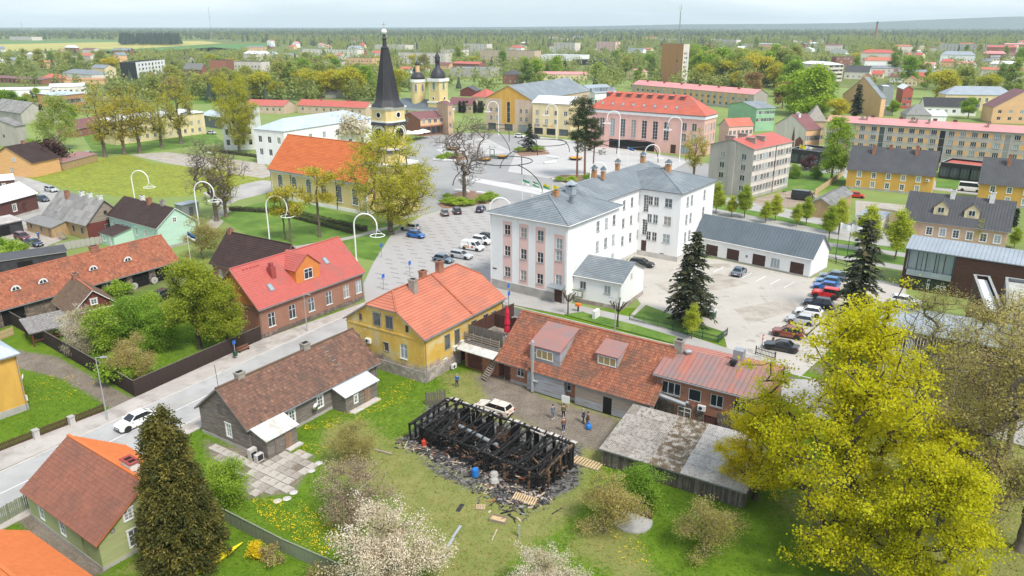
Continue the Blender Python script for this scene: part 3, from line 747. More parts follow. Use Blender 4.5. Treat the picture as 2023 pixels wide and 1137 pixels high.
 if ridge and rl:
  m = M()
  for p,q in rl: m.beam(Vector(p) + Vector((0,0,.05)),Vector(q) + Vector((0,0,.05)),.26,.16)
  m.build('ridge_cap',ridge,h.roof)
 if gut:
  m = M()
  if roof in ('gu','half','mono','hip'): m.tube([(0,-.07,z - .1),(L,-.07,z - .1)],.08,5); m.tube([(ov + .15,-.05,z - .15),(ov + .15,ov - .1,z - .6),(ov + .15,ov - .1,.1)],.05,5); m.tube([(L - ov - .15,-.05,z - .15),(L - ov - .15,ov - .1,z - .6),(L - ov - .15,ov - .1,.1)],.05,5)
  if roof in ('gv','hip'): m.tube([(L + .07,0,z - .1),(L + .07,Wd,z - .1)],.08,5)
  m.build('gutter',gut,r)
 for it in items:
  s,q,zb,ww,hh = it[1:6]; proud = not (zb + hh < hw - .02)
  if it[0] == 'w': window(r,P(s,q,0,zb),RZ[s],ww,hh,it[6],proud,it[7])
  else: door(r,P(s,q,0,zb),RZ[s],ww,hh,it[6],-.03 if proud else .12,slats=it[7],name='garage_door_or_opening' if ww > 1.9 else 'door')  # black leaves are open doorways, their inner shade painted on a panel
 for c in chim: chimney(h,*c)
 return h
def cuts(os,lo,hi,ax):
 """free stretches of [lo, hi] between openings"""
 segs = [(lo,hi)]
 for o in os:
  n = []
  for a,b in segs:
   if o[ax] > a: n.append((a,min(b,o[ax])))
   if o[ax + 1] < b: n.append((max(a,o[ax + 1]),b))
  segs = [(a,b) for a,b in n if b - a > .02]
 return segs
def chimney(h,fx,fy,w,d,up,mt='brick_orange',cap=None):
 x,y = fx * h.L,fy * h.W; zt = h.zr(x,y); zb = min(h.zr(x,y - d / 2),h.zr(x,y + d / 2)) - .3
 m = M(); m.box(x - w / 2,x + w / 2,y - d / 2,y + d / 2,zb,zt + up - .2); m.box(x - w / 2 - .06,x + w / 2 + .06,y - d / 2 - .06,y + d / 2 + .06,zt + up - .2,zt + up)
 m.box(x - w / 2 + .1,x + w / 2 - .1,y - d / 2 + .1,y + d / 2 - .1,zt + up,zt + up + .03,1)
 if cap:
  for sx in (-1,1):
   for sy in (-1,1): m.box(x + sx * (w / 2 - .05) - .04,x + sx * (w / 2 - .05) + .04,y + sy * (d / 2 - .05) - .04,y + sy * (d / 2 - .05) + .04,zt + up,zt + up + .45,2)
  q = zt + up + .45
  for tri in (((-1,-1),(1,-1)),((1,-1),(1,1)),((1,1),(-1,1)),((-1,1),(-1,-1))): m.face([(x + s_[0] * (w / 2 + .2),y + s_[1] * (d / 2 + .2),q) for s_ in tri] + [(x,y,q + .7)],2)
 return m.build('chimney',[mt,'black_open'] + ([cap] if cap else []),h.roof)
def dormer(h,fx,y,w,dep,hw,rh,wall,rmat,win,roof='gable',cov=None,trim='trim_grey',rise=0.0,tw=.3):
 """dormer on the front slope: front face at local y, running back into the roof"""
 x = fx * h.L; zb = h.zr(x,y)
 m = M(); a,b = -w / 2,w / 2
 m.face([(a,0,-.3),(b,0,-.3),(b,0,hw),(a,0,hw)])
 m.face([(b,0,-.3),(b,dep,-.3),(b,dep,hw + rise),(b,0,hw)]); m.face([(a,dep,-.3),(a,0,-.3),(a,0,hw),(a,dep,hw + rise)])
 o = .18; mm = M()
 if roof == 'gable':
  m.face([(a,0,hw),(b,0,hw),(0,0,hw + rh)])
  P1 = [[(a - o,dep,hw - o * .6),(a - o,-o,hw - o * .6),(0,-o,hw + rh),(0,dep,hw + rh)],[(b + o,-o,hw - o * .6),(b + o,dep,hw - o * .6),(0,dep,hw + rh),(0,-o,hw + rh)]]
 else: P1 = [[(a - o,-o,hw),(b + o,-o,hw),(b + o,dep,hw + rise),(a - o,dep,hw + rise)]]
 for p in P1:
  mm.face([(q[0],q[1],q[2] + .08) for q in p]); mm.face([(q[0],q[1],q[2]) for q in p][::-1],1)
  for i in range(4): s,e = p[i],p[(i + 1) % 4]; mm.face([s,e,(e[0],e[1],e[2] + .08),(s[0],s[1],s[2] + .08)],1)
 d = m.build('dormer',wall,h.root,loc=(x,y,zb))
 ro = mm.build('dormer_roof',[rmat,trim],d)
 if cov:
  c = M()
  for p in P1: cover(c,[(q[0],q[1],q[2] + .08) for q in p],cov,tw,.36)
  c.build('dormer_cover',rmat,d,kind='stuff')
 if win:
  ww,wh,wz,sty = win[:4]; fr,panes = win_mesh(ww,wh,sty,True)
  inst('window',fr,d,(0,0,wz)); inst('pane',panes[win[4] if len(win) > 4 else 0],d,(0,0,wz))
 return d
def roofwin(h,fx,fy,w=.8,l=1.2):
 x,y = fx * h.L,fy * h.W; sl = math.atan2(h.zr(x,y + .5) - h.zr(x,y - .5),1)
 m = M(); m.box(-w / 2,w / 2,-l / 2,l / 2,.0,.12); m.box(-w / 2 + .1,w / 2 - .1,-l / 2 + .1,l / 2 - .1,.12,.14,1)
 o = m.build('roof_window',['metal_grey','glass_bright'],h.roof); o.location = (x,y,h.zr(x,y) + .05); o.rotation_euler = (sl,0,0); return o
def boxpart(name,par,bx,mt,**k):
 m = M()
 for b in (bx if isinstance(bx,list) else [bx]): m.box(*b)
 return m.build(name,mt,par,**k)
# ---------------------------------------------------------------- trees
def leafmesh(name,C,n,rc,size,mat_,rs,flat=.6,up=.35,aspect=.7,cl=None,drop=0.0):
 """n leaves round each clump centre C (k,3)"""
 k = len(C); T = k * n
 c = np.repeat(C,n,0) + rs.normal(0,1,(T,3)) * np.array([rc,rc,rc * flat])
 if drop: c[:,2] -= np.abs(rs.normal(0,drop,T))
 nv = rs.normal(0,1,(T,3)); nv[:,2] = np.abs(nv[:,2]) + up; nv /= np.linalg.norm(nv,axis=1)[:,None]
 a = np.cross(nv,rs.normal(0,1,(T,3))); a /= np.linalg.norm(a,axis=1)[:,None] + 1e-9; b = np.cross(nv,a)
 s = size * rs.uniform(.6,1.35,(T,1))
 V = np.stack([c - a * s,c - b * s * aspect + nv * s * .18,c + a * s,c + b * s * aspect + nv * s * .18],1).reshape(-1,3)
 FC = np.arange(T * 4).reshape(T,4)
 clt = (rs.uniform(0,1,k) if cl is None else cl); t = np.clip(np.repeat(clt,n) * .6 + rs.uniform(0,1,T) * .4,0,1)
 return np_mesh(name,V,FC,mat_,t)
def skeleton(tips,cb,lead,rs,wob=.25,up=.5):
 """branches grown towards the tips; returns nodes, parents"""
 P = [np.zeros(3)]; par = [-1]
 k = 5
 for i in range(1,k + 1): P.append(np.array([rs.normal(0,wob * .3),rs.normal(0,wob * .3),cb * i / k])); par.append(len(P) - 2)
 st = len(P) - 1; q = P[-1].copy(); n2 = 5
 for i in range(1,n2 + 1):
  q = q + np.array([rs.normal(0,wob),rs.normal(0,wob),(lead - cb) / n2]); P.append(q.copy()); par.append(len(P) - 2)
 order = np.argsort(np.linalg.norm(tips - np.array([0,0,cb]),axis=1))
 arr = np.zeros((len(P) + len(tips) * 3,3)); m = len(P); arr[:m] = P
 depth = list(range(m)); tipidx = []
 for t in order:
  p = tips[t]; d = p - arr[st:m]; L = np.linalg.norm(d,axis=1)
  cost = L * (1 + up * np.clip(-d[:,2] / (L + 1e-6) + .15,0,1.2)) ; j = st + int(np.argmin(cost)); s = arr[j]; seg = p - s; l = np.linalg.norm(seg)
  steps = 1 if l < 1.2 else 2 if l < 3 else 3; last = j
  for i in range(1,steps + 1):
   f = i / steps; x = s + seg * f
   if i < steps: x = x + rs.normal(0,.045 * l,3) + np.array([0,0,-.06 * l * math.sin(f * 3.14)])
   arr[m] = x; par.append(last); last = m; m += 1
  tipidx.append(last)
 return arr[:m],par,tipidx
def wood(name,P,par,r0,rt,mat_,sides=5,pw=1.65,flare=1.5,twigs=0,rs=None,tl=.7,tipidx=()):
 n = len(P); acc = np.zeros(n); ch = [0] * n
 for i in range(n - 1,0,-1):
  if acc[i] == 0: acc[i] = 1
  acc[par[i]] += acc[i]
 R = rt + (r0 - rt) * (acc / acc[0]) ** (1 / pw)
 m = M()
 for i in range(1,n):
  p = par[i]; ra = min(R[p],R[i] * 1.35) if p > 0 else R[i] * flare
  m.tube([P[p],P[i]],[ra,R[i]],sides if R[i] > rt * 2.2 else 3,0,.5,False)
 if twigs:
  for t in tipidx:
   for _ in range(twigs):
    d = np.array([rs.normal(0,1),rs.normal(0,1),rs.normal(.5,.8)]); d /= np.linalg.norm(d) + 1e-6; o = P[t]
    e = o + d * tl * rs.uniform(.5,1.2); mid = (o + e) / 2 + rs.normal(0,.08 * tl,3)
    m.tube([o,mid,e],[rt,rt * .75,rt * .4],3,0,.5,False)
 return m.mesh(name,mat_,True)
def crown_tips(n,h,cb,R,prof,rs,lump=.22,shell=.55,oval=1.0,clus=0,cs=.13):
 """tips filling a crown: prof(t) is radius share at height share t; lumps make the outline uneven"""
 if clus:                                    # boughs first, then twigs gathered round each bough: clumps with gaps between
  c = crown_tips(clus,h,cb,R * .93,prof,rs,lump,shell * .8,oval,0); k = c[rs.randint(0,clus,n)]; return k + rs.normal(0,1,(n,3)) * np.array([cs * R,cs * R,cs * R * .8])
 ph = rs.uniform(0,6.28,8); out = []
 while len(out) < n:
  t = rs.uniform(0,1); a = rs.uniform(0,6.283); f = rs.uniform(0,1) ** shell
  rr = prof(t) * R * (1 + lump * (math.sin(2 * a + ph[0] + 5 * t) * .5 + math.sin(3 * a + ph[1] - 7 * t) * .4 + math.sin(5 * a + ph[2] + 9 * t) * .35))
  if rs.uniform(0,1) > (prof(t) + .15): continue
  out.append((math.cos(a) * rr * f * oval,math.sin(a) * rr * f,cb + (h - cb) * t))
 return np.array(out)
PROF = {
 'round': lambda t: max(.05,math.sin(math.pi * min(1,max(0,(t * .9 + .09)))) ** .7),
 'egg': lambda t: max(.05,math.sin(math.pi * (t * .86 + .13) ** .75) ** .8),
 'cone': lambda t: max(.06,(1 - t) ** .75 * min(1,(t + .06) * 5)),
 'fan': lambda t: max(.05,min(1,.25 + t * 1.3) * math.sqrt(max(0,1 - max(0,t - .45) ** 2 / .31))),
 'column': lambda t: max(.08,min(1,t * 6 + .3) * math.sqrt(max(0,1 - max(0,t - .55) ** 2 / .21))),
 'vase': lambda t: max(.06,min(1,.3 + t) * math.sqrt(max(0,1 - max(0,t - .6) ** 2 / .17))),
}
TREES = {}
def proto(kind):
 if kind in TREES: return TREES[kind]
 h,cb,R,prof,ntip,leaf,nl,rc,ls,lmat,bmat,r0,rt,tw,tl = TK[kind][:15]
 opt = TK[kind][15] if len(TK[kind]) > 15 else {}
 rs = np.random.RandomState(abs(hash_(kind)) % 99991)
 tips = crown_tips(ntip,h,cb,R,PROF[prof],rs,opt.get('lump',.22),opt.get('shell',.55),opt.get('oval',1.0),opt.get('clus',max(9,ntip // 13)),opt.get('cs',.13))
 Pn,par,ti = skeleton(tips,cb,cb + (h - cb) * opt.get('lead',.75),rs,opt.get('wob',.14),opt.get('up',.5))
 wm = wood('trunk',Pn,par,r0,rt,bmat,opt.get('sides',5),opt.get('pw',1.65),1.5,tw,rs,tl,ti)
 cl = 0.5 + .32 * np.sin(tips[:,0] * 1.3 + tips[:,2]) * np.cos(tips[:,1] * 1.1) + rs.normal(0,.2,len(tips))
 lm = leafmesh('crown',tips,nl,rc,ls,lmat,rs,opt.get('flat',.6),opt.get('upn',.35),opt.get('asp',.7),np.clip(cl,0,1),opt.get('drop',0)) if nl else None
 TREES[kind] = (h,wm,lm); return TREES[kind]
def hash_(s):
 v = 7
 for c in s: v = v * 131 + ord(c)
 return v
#        h   cb   R   prof  tips leaf n  rc   size  leafmat bark r0 rt twigs len
TK = {
 'maple_big': (18,2.4,6.6,'egg',900,1,84,.33,.085,'leaf_maple','bark_dark',.5,.025,0,0,dict(lump=.3,shell=.7,sides=7,clus=70,cs=.12)),
 'maple_big2': (14,2.5,6.0,'round',480,1,84,.42,.105,'leaf_maple','bark_dark',.4,.025,0,0,dict(lump=.3)),
 'olive_tall': (20,4,6.2,'vase',520,1,32,.48,.08,'leaf_olive','bark_grey',.36,.014,1,.9,dict(lump=.25,sides=6)),
 'olive_bush': (5,.4,2.6,'round',300,1,46,.36,.055,'leaf_olive','bark_grey',.12,.012,2,.5,dict(lump=.3)),
 'green_bush': (4.2,.3,2.4,'round',260,1,56,.32,.07,'leaf_fresh','bark',.1,.012,0,.5,dict(clus=34,lump=.35)),
 'green_tree': (8,2.0,3.0,'egg',300,1,46,.4,.12,'leaf_fresh','bark',.2,.018,0,0,dict(lump=.3)),
 'maple_young': (8.5,2.2,2.9,'egg',320,1,62,.34,.09,'leaf_mid','bark_dark',.22,.02,0,0,dict(clus=44,lump=.25)),
 'blossom': (5.2,.5,3.1,'round',420,1,70,.3,.055,'blossom_white','bark',.15,.013,1,.6,dict(lump=.28,clus=60,cs=.13)),
 'blossom_pink': (5,.6,2.9,'round',300,1,40,.34,.05,'blossom_pink','bark_grey',.15,.013,2,.6,dict(lump=.28,clus=50,cs=.14)),
 'linden_cone': (6.5,1.6,1.75,'cone',240,1,44,.26,.09,'leaf_lime','bark',.09,.015,0,0,dict(clus=60,lump=.15,lead=.95,up=.1,wob=.08)),
 'poplar_col': (13,1.8,2.6,'column',380,1,34,.45,.14,'leaf_fresh','bark',.25,.02,0,0,dict(clus=120,cs=.15,lump=.2,lead=.95,up=.1)),
 'bare_big': (16,3.2,6,'fan',520,0,0,0,0,'','bark',.38,.02,4,1.1,dict(lump=.2,sides=6)),
 'bud_big': (16,3.4,5.4,'fan',420,1,14,.5,.13,'leaf_spring','bark',.4,.02,2,1.0,dict(lump=.25,sides=6)),
 'church_tree': (16,2.6,7.4,'fan',760,1,40,.45,.115,'leaf_spring','bark',.45,.02,1,.9,dict(clus=75,cs=.12,lump=.25,sides=7)),
 'thin_bud': (11,4.5,2.2,'egg',150,1,22,.4,.11,'leaf_spring','bark',.16,.018,2,.8,dict(lump=.3)),
 'town_round': (12,2.2,4.6,'round',260,1,22,.85,.33,'leaf_poplar','bark',.3,.04,0,0,dict(lump=.3)),
 'town_fresh': (11,1.8,4.2,'egg',240,1,22,.8,.32,'leaf_fresh','bark',.3,.04,0,0,dict(lump=.3)),
 'town_yellow': (12,2.5,4.8,'round',260,1,20,.85,.31,'leaf_spring','bark',.3,.04,0,0,dict(lump=.32)),
 'town_sparse': (13,3.5,4.6,'fan',260,1,12,.8,.26,'leaf_olive','bark',.32,.04,2,1.3,dict(lump=.3)),
 'town_poplar': (16,2,4.2,'egg',260,1,22,.9,.35,'leaf_willow','bark',.3,.04,0,0,dict(lump=.22)),
 'town_blossom': (6,1,3.2,'round',140,1,18,.6,.22,'blossom_white','bark',.2,.03,0,0,dict(lump=.3)),
 'willow': (15,3.5,5,'round',330,1,34,.55,.17,'leaf_willow','bark_birch',.3,.03,0,0,dict(lump=.25,drop=1.3)),
 'brown_tree': (12,2.5,4.2,'round',240,1,18,.8,.28,'leaf_brown','bark',.28,.04,1,1,dict(lump=.3)),
 'dark_bush': (2.6,.2,2.2,'round',130,1,30,.35,.12,'leaf_darkred','bark',.1,.02,0,0,dict(lump=.3)),
 'shrub': (1.6,.1,1.2,'round',90,1,34,.22,.075,'leaf_fresh','bark',.05,.012,0,0,dict(lump=.3)),
 'shrub_yellow': (1.3,.1,1.0,'round',80,1,34,.2,.07,'leaf_maple','bark',.05,.012,0,0,dict(lump=.3)),
 'shrub_bare': (1.7,.1,1.2,'round',120,1,14,.2,.06,'leaf_olive','bark',.05,.012,3,.4,dict(lump=.3)),
}
def conifer(kind):
 if kind in TREES: return TREES[kind]
 rs = np.random.RandomState(hash_(kind) % 9973)
 h,R,lev,nb,sp,sl,sw,lm,droop,cb,pw = CK[kind]
 m = M(); m.tube([(0,0,0),(0,0,h * .5),(0,0,h * .97)],[.022 * h,.013 * h,.003 * h],6,0,.5,False)
 C,D,T = [],[],[]
 for i in range(lev):
  t = (i + .4) / lev; z = cb + (h - cb) * t ** .93; rr = R * (1 - t) ** pw * min(1,.55 + t * 3) + .12
  for j in range(max(4,int(nb * (1 - t * .55)))):
   a = rs.uniform(0,6.283); l = rr * rs.uniform(.55,1.22); dz = -droop * l * rs.uniform(.5,1.3) + .25 * l * t
   e = np.array([math.cos(a) * l,math.sin(a) * l,z + dz]); s = np.array([0,0,z + .12 * l])
   mid = (s + e) / 2 + np.array([0,0,.1 * l])
   m.tube([s,mid,e],[.006 * h * .5 + .01,.012,.006],3,0,.5,False)
   k = max(3,int(sp * l / R) + 2); ct = rs.uniform(0,1)
   for q in range(k):
    f = .2 + .85 * (q + rs.uniform(0,1)) / k
    p = s * (1 - f) ** 2 + 2 * mid * f * (1 - f) + e * f * f if f < 1 else e + (e - mid) * (f - 1)
    for sd in (-1,1):
     dd = np.array([math.cos(a) * .8 - sd * math.sin(a) * .8,math.sin(a) * .8 + sd * math.cos(a) * .8,rs.normal(-.35,.3)])
     C.append(p); D.append(dd / np.linalg.norm(dd)); T.append(min(1,max(0,ct * .6 + rs.uniform(0,.4))))
 C = np.array(C); D = np.array(D); n = len(C); s = sl * rs.uniform(.6,1.3,(n,1))
 side = np.cross(D,rs.normal(0,.5,(n,3)) + np.array([0,0,1])); side /= np.linalg.norm(side,axis=1)[:,None] + 1e-9
 V = np.stack([C - D * s * .15,C + D * s * .4 - side * sw,C + D * s,C + D * s * .4 + side * sw],1).reshape(-1,3)
 V += rs.normal(0,.03,V.shape)
 me = np_mesh('crown',V,np.arange(n * 4).reshape(n,4),lm,np.array(T))
 TREES[kind] = (h,m.mesh('trunk','bark_dark',True),me); return TREES[kind]
CK = {  # h R levels branches sprays len width leaf droop base power
 'spruce_big': (15,3.9,26,17,10,.75,.17,'needle_spruce',.28,1.0,.72),
 'spruce_thin': (15,3.0,24,12,8,.8,.2,'needle_spruce',.25,1.5,.62),
 'spruce_small': (7,1.9,16,13,7,.5,.13,'needle_dark',.2,.4,.8),
 'spruce_far': (16,3.2,18,10,4,1.3,.38,'needle_dark',.3,1.5,.75),
 'thuja_col': (5,.8,20,12,5,.35,.1,'needle_dark',-.5,.1,.45),
}
def thuja_brown():
 """broad cypress with several tops, dense brown-green fans"""
 if 'thuja_brown' in TREES: return TREES['thuja_brown']
 rs = np.random.RandomState(31); h = 13.5
 tops = [(0,0,13.5,2.7),(.7,-.4,12.4,2.3),(-.7,.4,11.2,2.4),(.2,.8,10.4,2.4),(1.2,.6,9.0,2.3),(-.6,-1.0,8.8,2.4),(1.6,-.9,6.4,2.2),(-1.7,-.5,6.2,2.3)]
 m = M(); C,D,T = [],[],[]
 for (x,y,th,R) in tops:
  m.tube([(x * .25,y * .25,0),(x * .8,y * .8,th * .45),(x,y,th * .96)],[.16,.1,.015],5,0,.5,False)
  for i in range(150):
   t = rs.uniform(0,1) ** .9; z = .5 + (th - .6) * t
   r = R * 1.12 * (1 - t) ** .72 * min(1,.8 + t * .8) * rs.uniform(.6,1.15); a = rs.uniform(0,6.283)
   p = np.array([x * (.5 + .5 * t) + r * math.cos(a),y * (.5 + .5 * t) + r * math.sin(a),z]); ct = rs.uniform(0,1)
   for q in range(62):
    d = np.array([math.cos(a) * .8,math.sin(a) * .8,.25]) + rs.normal(0,.55,3); d[2] -= .35
    C.append(p + rs.normal(0,.2,3) + np.array([math.cos(a),math.sin(a),-.45]) * rs.uniform(-.1,.45)); D.append(d / np.linalg.norm(d)); T.append(np.clip(ct * .55 + rs.uniform(0,.45),0,1))
   if i % 4 == 0:
    s = np.array([x * .6,y * .6,z + .3]); m.tube([s,(s + p) / 2 + np.array([0,0,-.25]),p * 1.0 + np.array([0,0,.05])],[.03,.022,.01],3,1,.5,False)
 C = np.array(C); D = np.array(D); n = len(C); s = .27 * rs.uniform(.6,1.3,(n,1))
 side = np.cross(D,rs.normal(0,1,(n,3))); side /= np.linalg.norm(side,axis=1)[:,None] + 1e-9
 V = np.stack([C - D * s * .2,C + D * s * .45 - side * .06,C + D * s,C + D * s * .45 + side * .06],1).reshape(-1,3)
 me = np_mesh('crown',V,np.arange(n * 4).reshape(n,4),'needle_brown',np.array(T))
 TREES['thuja_brown'] = (h,m.mesh('trunk',['bark_dark','bark_grey'],True),me); return TREES['thuja_brown']
def pine():
 if 'pine' in TREES: return TREES['pine']
 rs = np.random.RandomState(3); h = 19; m = M(); tips = []
 m.tube([(0,0,0),(.1,0,5),(.05,.1,10),(-.1,0,15),(0,0,18.3)],[.3,.24,.2,.12,.03],7,0,.5,False)
 for i in range(30):
  t = rs.uniform(0,1) if i > 6 else rs.uniform(.0,.3); z = 7.5 + 10.8 * t; a = rs.uniform(0,6.283); l = 3.7 * (1 - t * .55) * rs.uniform(.55,1.05)
  e = np.array([math.cos(a) * l,math.sin(a) * l,z + .12 * l + rs.normal(0,.3)]); s = np.array([0,0,z - .3]); md = (s + e) / 2 + np.array([0,0,-.1])
  m.tube([s,md,e],[.07,.045,.015],4,0,.5,False)
  for q in range(9): f = rs.uniform(.4,1.05); tips.append(s * (1 - f) + e * f + rs.normal(0,.38,3) + np.array([0,0,.2]))
 lm = leafmesh('crown',np.array(tips),34,.33,.17,'needle_pine',rs,.5,.3,.35)
 TREES['pine'] = (h,m.mesh('trunk','bark_pine',True),lm); return TREES['pine']
def pollard():
 if 'pollard' in TREES: return TREES['pollard']
 rs = np.random.RandomState(8); m = M(); h = 4.2
 m.tube([(0,0,0),(.04,0,1.2),(0,.03,2.4)],[.16,.12,.11],6,0,.5,False)
 for i in range(9):
  a = i * .7 + rs.uniform(0,.4); l = rs.uniform(.7,1.25); e = np.array([math.cos(a) * l,math.sin(a) * l,2.4 + rs.uniform(.6,1.6)]); s = np.array([0,0,2.3])
  m.tube([s,(s + e) / 2 + np.array([0,0,-.1]),e],[.085,.07,.075],4,0,.5,False)
  for k in range(7):
   d = rs.normal(0,1,3); d[2] = abs(d[2]); d /= np.linalg.norm(d); m.tube([e,e + d * rs.uniform(.12,.35)],[.045,.012],3,0,.5,True)
 TREES['pollard'] = (h,m.mesh('trunk','bark_dark',True),None); return TREES['pollard']
def tree(kind,x,y,top=None,label='',group=None,h=None,name=None,rot=None,z=0,wide=1.0,cat=None):
 """tree with its foot at the pixel (x, y) of the ground, reaching up to pixel row top"""
 p = G(x,y,z)
 ph,wm,lm = (proto(kind) if kind in TK else conifer(kind) if kind in CK else {'thuja_brown': thuja_brown,'pine': pine,'pollard': pollard}[kind]())
 hh = h or hgt(x,y,top) - z; s = hh / ph
 nm = name or ('spruce' if 'spruce' in kind else 'shrub' if 'shrub' in kind or 'bush' in kind else 'apple_tree' if 'blossom' in kind else 'pine_tree' if kind == 'pine' else 'tree')
 r = thing(nm,label,cat or ('shrub' if nm == 'shrub' else 'tree'),p,RND.uniform(0,6.28) if rot is None else rot,group)
 s3 = (s * wide,s * wide,s)
 inst('trunk',wm,r,sc=s3)
 if lm: inst('crown',lm,r,sc=s3)
 return r
def hedge(pts,w,h,label,mat_='hedge_leaf',den=90,group=None,soft=.12):
 """clipped hedge along pixels on the ground"""
 P = [G(*p) for p in pts]; o = P[0]; rs = np.random.RandomState(int(pts[0][0]) + 3); C = []
 m = M()
 for a,b in zip(P,P[1:]):
  d = b - a; L = d.length; d.normalize(); s = Vector((-d.y,d.x,0)); a0 = a - o; b0 = b - o
  m.hexa([a0 - s * w * .4,b0 - s * w * .4,b0 + s * w * .4,a0 + s * w * .4] + [q + Vector((0,0,h * .85)) for q in (a0 - s * w * .4,b0 - s * w * .4,b0 + s * w * .4,a0 + s * w * .4)])
  n = int(L * den / 4)
  for _ in range(n):
   f = rs.uniform(0,L); u = rs.uniform(-.5,.5); zz = h * rs.uniform(0,1) ** .6
   if rs.uniform() < .45: u = .5 * (1 if rs.uniform() < .5 else -1)
   else: zz = h
   q = a0 + d * f + s * (u * w) + Vector((0,0,zz)); C.append(tuple(q))
 r = thing('hedge',label,'hedge',o,0,group)
 inst('trunk',m.mesh('branches','bark_dark'),r).name = 'branches'
 inst('foliage',leafmesh('foliage',np.array(C),5,soft,.11,mat_,rs),r)
 return r
# ---------------------------------------------------------------- cars
CAR = {  # L, W, H, belt, glass base rear, roof rear, roof front, glass base front, hood z, tail z, ground clearance, wheel r
 'hatch': (4.1,1.75,1.5,.92,-1.75,-1.35,.25,.95,.86,.95,.2,.32),'suv': (4.4,1.85,1.65,1.02,-2.0,-1.7,.25,.98,.98,1.05,.24,.36),
 'coupe_suv': (4.3,1.8,1.53,1.0,-2.0,-1.15,.15,1.0,.95,1.03,.22,.36),
 'wagon': (4.7,1.8,1.48,.92,-2.15,-1.85,.2,1.0,.86,.95,.18,.33),'sedan': (4.6,1.8,1.44,.9,-1.6,-.95,.2,1.0,.85,.98,.17,.32),
 'van': (4.7,1.9,1.85,1.1,-2.3,-2.2,.75,1.55,1.02,1.1,.2,.33),'bigvan': (5.6,2.0,2.5,1.35,-2.75,-2.65,1.45,2.2,1.2,1.35,.25,.36),
 'jeep': (4.3,1.85,1.85,1.15,-2.0,-1.95,.15,.45,1.12,1.15,.35,.42),
}
CARC = {}
def car_meshes(kind,color,panelvan=False):
 k = (kind,color,panelvan)
 if k in CARC: return CARC[k]
 L,Wd,H,belt,gr,rr,rf,gf,hood,tail,gc,wr = CAR[kind]; w = Wd / 2; f = L / 2; b = M()
 st = [(-f,gc + .22,tail - .28,w * .84),(-f + .07,gc + .08,tail - .06,w * .93),(-f + .35,gc,tail,w * .98),(gr,gc,belt,w),(0,gc,belt - .01,w),(gf,gc,belt - .02,w * .99),(f - .75,gc,hood - .02,w * .97),(f - .28,gc + .02,hood - .09,w * .92),(f - .06,gc + .06,hood - .25,w * .84),(f,gc + .18,hood - .4,w * .74)]
 rings = []
 for x,z0,z1,hw in st:
  zm = z0 + (z1 - z0) * .55
  rings.append([(x,-hw * .92,z0),(x,-hw,z0 + .12),(x,-hw,zm),(x,-hw * .95,z1 - .05),(x,-hw * .86,z1),(x,hw * .86,z1),(x,hw * .95,z1 - .05),(x,hw,zm),(x,hw,z0 + .12),(x,hw * .92,z0)])
 n = 10; base = 0
 for r in rings: b.v.extend(r)
 for i in range(len(rings) - 1):
  for j in range(n):
   b.f.append((i * n + j,i * n + (j + 1) % n,(i + 1) * n + (j + 1) % n,(i + 1) * n + j)); b.m.append(1 if j == 9 else 0); b.t.append(.5)
 b.f.append(tuple(range(n))); b.m.append(0); b.t.append(.5); b.f.append(tuple((len(rings) - 1) * n + j for j in range(n))[::-1]); b.m.append(0); b.t.append(.5)
 wb,wt = w * .86,w * .66 if kind not in ('van','bigvan','jeep') else w * .78
 if kind == 'jeep': wt = w * .8
 # roof and pillars
 zt = H
 def row(x0,x1,hw,z): return [(x0,-hw,z),(x1,-hw,z),(x1,hw,z),(x0,hw,z)]
 e = .03
 b.hexa(row(rr - .05,rf + .08,wt + .03,zt - .09) + row(rr + .1,rf - .1,wt - .1,zt));
 for sy in (-1,1):
  b.beam((gr,sy * wb,belt - .05),(rr,sy * wt,zt - .05),.1,.1); b.beam((gf,sy * wb,belt - .05),(rf,sy * wt,zt - .05),.07,.07)
  xm = (gr + gf) / 2 - .05; b.beam((xm,sy * (wb + .004),belt - .05),((rr + rf) / 2 - .05,sy * (wt + .004),zt - .05),.09,.05,2)
  for a in (-.62,.62):   # wheel arches
   xa = a * f + (.0 if a < 0 else .03); nn = 9; pts = [(xa + (wr + .09) * math.cos(math.pi * i / nn),sy * (w + .004),wr + (wr + .09) * math.sin(math.pi * i / nn)) for i in range(nn + 1)]
   b.face(pts if sy < 0 else pts[::-1],2)
  b.box(gf - .35,gf - .15,sy * (w + .02) - .08,sy * (w + .02) + .1,belt,belt + .14)
 if panelvan:
  for sy in (-1,1): b.hexa([(gr,sy * (wb + .01),belt - .05),(gf - 1.3,sy * (wb + .01),belt - .05),(gf - 1.3,sy * (wb - .05),belt - .05),(gr,sy * (wb - .05),belt - .05),(rr,sy * (wt + .01),zt - .06),(rf - .7,sy * (wt + .01),zt - .06),(rf - .7,sy * (wt - .05),zt - .06),(rr,sy * (wt - .05),zt - .06)])
 body = b.mesh('body',['paint_' + color,'rubber','rubber'] if color != 'burnt' else ['burnt_car','rubber','rust'])
 g = M(); g.hexa(row(gr + .03,gf - .02,wb - .02,belt - .06) + row(rr + .02,rf,wt - .02,zt - .07)); glass = g.mesh('glass','car_glass' if color != 'burnt' else 'black_open')
 h = M()
 for sy in (-1,1): h.box(f - .22,f - .04,sy * w * .66 - .17,sy * w * .66 + .17,hood - .33,hood - .2)
 lamps = h.mesh('headlight','lamp_clear')
 t = M()
 for sy in (-1,1): t.box(-f - .015,-f + .16,sy * w * .76 - .13,sy * w * .76 + .13,tail - .38,tail - .14)
 tails = t.mesh('tail_light','lamp_red'); q = M(); q.box(f - .08,f + .012,-.42,.42,gc + .2,gc + .42); q.box(-f - .012,-f + .1,-.35,.35,gc + .1,gc + .3,0); grille = q.mesh('bumper_grille','rubber')
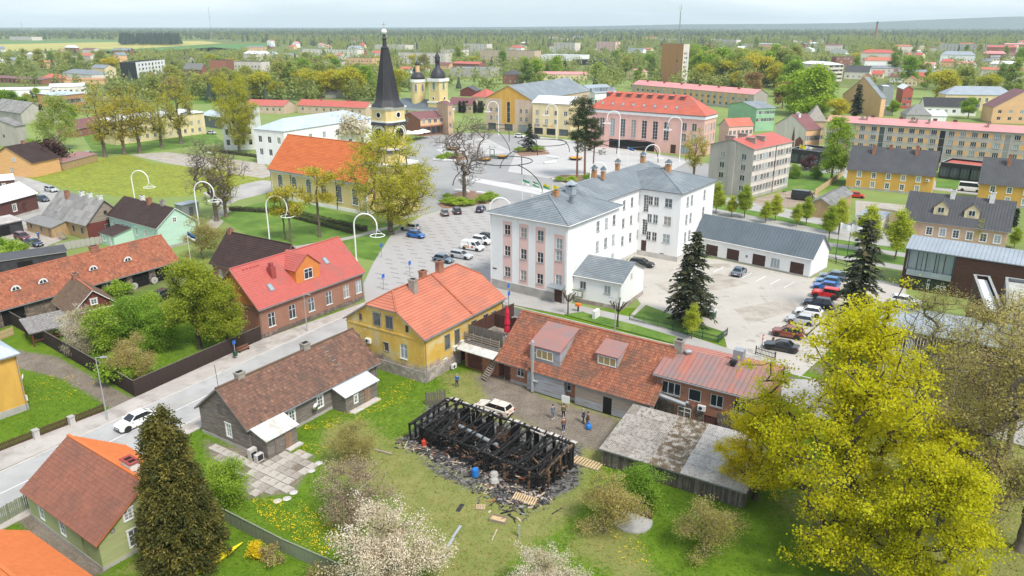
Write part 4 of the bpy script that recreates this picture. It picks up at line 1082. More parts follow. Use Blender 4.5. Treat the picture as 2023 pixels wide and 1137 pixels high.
 pl = M(); pl.box(f,f + .02,-.26,.26,gc + .24,gc + .35); pl.box(-f - .02,-f,-.26,.26,gc + .34,gc + .46); plate = pl.mesh('number_plate','plastic_white')
 def whl():
  m = M(); m.lathe([(wr * .72,-.1),(wr,-.09),(wr,.09),(wr * .72,.1)],14); m.lathe([(.02,.085),(wr * .68,.1),(wr * .7,.06)],10,1); m.lathe([(wr * .7,-.06),(wr * .68,-.1),(.02,-.085)],10,1)
  return m.mesh('wheel',['rubber','rim'] if color != 'burnt' else ['rust','rust'])
 if 'w%s%s' % (wr,color == 'burnt') not in CARC: CARC['w%s%s' % (wr,color == 'burnt')] = whl()
 CARC[k] = (body,glass,lamps,tails,grille,plate,CARC['w%s%s' % (wr,color == 'burnt')],f,w,wr); return CARC[k]
def car(kind,color,x,y,az,label,group='cars parked in the town',cat='car',panelvan=False,cut=True):
 """az: compass heading of the nose, clockwise from the camera's heading"""
 p = G(x,y,.5); body,glass,lamps,tails,grille,plate,wh,f,w,wr = car_meshes(kind,color,panelvan)
 r = thing('van' if 'van' in kind else 'car',label,'van' if 'van' in kind else cat,(p.x,p.y,.02),rad(90 - az),group)
 inst('body',body,r); inst('glass',glass,r); inst('headlight',lamps,r); inst('tail_light',tails,r); inst('bumper_grille',grille,r); inst('number_plate',plate,r)
 for sx in (-.62,.64):
  for sy in (-1,1):
   o = inst('wheel',wh,r,(sx * f,sy * (w - .09),wr)); o.rotation_euler = (math.pi / 2 * (-sy),0,0)
 return r
# ---------------------------------------------------------------- people
def skin_mesh(name,V,E_,Rr,mt,parent,sub=2):
 me = bpy.data.meshes.new(name); me.from_pydata(V,E_,[]); me.materials.append(MAT(mt)); o = link(bpy.data.objects.new(name,me),parent)
 o.modifiers.new('skin','SKIN'); s = o.modifiers.new('sub','SUBSURF'); s.levels = sub; s.render_levels = sub
 d = me.skin_vertices[0].data
 for i,r in enumerate(Rr): d[i].radius = (r,r) if not isinstance(r,tuple) else r
 d[0].use_root = True; return o
def person(x,y,az,top,legs,label,hair='hair_dark',arms='down',shoes='cloth_black',step=.1,h=1.76,group='people standing in the yard'):
 p = G(x,y); s = h / 1.76
 r = thing('person',label,'person',(p.x,p.y,0),rad(-az),group)
 r.scale = (s,s,s)
 hz = {'down': ((.23,-.02,1.1),(.25,.06,.85)),'fold': ((.25,.0,1.13),(.08,.24,1.15)),'phone': ((.22,.02,1.12),(.1,.26,1.22))}[arms]
 V = [(0,0,.95),(0,-.01,1.12),(0,-.02,1.36),(0,-.01,1.5),(0,.01,1.585),(0,.03,1.66),(0,.02,1.72)]; R_ = [(.15,.11),(.14,.1),(.17,.11),.055,.07,.095,.07]; E_ = [(i,i + 1) for i in range(6)]
 def add(v,rr,par): V.append(v); R_.append(rr); E_.append((par,len(V) - 1)); return len(V) - 1
 ends = []
 for sx in (-1,1):
  a = add((sx * .19,-.01,1.42),.06,2); (ex,ey,ez),(wx,wy,wz) = hz
  b = add((sx * ex,ey,ez),.044,a); c = add((sx * wx,wy,wz),.03,b); d = add((sx * wx,wy + .03,wz - .07 if arms == 'down' else wz + .04),.026,c); ends.append((a,b,c))
  for k in range(4):
   e1 = add((sx * wx + (k - 1.5) * .022,wy + .045,(wz - .12 if arms == 'down' else wz + .08) - abs(k - 1.5) * .006),.0085,d); add((sx * wx + (k - 1.5) * .022,wy + .07,(wz - .155 if arms == 'down' else wz + .1)),.008,e1)
  e1 = add((sx * wx - sx * .04,wy + .06,wz - .07 if arms == 'down' else wz + .04),.01,d)
 legi = []
 for sx in (-1,1):
  a = add((sx * .09,0,.88),.09,0); b = add((sx * .11,.03 + sx * step * .3,.5),.06,a); c = add((sx * .12,sx * step * .6 - .02,.09),.04,b); d = add((sx * .13,sx * step * .6 + .12,.04),.035,c); legi.append((a,b,c,d))
 skin_mesh('body',V,E_,R_,'skin',r)
 # nose and ears read at the head's size
 m = M(); m.face([(-.015,.115,1.66),(.015,.115,1.66),(0,.145,1.635)]); m.box(-.1,-.088,.005,.045,1.625,1.685); m.box(.088,.1,.005,.045,1.625,1.685); m.box(-.03,.03,.112,.118,1.6,1.606); m.build('face','skin',r)
 def sub(idx,grow,nm,mt,cut=None):
  mp_ = {j: i for i,j in enumerate(idx)}; skin_mesh(nm,[V[j] for j in idx],[(mp_[a],mp_[b]) for a,b in E_ if a in mp_ and b in mp_],[tuple(q * grow for q in R_[j]) if isinstance(R_[j],tuple) else R_[j] * grow for j in idx],mt,r)
 sub([0,1,2] + [j for e in ends for j in e],1.22,'jacket',top); sub([0] + [j for e in legi for j in e[:3]],1.2,'trousers',legs)
 for e in legi:
  c,d = V[e[2]],V[e[3]]; m = M(); m.hexa([(c[0] - .05,c[1] - .06,0),(c[0] + .05,c[1] - .06,0),(d[0] + .045,d[1] + .06,0),(d[0] - .045,d[1] + .06,0),(c[0] - .04,c[1] - .05,.1),(c[0] + .04,c[1] - .05,.1),(d[0] + .03,d[1] + .04,.05),(d[0] - .03,d[1] + .04,.05)]); m.build('shoe',shoes,r)
 m = M(); m.lathe([(.02,.125),(.07,.11),(.1,.06),(.106,0),(.095,-.05)],10,0,(0,.0,1.68)); m.build('hair',hair,r)
 return r
# ---------------------------------------------------------------- street things
def frame_at(x,y,az=0,z=0): p = G(x,y,z); return (p.x,p.y,z),rad(-az)
def arch_lamp(x,y,ytop,az,label,h=None,ring=1.35,group='white arched lamp posts with hanging rings',reach=3.6):
 p = G(x,y); H = h or hgt(x,y,ytop); r = thing('arch_lamp',label,'street lamp',p,rad(90 - az),group)
 R_ = reach / 2; zc = H - R_; pts = [(0,0,0),(.03,0,zc * .5),(0,0,zc)]
 for i in range(1,13): a = math.pi * i / 12; pts.append((R_ - R_ * math.cos(a),0,zc + R_ * math.sin(a)))
 pts += [(reach,0,zc - .5)]
 m = M(); m.tube(pts,[.14] * 3 + [.13] * 12 + [.1],8); m.lathe([(.3,0),(.28,.12),(.16,.16)],10); m.build('post','steel_white',r)
 zr_ = zc - 1.9
 m = M(); m.tube([(reach,0,zc - .45),(reach,0,zc - .8)],.13,8)
 for i in range(3): a = 2.1 * i + .5; m.tube([(reach,0,zc - .75),(reach + ring * .95 * math.cos(a),ring * .95 * math.sin(a),zr_)],.035,5)
 m.build('hanger','steel_white',r)
 m = M(); m.tube([(reach + ring * math.cos(6.2832 * i / 28),ring * math.sin(6.2832 * i / 28),zr_) for i in range(29)],.085,6,0,.5,False); m.build('lamp_ring','steel_white',r)
 return r
def lamp_post(x,y,ytop,az,label,group='grey street lamps',arm=1.0,mt='steel_galv',h=None):
 p = G(x,y); H = h or hgt(x,y,ytop); r = thing('street_lamp',label,'street lamp',p,rad(90 - az),group)
 m = M(); m.tube([(0,0,0),(0,0,1.2),(0,0,1.25),(0,0,H)],[.09,.09,.065,.045],7); m.tube([(0,0,H - .02),(arm * .6,0,H + .06)],.035,5); m.build('post',mt,r)
 m = M(); m.hexa([(arm * .5,-.13,H),(arm * 1.3,-.1,H + .05),(arm * 1.3,.1,H + .05),(arm * .5,.13,H),(arm * .55,-.1,H + .12),(arm * 1.25,-.08,H + .14),(arm * 1.25,.08,H + .14),(arm * .55,.1,H + .12)]); m.build('lamp_head','steel_grey',r); return r
def bench(x,y,az,label,mt='rust',L=1.9,group='street benches'):
 p = G(x,y); r = thing('bench',label,'bench',p,rad(90 - az),group)
 for i in range(3): boxpart('slat',r,(-L / 2,L / 2,-.22 + i * .15,-.1 + i * .15,.42,.46),mt)
 for i in range(2): boxpart('backrest',r,(-L / 2,L / 2,.24,.28,.55 + i * .17,.68 + i * .17),mt)
 for s in (-1,1): boxpart('leg',r,[(s * L * .38 - .04,s * L * .38 + .04,-.2,.26,0,.42),(s * L * .38 - .03,s * L * .38 + .03,.27,.31,.2,.85)],'steel_black')
 return r
def fence(pts,h,bw,gap,mt,label,name='fence',post=2.4,pm=None,rails=2,vary=.03,cap=None,group=None,z0=.05,pw=.12,cat='fence',thick=.03,pointed=False,px=True):
 P = [G(*p) if px else Vector((p[0],p[1],0)) for p in pts]; o = P[0]; r = thing(name,label,cat,o,0,group); m = M()
 if pointed: m.hexa([(-bw / 2,-thick / 2,0),(bw / 2,-thick / 2,0),(bw / 2,thick / 2,0),(-bw / 2,thick / 2,0),(-bw / 2,-thick / 2,h - .08),(bw / 2,-thick / 2,h - .08),(bw / 2,thick / 2,h - .08),(-bw / 2,thick / 2,h - .08)]); m.hexa([(-bw / 2,-thick / 2,h - .08),(bw / 2,-thick / 2,h - .08),(bw / 2,thick / 2,h - .08),(-bw / 2,thick / 2,h - .08),(-.01,-thick / 2,h),(.01,-thick / 2,h),(.01,thick / 2,h),(-.01,thick / 2,h)])
 else: m.box(-bw / 2,bw / 2,-thick / 2,thick / 2,0,h)
 bme = m.mesh('board',mt); n = 0
 tot = sum((b - a).length for a,b in zip(P,P[1:])); step = max(bw + gap,tot / 296)
 if step > bw + gap:
  m = M(); b2 = step - gap; m.box(-b2 / 2,b2 / 2,-thick / 2,thick / 2,0,h); bme = m.mesh('board',mt)
 for a,b in zip(P,P[1:]):
  d = b - a; L = d.length; d.normalize(); ang = math.atan2(d.y,d.x); k = max(1,int(L / step)); st = L / k; s = Vector((-d.y,d.x,0))
  for i in range(k):
   q = a - o + d * (st * (i + .5)) + s * RND.uniform(-.012,.012); ob_ = inst('board',bme,r,(q.x,q.y,z0),ang + RND.uniform(-.02,.02)); ob_.scale = (1,1,1 + RND.uniform(-vary,vary)); ob_.rotation_euler[1] = RND.uniform(-.012,.012)
  kp = max(1,int(round(L / post)));
  for i in range(kp + 1):
   q = a - o + d * (L * i / kp) + s * (thick + pw / 2); mm = M(); mm.box(-pw / 2,pw / 2,-pw / 2,pw / 2,0,h + .06); mm.build('post',pm or mt,r,loc=(q.x,q.y,0),rz=ang)
  for i in range(rails):
   zz = z0 + h * (.25 + .5 * i / max(1,rails - 1)); mm = M(); mm.beam(a - o + s * (thick / 2 + .02) + Vector((0,0,zz)),b - o + s * (thick / 2 + .02) + Vector((0,0,zz)),.035,.08); mm.build('rail',pm or mt,r)
  if cap: mm = M(); mm.beam(a - o + Vector((0,0,h + z0 + .03)),b - o + Vector((0,0,h + z0 + .03)),.12,.05); mm.build('cap_rail',cap,r)
 return r
def flagpole(x,y,ytop,cols,label,az=90,fl=1.6,fh=1.0,pole='steel_white',group=None,h=None,z=0,slope=.25):
 p = G(x,y,z); H = h or hgt(x,y,ytop) - z; r = thing('flagpole',label,'flagpole',p,rad(90 - az),group)
 m = M(); m.tube([(0,0,0),(0,0,H)],[.06,.035],6); m.build('pole',pole,r); m.lathe([(.0,0),(.07,.04),(.0,.1)],6,0,(0,0,H)); k = len(cols); f = M()
 for j in range(k):
  for i in range(6):
   x0,x1 = .05 + fl * i / 6,.05 + fl * (i + 1) / 6; w = lambda q: math.sin(q * 4) * .1
   za,zb = H - .15 - fh * j / k,H - .15 - fh * (j + 1) / k
   f.face([(x0,w(x0),zb - x0 * slope),(x1,w(x1),zb - x1 * slope),(x1,w(x1),za - x1 * slope),(x0,w(x0),za - x0 * slope)],j)
 f.build('flag',['flag_' + c for c in cols],r); return r
def ac_unit(x,y,z,rz,par,mt='plastic_white'):
 m = M(); m.box(-.42,.42,-.32,0,0,.6); m.lathe([(.02,0),(.2,.0),(.2,.02)],10,1,(0,0,0))
 o = m.mesh('air_conditioner',[mt,'steel_black'])
 for v in o.vertices[8:]: v.co = (v.co.x - .1,-.325 - v.co.z,.3 + v.co.y)
 return inst('air_conditioner',o,par,(x,y,z),rz)
def sat_dish(par,loc,rz):
 m = M(); m.lathe([(.03,0),(.28,.06),(.42,.15)],14); me = m.mesh('satellite_dish','plastic_white',True)
 for v in me.vertices: v.co = (v.co.x,-.15 - v.co.z,v.co.y)
 return inst('satellite_dish',me,par,loc,rz)
# ---------------------------------------------------------------- ground
def sheet(name,pts,mt,z,px=True,kind='structure',th=0.0,parent=None):
 P = [G(p[0],p[1]) if px else Vector((p[0],p[1],0)) for p in pts]; ar = sum(P[i].x * P[(i + 1) % len(P)].y - P[(i + 1) % len(P)].x * P[i].y for i in range(len(P)))
 if ar < 0: P.reverse()
 m = M(); m.face([(p.x,p.y,z) for p in P])
 if th:
  for i in range(len(P)): a,b = P[i],P[(i + 1) % len(P)]; m.face([(a.x,a.y,z - th),(b.x,b.y,z - th),(b.x,b.y,z),(a.x,a.y,z)])
 o = m.build(name,mt,parent); o['kind'] = kind; return o
def strip(name,A,B,l,r_,e0,e1,mt,z,th=0.0):
 """band along the line A-B: from l metres left to r_ metres right of it, stretched by e0/e1 metres"""
 a,b = G(*A),G(*B); d = (b - a).normalized(); s = Vector((d.y,-d.x,0)); a = a - d * e0; b = b + d * e1
 return sheet(name,[a - s * l,a + s * r_,b + s * r_,b - s * l],mt,z,False,th=th)
def pmask(X,Y,pts,soft,px=True):
 P = np.array([G(*p)[:2] if px else p for p in pts]); ins = np.zeros(X.shape,bool); D = np.full(X.shape,1e9)
 for i in range(len(P)):
  x0,y0 = P[i]; x1,y1 = P[(i + 1) % len(P)]
  c = ((y0 > Y) != (y1 > Y)) & (X < (x1 - x0) * (Y - y0) / (y1 - y0 + 1e-9) + x0); ins ^= c
  t = np.clip(((X - x0) * (x1 - x0) + (Y - y0) * (y1 - y0)) / ((x1 - x0) ** 2 + (y1 - y0) ** 2 + 1e-9),0,1)
  D = np.minimum(D,np.hypot(X - x0 - t * (x1 - x0),Y - y0 - t * (y1 - y0)))
 return np.clip(.5 + np.where(ins,D,-D) / (2 * soft),0,1)
def vnoise(X,Y,s,seed=0):
 rs = np.random.RandomState(seed); T = rs.uniform(0,1,(64,64)); x = X / s + 1000; y = Y / s + 1000; xi = np.floor(x).astype(int); yi = np.floor(y).astype(int); fx = x - xi; fy = y - yi
 fx = fx * fx * (3 - 2 * fx); fy = fy * fy * (3 - 2 * fy); g = lambda a,b: T[a % 64,b % 64]
 return (g(xi,yi) * (1 - fx) + g(xi + 1,yi) * fx) * (1 - fy) + (g(xi,yi + 1) * (1 - fx) + g(xi + 1,yi + 1) * fx) * fy
def yard():
 m,t,n,l,p = newmat('yard_ground'); v = COORD(t)
 def att(k):
  a = n.new('ShaderNodeAttribute'); a.attribute_name = k; return a.outputs['Fac']
 lush = MIX(t,NOISE(t,v,.6,5,.65),(.08,.17,.01),(.15,.25,.02)); lush = MIX(t,NOISE(t,v,6,4,.7,.3,.7,0,.6),lush,(.16,.24,.02))
 dry = MIX(t,NOISE(t,v,.45,6,.7),(.15,.205,.03),(.28,.285,.085)); dry = MIX(t,NOISE(t,v,5,4,.75,.35,.7,0,.7),dry,(.31,.285,.125))
 dirt = MIX(t,NOISE(t,v,.4,6,.7),(.15,.115,.085),(.26,.215,.165)); dirt = MIX(t,NOISE(t,v,4,5,.75,.45,.65,0,.6),dirt,(.36,.33,.29))
 ash = MIX(t,NOISE(t,v,1.6,7,.75,.42,.6),(.018,.017,.017),(.2,.19,.18)); ash = MIX(t,NOISE(t,v,3.5,6,.75,.56,.64),ash,(.5,.47,.44))
 e = NOISE(t,v,2.2,6,.75,.25,.75,-.45,.45)
 def brk(a,k=1.0):      # ragged edge: mask + noise
  q = n.new('ShaderNodeMath'); q.operation = 'ADD'; l.new(a,q.inputs[0]); l.new(e,q.inputs[1]); r = n.new('ShaderNodeMapRange'); l.new(q.outputs[0],r.inputs[0]); r.inputs[1].default_value = .35; r.inputs[2].default_value = .65; return r.outputs[0]
 c = MIX(t,brk(att('dry')),lush,dry); c = MIX(t,brk(att('dirt')),c,dirt); c = MIX(t,brk(att('ash')),c,ash)
 l.new(c,p.inputs['Base Color']); p.inputs['Roughness'].default_value = .95; p.inputs['Specular IOR Level'].default_value = .1
 b = n.new('ShaderNodeBump'); b.inputs['Strength'].default_value = .8; b.inputs['Distance'].default_value = .12; l.new(NOISE(t,v,7,6,.75,.2,.8),b.inputs['Height']); l.new(b.outputs[0],p.inputs['Normal'])
 xs = np.arange(-75,62.1,.5); ys = np.arange(36,112.1,.5); X,Y = np.meshgrid(xs,ys)
 nA = vnoise(X,Y,5,1) - .5
 dry_ = np.maximum.reduce([pmask(X,Y,[(640,850),(760,790),(860,770),(1200,800),(1210,900),(1180,1000),(1100,1060),(1000,1160),(830,1180),(780,1000),(640,950)],2.2),.8 * pmask(X,Y,[(1130,1000),(1300,1010),(1250,1137),(1050,1137)],3),pmask(X,Y,[(1480,900),(2100,850),(2100,1200),(1700,1200)],4) * .75,
   pmask(X,Y,[(870,740),(1000,720),(1290,830),(1200,880),(1000,860),(880,790)],1.5),pmask(X,Y,[(210,1137),(330,1050),(400,1100),(300,1160)],1.5)]) + nA * .8
 dry_ *= 1 - .6 * pmask(X,Y,[(760,750),(850,760),(840,860),(760,880),(700,830)],2)
 dirt_ = np.maximum.reduce([pmask(X,Y,[(930,740),(1010,735),(1080,790),(1220,830),(1190,890),(1130,880),(1060,850),(960,790)],1.6),pmask(X,Y,[(400,870),(440,880),(620,900),(585,975),(480,985),(425,920)],1.2) * .9,pmask(X,Y,[(20,690),(110,705),(275,792),(225,815),(130,750),(30,725)],.8),pmask(X,Y,[(240,590),(330,545),(420,530),(420,560),(330,575),(280,595)],1),
   pmask(X,Y,[(1560,720),(1800,700),(2100,800),(2100,880),(1800,820)],2) * .55,pmask(X,Y,[(35,1030),(60,1008),(222,1130),(130,1150)],.6)]) + nA * .25
 ash_ = np.maximum.reduce([pmask(X,Y,[(800,870),(850,790),(1150,880),(1150,960),(1080,995),(960,960),(860,915)],1.0),.8 * pmask(X,Y,[(960,950),(1080,985),(1060,1010),(970,985)],1.2),.75 * pmask(X,Y,[(800,890),(950,950),(940,975),(860,940)],.8)]) + nA * .2
 V = np.stack([X.ravel(),Y.ravel(),np.zeros(X.size)],1); h,w = X.shape; I = np.arange(h * w).reshape(h,w); FC = np.stack([I[:-1,:-1],I[:-1,1:],I[1:,1:],I[1:,:-1]],-1).reshape(-1,4)
 me = np_mesh('yard_ground',V,FC,'yard_ground')
 for k,a in (('dry',dry_),('dirt',dirt_),('ash',ash_)): at = me.attributes.new(k,'FLOAT','POINT'); at.data.foreach_set('value',np.clip(a,0,1).astype(np.float32).ravel())
 o = inst('yard_ground',me); o['kind'] = 'structure'
 # grass tufts: short blades over the near yards
 rs = np.random.RandomState(9); n_ = 90000; px_ = rs.uniform(-62,45,n_); py_ = rs.uniform(44,104,n_)
 bi = np.clip(((py_ - 36) / .5).astype(int),0,h - 1),np.clip(((px_ + 75) / .5).astype(int),0,w - 1)
 ok = (np.clip(dirt_,0,1)[bi] < .35) & (np.clip(ash_,0,1)[bi] < .35)
 for q in HOLES: ok &= pmask(px_,py_,q,.05,False) < .5
 px_,py_ = px_[ok],py_[ok]; dr = np.clip(dry_,0,1)[bi][ok]; C = np.stack([px_,py_,np.full(len(px_),.03)],1)
 for nm,mt,sel in (('grass','grass_blade',dr < .5),('dry_grass','grass_dry',dr >= .5)):
  sel &= rs.uniform(0,1,len(sel)) < (1 if nm == 'grass' else .6)
  o = inst(nm,leafmesh(nm,C[sel],2,.12,.075,mt,rs,.2,.9)); o['kind'] = 'stuff'
 fl = []
 for poly,k in (([(500,985),(600,985),(680,1060),(640,1110),(500,1010)],420),([(680,810),(830,740),(800,800),(700,830)],260),([(570,850),(690,810),(660,850)],90),([(520,870),(660,880),(640,910)],60),([(150,760),(280,775),(420,700),(300,690)],90),([(1200,1040),(1290,1080),(1270,1137),(1230,1137)],40),([(60,750),(150,735),(150,790),(60,800)],90),([(480,1090),(540,1085),(520,1110)],120)):
  P = np.array([G(*p)[:2] for p in poly]); lo,hi_ = P.min(0),P.max(0); X2 = rs.uniform(lo[0],hi_[0],k * 3); Y2 = rs.uniform(lo[1],hi_[1],k * 3); ok = pmask(X2,Y2,poly,.4) * (.3 + vnoise(X2,Y2,1.6,4)) > .5
  fl += [(x,y,.13) for x,y in zip(X2[ok][:k],Y2[ok][:k])]
 o = inst('dandelions',leafmesh('dandelions',np.array(fl),3,.07,.05,'flower_yellow',rs,.3,2)); o['kind'] = 'stuff'
# the base plain reaches the horizon
m,t,n,l,p = newmat('plain'); v = COORD(t)
c = MIX(t,NOISE(t,v,.006,6,.6),(.09,.14,.03),(.17,.19,.06)); c = MIX(t,NOISE(t,v,.05,6,.65,.5,.6),c,(.22,.2,.12)); c = MIX(t,NOISE(t,v,.5,4,.7,.3,.7,0,.4),c,(.14,.2,.03))
l.new(c,p.inputs['Base Color']); p.inputs['Roughness'].default_value = .95; p.inputs['Specular IOR Level'].default_value = .1
sheet('ground',[(-9500,-300),(9500,-300),(9500,11500),(-9500,11500)],'plain',-.03,False)
for nm,pts,mt in (('field',[(-60,103),(330,100),(420,93),(470,97),(300,110),(-60,112)],'field_green'),('field',[(-60,88),(250,82),(400,80),(440,85),(250,97),(-60,102)],'field_yellow'),('field',[(150,97.5),(250,97),(430,88),(560,85),(520,97),(330,112),(200,104)],'field_green'),('field',[(-60,82),(250,79),(240,82),(-60,87)],'field_green'),
     ('meadow',[(285,175),(400,172),(440,185),(430,205),(330,205),(290,195)],'lawn'),('meadow',[(540,170),(640,172),(630,190),(560,190)],'lawn'),('meadow',[(160,262),(225,258),(400,262),(430,282),(250,300),(180,295)],'lawn'),('meadow',[(860,122),(920,120),(960,128),(880,132)],'lawn')):
 sheet(nm,pts,mt,.01)
# town ground, then roads and squares, each a sheet above the last
sheet('town_ground',[(-120,270),(300,205),(1000,150),(2150,190),(2150,560),(1730,720),(1500,760),(1000,600),(700,600),(300,520),(-120,640)],'field_dull',-.012)
sheet('flower_meadow',[(25,345),(120,325),(250,303),(300,322),(400,330),(560,350),(560,352),(500,362),(420,385),(260,392),(130,372),(95,362)],'lawn_flower',.0)
sheet('street',[(35,345),(90,362),(125,378),(130,400),(90,420),(60,440),(-40,480),(-60,440),(60,400),(80,380),(20,355)],'asphalt_light',.004)
sheet('street',[(255,305),(330,300),(520,322),(540,345),(520,352),(330,322)],'gravel',.004)
sheet('street',[(400,380),(520,355),(560,360),(550,375),(470,395),(440,410)],'asphalt_light',.004)
sheet('lawn',[(170,300),(420,262),(440,280),(260,305)],'lawn',.004)
sheet('courtyard',[(0,470),(60,440),(110,445),(130,470),(60,500),(0,505)],'gravel',.004)
sheet('market_square',[(770,330),(800,290),(840,268),(905,262),(960,262),(1060,270),(1330,308),(1430,330),(1440,352),(1330,385),(1120,378),(1075,392),(1060,408),(960,388),(830,425),(760,440),(800,400)],'plaza_dark',.004)
sheet('parking_square',[(722,602),(718,560),(738,518),(776,458),(835,425),(960,388),(1060,408),(980,440),(975,570),(1010,590),(995,606),(860,640),(735,628)],'paver',.01)
sheet('light_paving',[(1003,339),(1019,302),(1052,268),(1200,285),(1360,318),(1330,335),(1240,350),(1130,370),(1086,352)],'plaza_light',.01)
sheet('light_paving',[(862,295),(885,276),(960,272),(1017,302),(960,304),(880,308)],'plaza_light',.01)
sheet('pale_band',[(900,351),(922,348),(1090,376),(1072,386)],'plaza_pale',.016)
sheet('pale_band',[(1020,303),(1060,298),(1085,300),(1085,304),(1030,309)],'mulch',.016)
KA,KB = (209,840),(500,708)     # far kerb of the street
strip('road',KA,KB,0,7.4,60,44,'asphalt',.012)
strip('cross_road',(1000,606),(1326,687),.3,7.0,14,22,'asphalt_dark',.016)
strip('lane_line',KA,KB,-3.62,3.74,60,26,'paint_white',.022)
strip('kerb',KA,KB,.16,0,60,21,'kerb',.11,.1)
strip('kerb',KA,KB,-7.4,7.56,60,14,'kerb',.11,.1)
sheet('pavement',[(-120,940),(0,892),(205,814),(262,788),(515,672),(722,597),(726,606),(676,629),(500,706),(209,838),(-120,984)],'pavement',.10,th=.1)
strip('pavement',KA,KB,-7.56,9.6,60,12,'pavement',.10,.1)
strip('kerb',(1000,602),(1326,681),.0,.16,3,20,'kerb',.13,.12)
sheet('pavement',[(968,562),(1120,598),(1250,628),(1435,688),(1560,725),(1550,735),(1330,679),(1150,616),(1112,622),(1000,600)],'pavement_grey',.112,th=.1)
sheet('verge',[(1114,622),(1150,617),(1250,641),(1352,671),(1330,679)],'lawn',.118)
sheet('car_park',[(1200,505),(1290,500),(1420,512),(1602,550),(1650,532),(1790,565),(1790,585),(1740,600),(1580,745),(1500,705),(1437,690),(1432,668),(1290,620),(1240,628),(1266,600)],'yard_asphalt',.02)
sheet('lawn',[(1243,632),(1276,602),(1330,622),(1430,655),(1428,672),(1415,676)],'lawn',.03)
sheet('lawn',[(1215,512),(1232,502),(1248,506),(1240,514)],'lawn',.03)
sheet('avenue',[(1395,385),(1480,395),(1640,432),(1700,440),(1830,470),(2100,520),(2100,545),(1790,535),(1630,508),(1400,440)],'asphalt_light',.008)
sheet('verge',[(1632,485),(1790,508),(1786,524),(1630,500)],'lawn',.016); sheet('verge',[(1636,470),(1795,492),(1793,500),(1634,478)],'lawn',.016)
sheet('verge',[(1405,398),(1640,448),(1640,456),(1405,410)],'lawn',.016)
sheet('lawn',[(1550,352),(1570,335),(1665,345),(1680,372),(1640,380),(1580,372),(1545,380)],'lawn',.012); sheet('gravel_yard',[(1480,395),(1545,378),(1600,375),(1620,385),(1600,400),(1560,410),(1500,405)],'dirt',.012)
sheet('street',[(1560,325),(1640,325),(1760,345),(2060,385),(2060,400),(1850,375),(1660,350),(1560,335)],'asphalt_light',.008); sheet('lawn',[(1850,350),(1940,358),(1938,378),(1848,370)],'lawn',.014)
sheet('gravel_yard',[(1690,395),(1790,405),(1790,440),(1740,450),(1690,430)],'gravel',.012)
sheet('path',[(440,408),(460,415),(430,450),(400,470),(390,460)],'gravel',.006)
sheet('church_lawn',[(432,430),(470,410),(540,395),(600,400),(712,430),(800,445),(830,460),(776,462),(742,515),(700,507),(680,480),(590,485),(500,470)],'lawn',.008)
sheet('path',[(500,472),(585,486),(690,467),(760,448),(790,442),(787,447),(700,470),(590,494),(500,478)],'pavement_grey',.014)
sheet('flower_bed',[(865,404),(885,385),(925,375),(975,384),(965,402),(900,410),(875,412)],'mulch',.03); sheet('flower_bed',[(1018,302),(1030,290),(1070,293),(1085,298),(1040,303)],'mulch',.022); sheet('flower_bed',[(862,310),(905,300),(930,312),(905,318),(872,318)],'mulch',.022); sheet('flower_bed',[(1085,352),(1110,345),(1185,345),(1180,362),(1120,362)],'mulch',.022)
sheet('park_road',[(1480,748),(1560,748),(1640,752),(1760,760),(1900,800),(2100,850),(2100,900),(1900,850),(1740,812),(1620,830)],'asphalt_light',.026)
for poly in ([(330,800),(372,782),(392,790),(350,809)],[(560,668),(600,652),(618,658),(578,676)],[(90,905),(140,884),(150,890),(100,912)]): sheet('asphalt_patch',poly,'asphalt_light' if poly[0][0] != 560 else 'pavement_grey',.017)
for poly in ([(1290,560),(1420,540),(1480,560),(1340,590)],[(1450,610),(1560,590),(1580,610),(1480,640)],[(1380,522),(1440,520),(1445,528),(1385,532)]): sheet('asphalt_patch',poly,'gravel',.024)
for i in range(7): x = 1400 + i * 28; sheet('parking_line',[(x,521 + i * 6),(x + 2,521.5 + i * 6),(x - 18,532 + i * 6),(x - 20,531.5 + i * 6)],'paint_white',.028)
HOLES = [[(q.x,q.y) for q in [G(*p) for p in poly]] for poly in ([(1200,505),(1290,500),(1420,512),(1602,550),(1790,565),(1740,600),(1580,745),(1500,705),(1437,690),(1432,668),(1290,620),(1240,628)],[(1560,770),(1640,752),(1760,760),(1900,800),(2100,850),(2100,900),(1900,850),(1740,812),(1620,830)])]
for A_,B_,l_,r_,e0,e1 in ((KA,KB,5,10,70,60),((1000,602),(1326,681),6,7.5,20,80)):
 a_,b_ = G(*A_),G(*B_); d_ = (b_ - a_).normalized(); s_ = Vector((d_.y,-d_.x,0)); a_ -= d_ * e0; b_ += d_ * e1; HOLES.append([(q.x,q.y) for q in (a_ - s_ * (l_ if e1 == 80 else .5),a_ + s_ * r_,b_ + s_ * r_,b_ - s_ * (l_ if e1 == 80 else .5))])
yard()
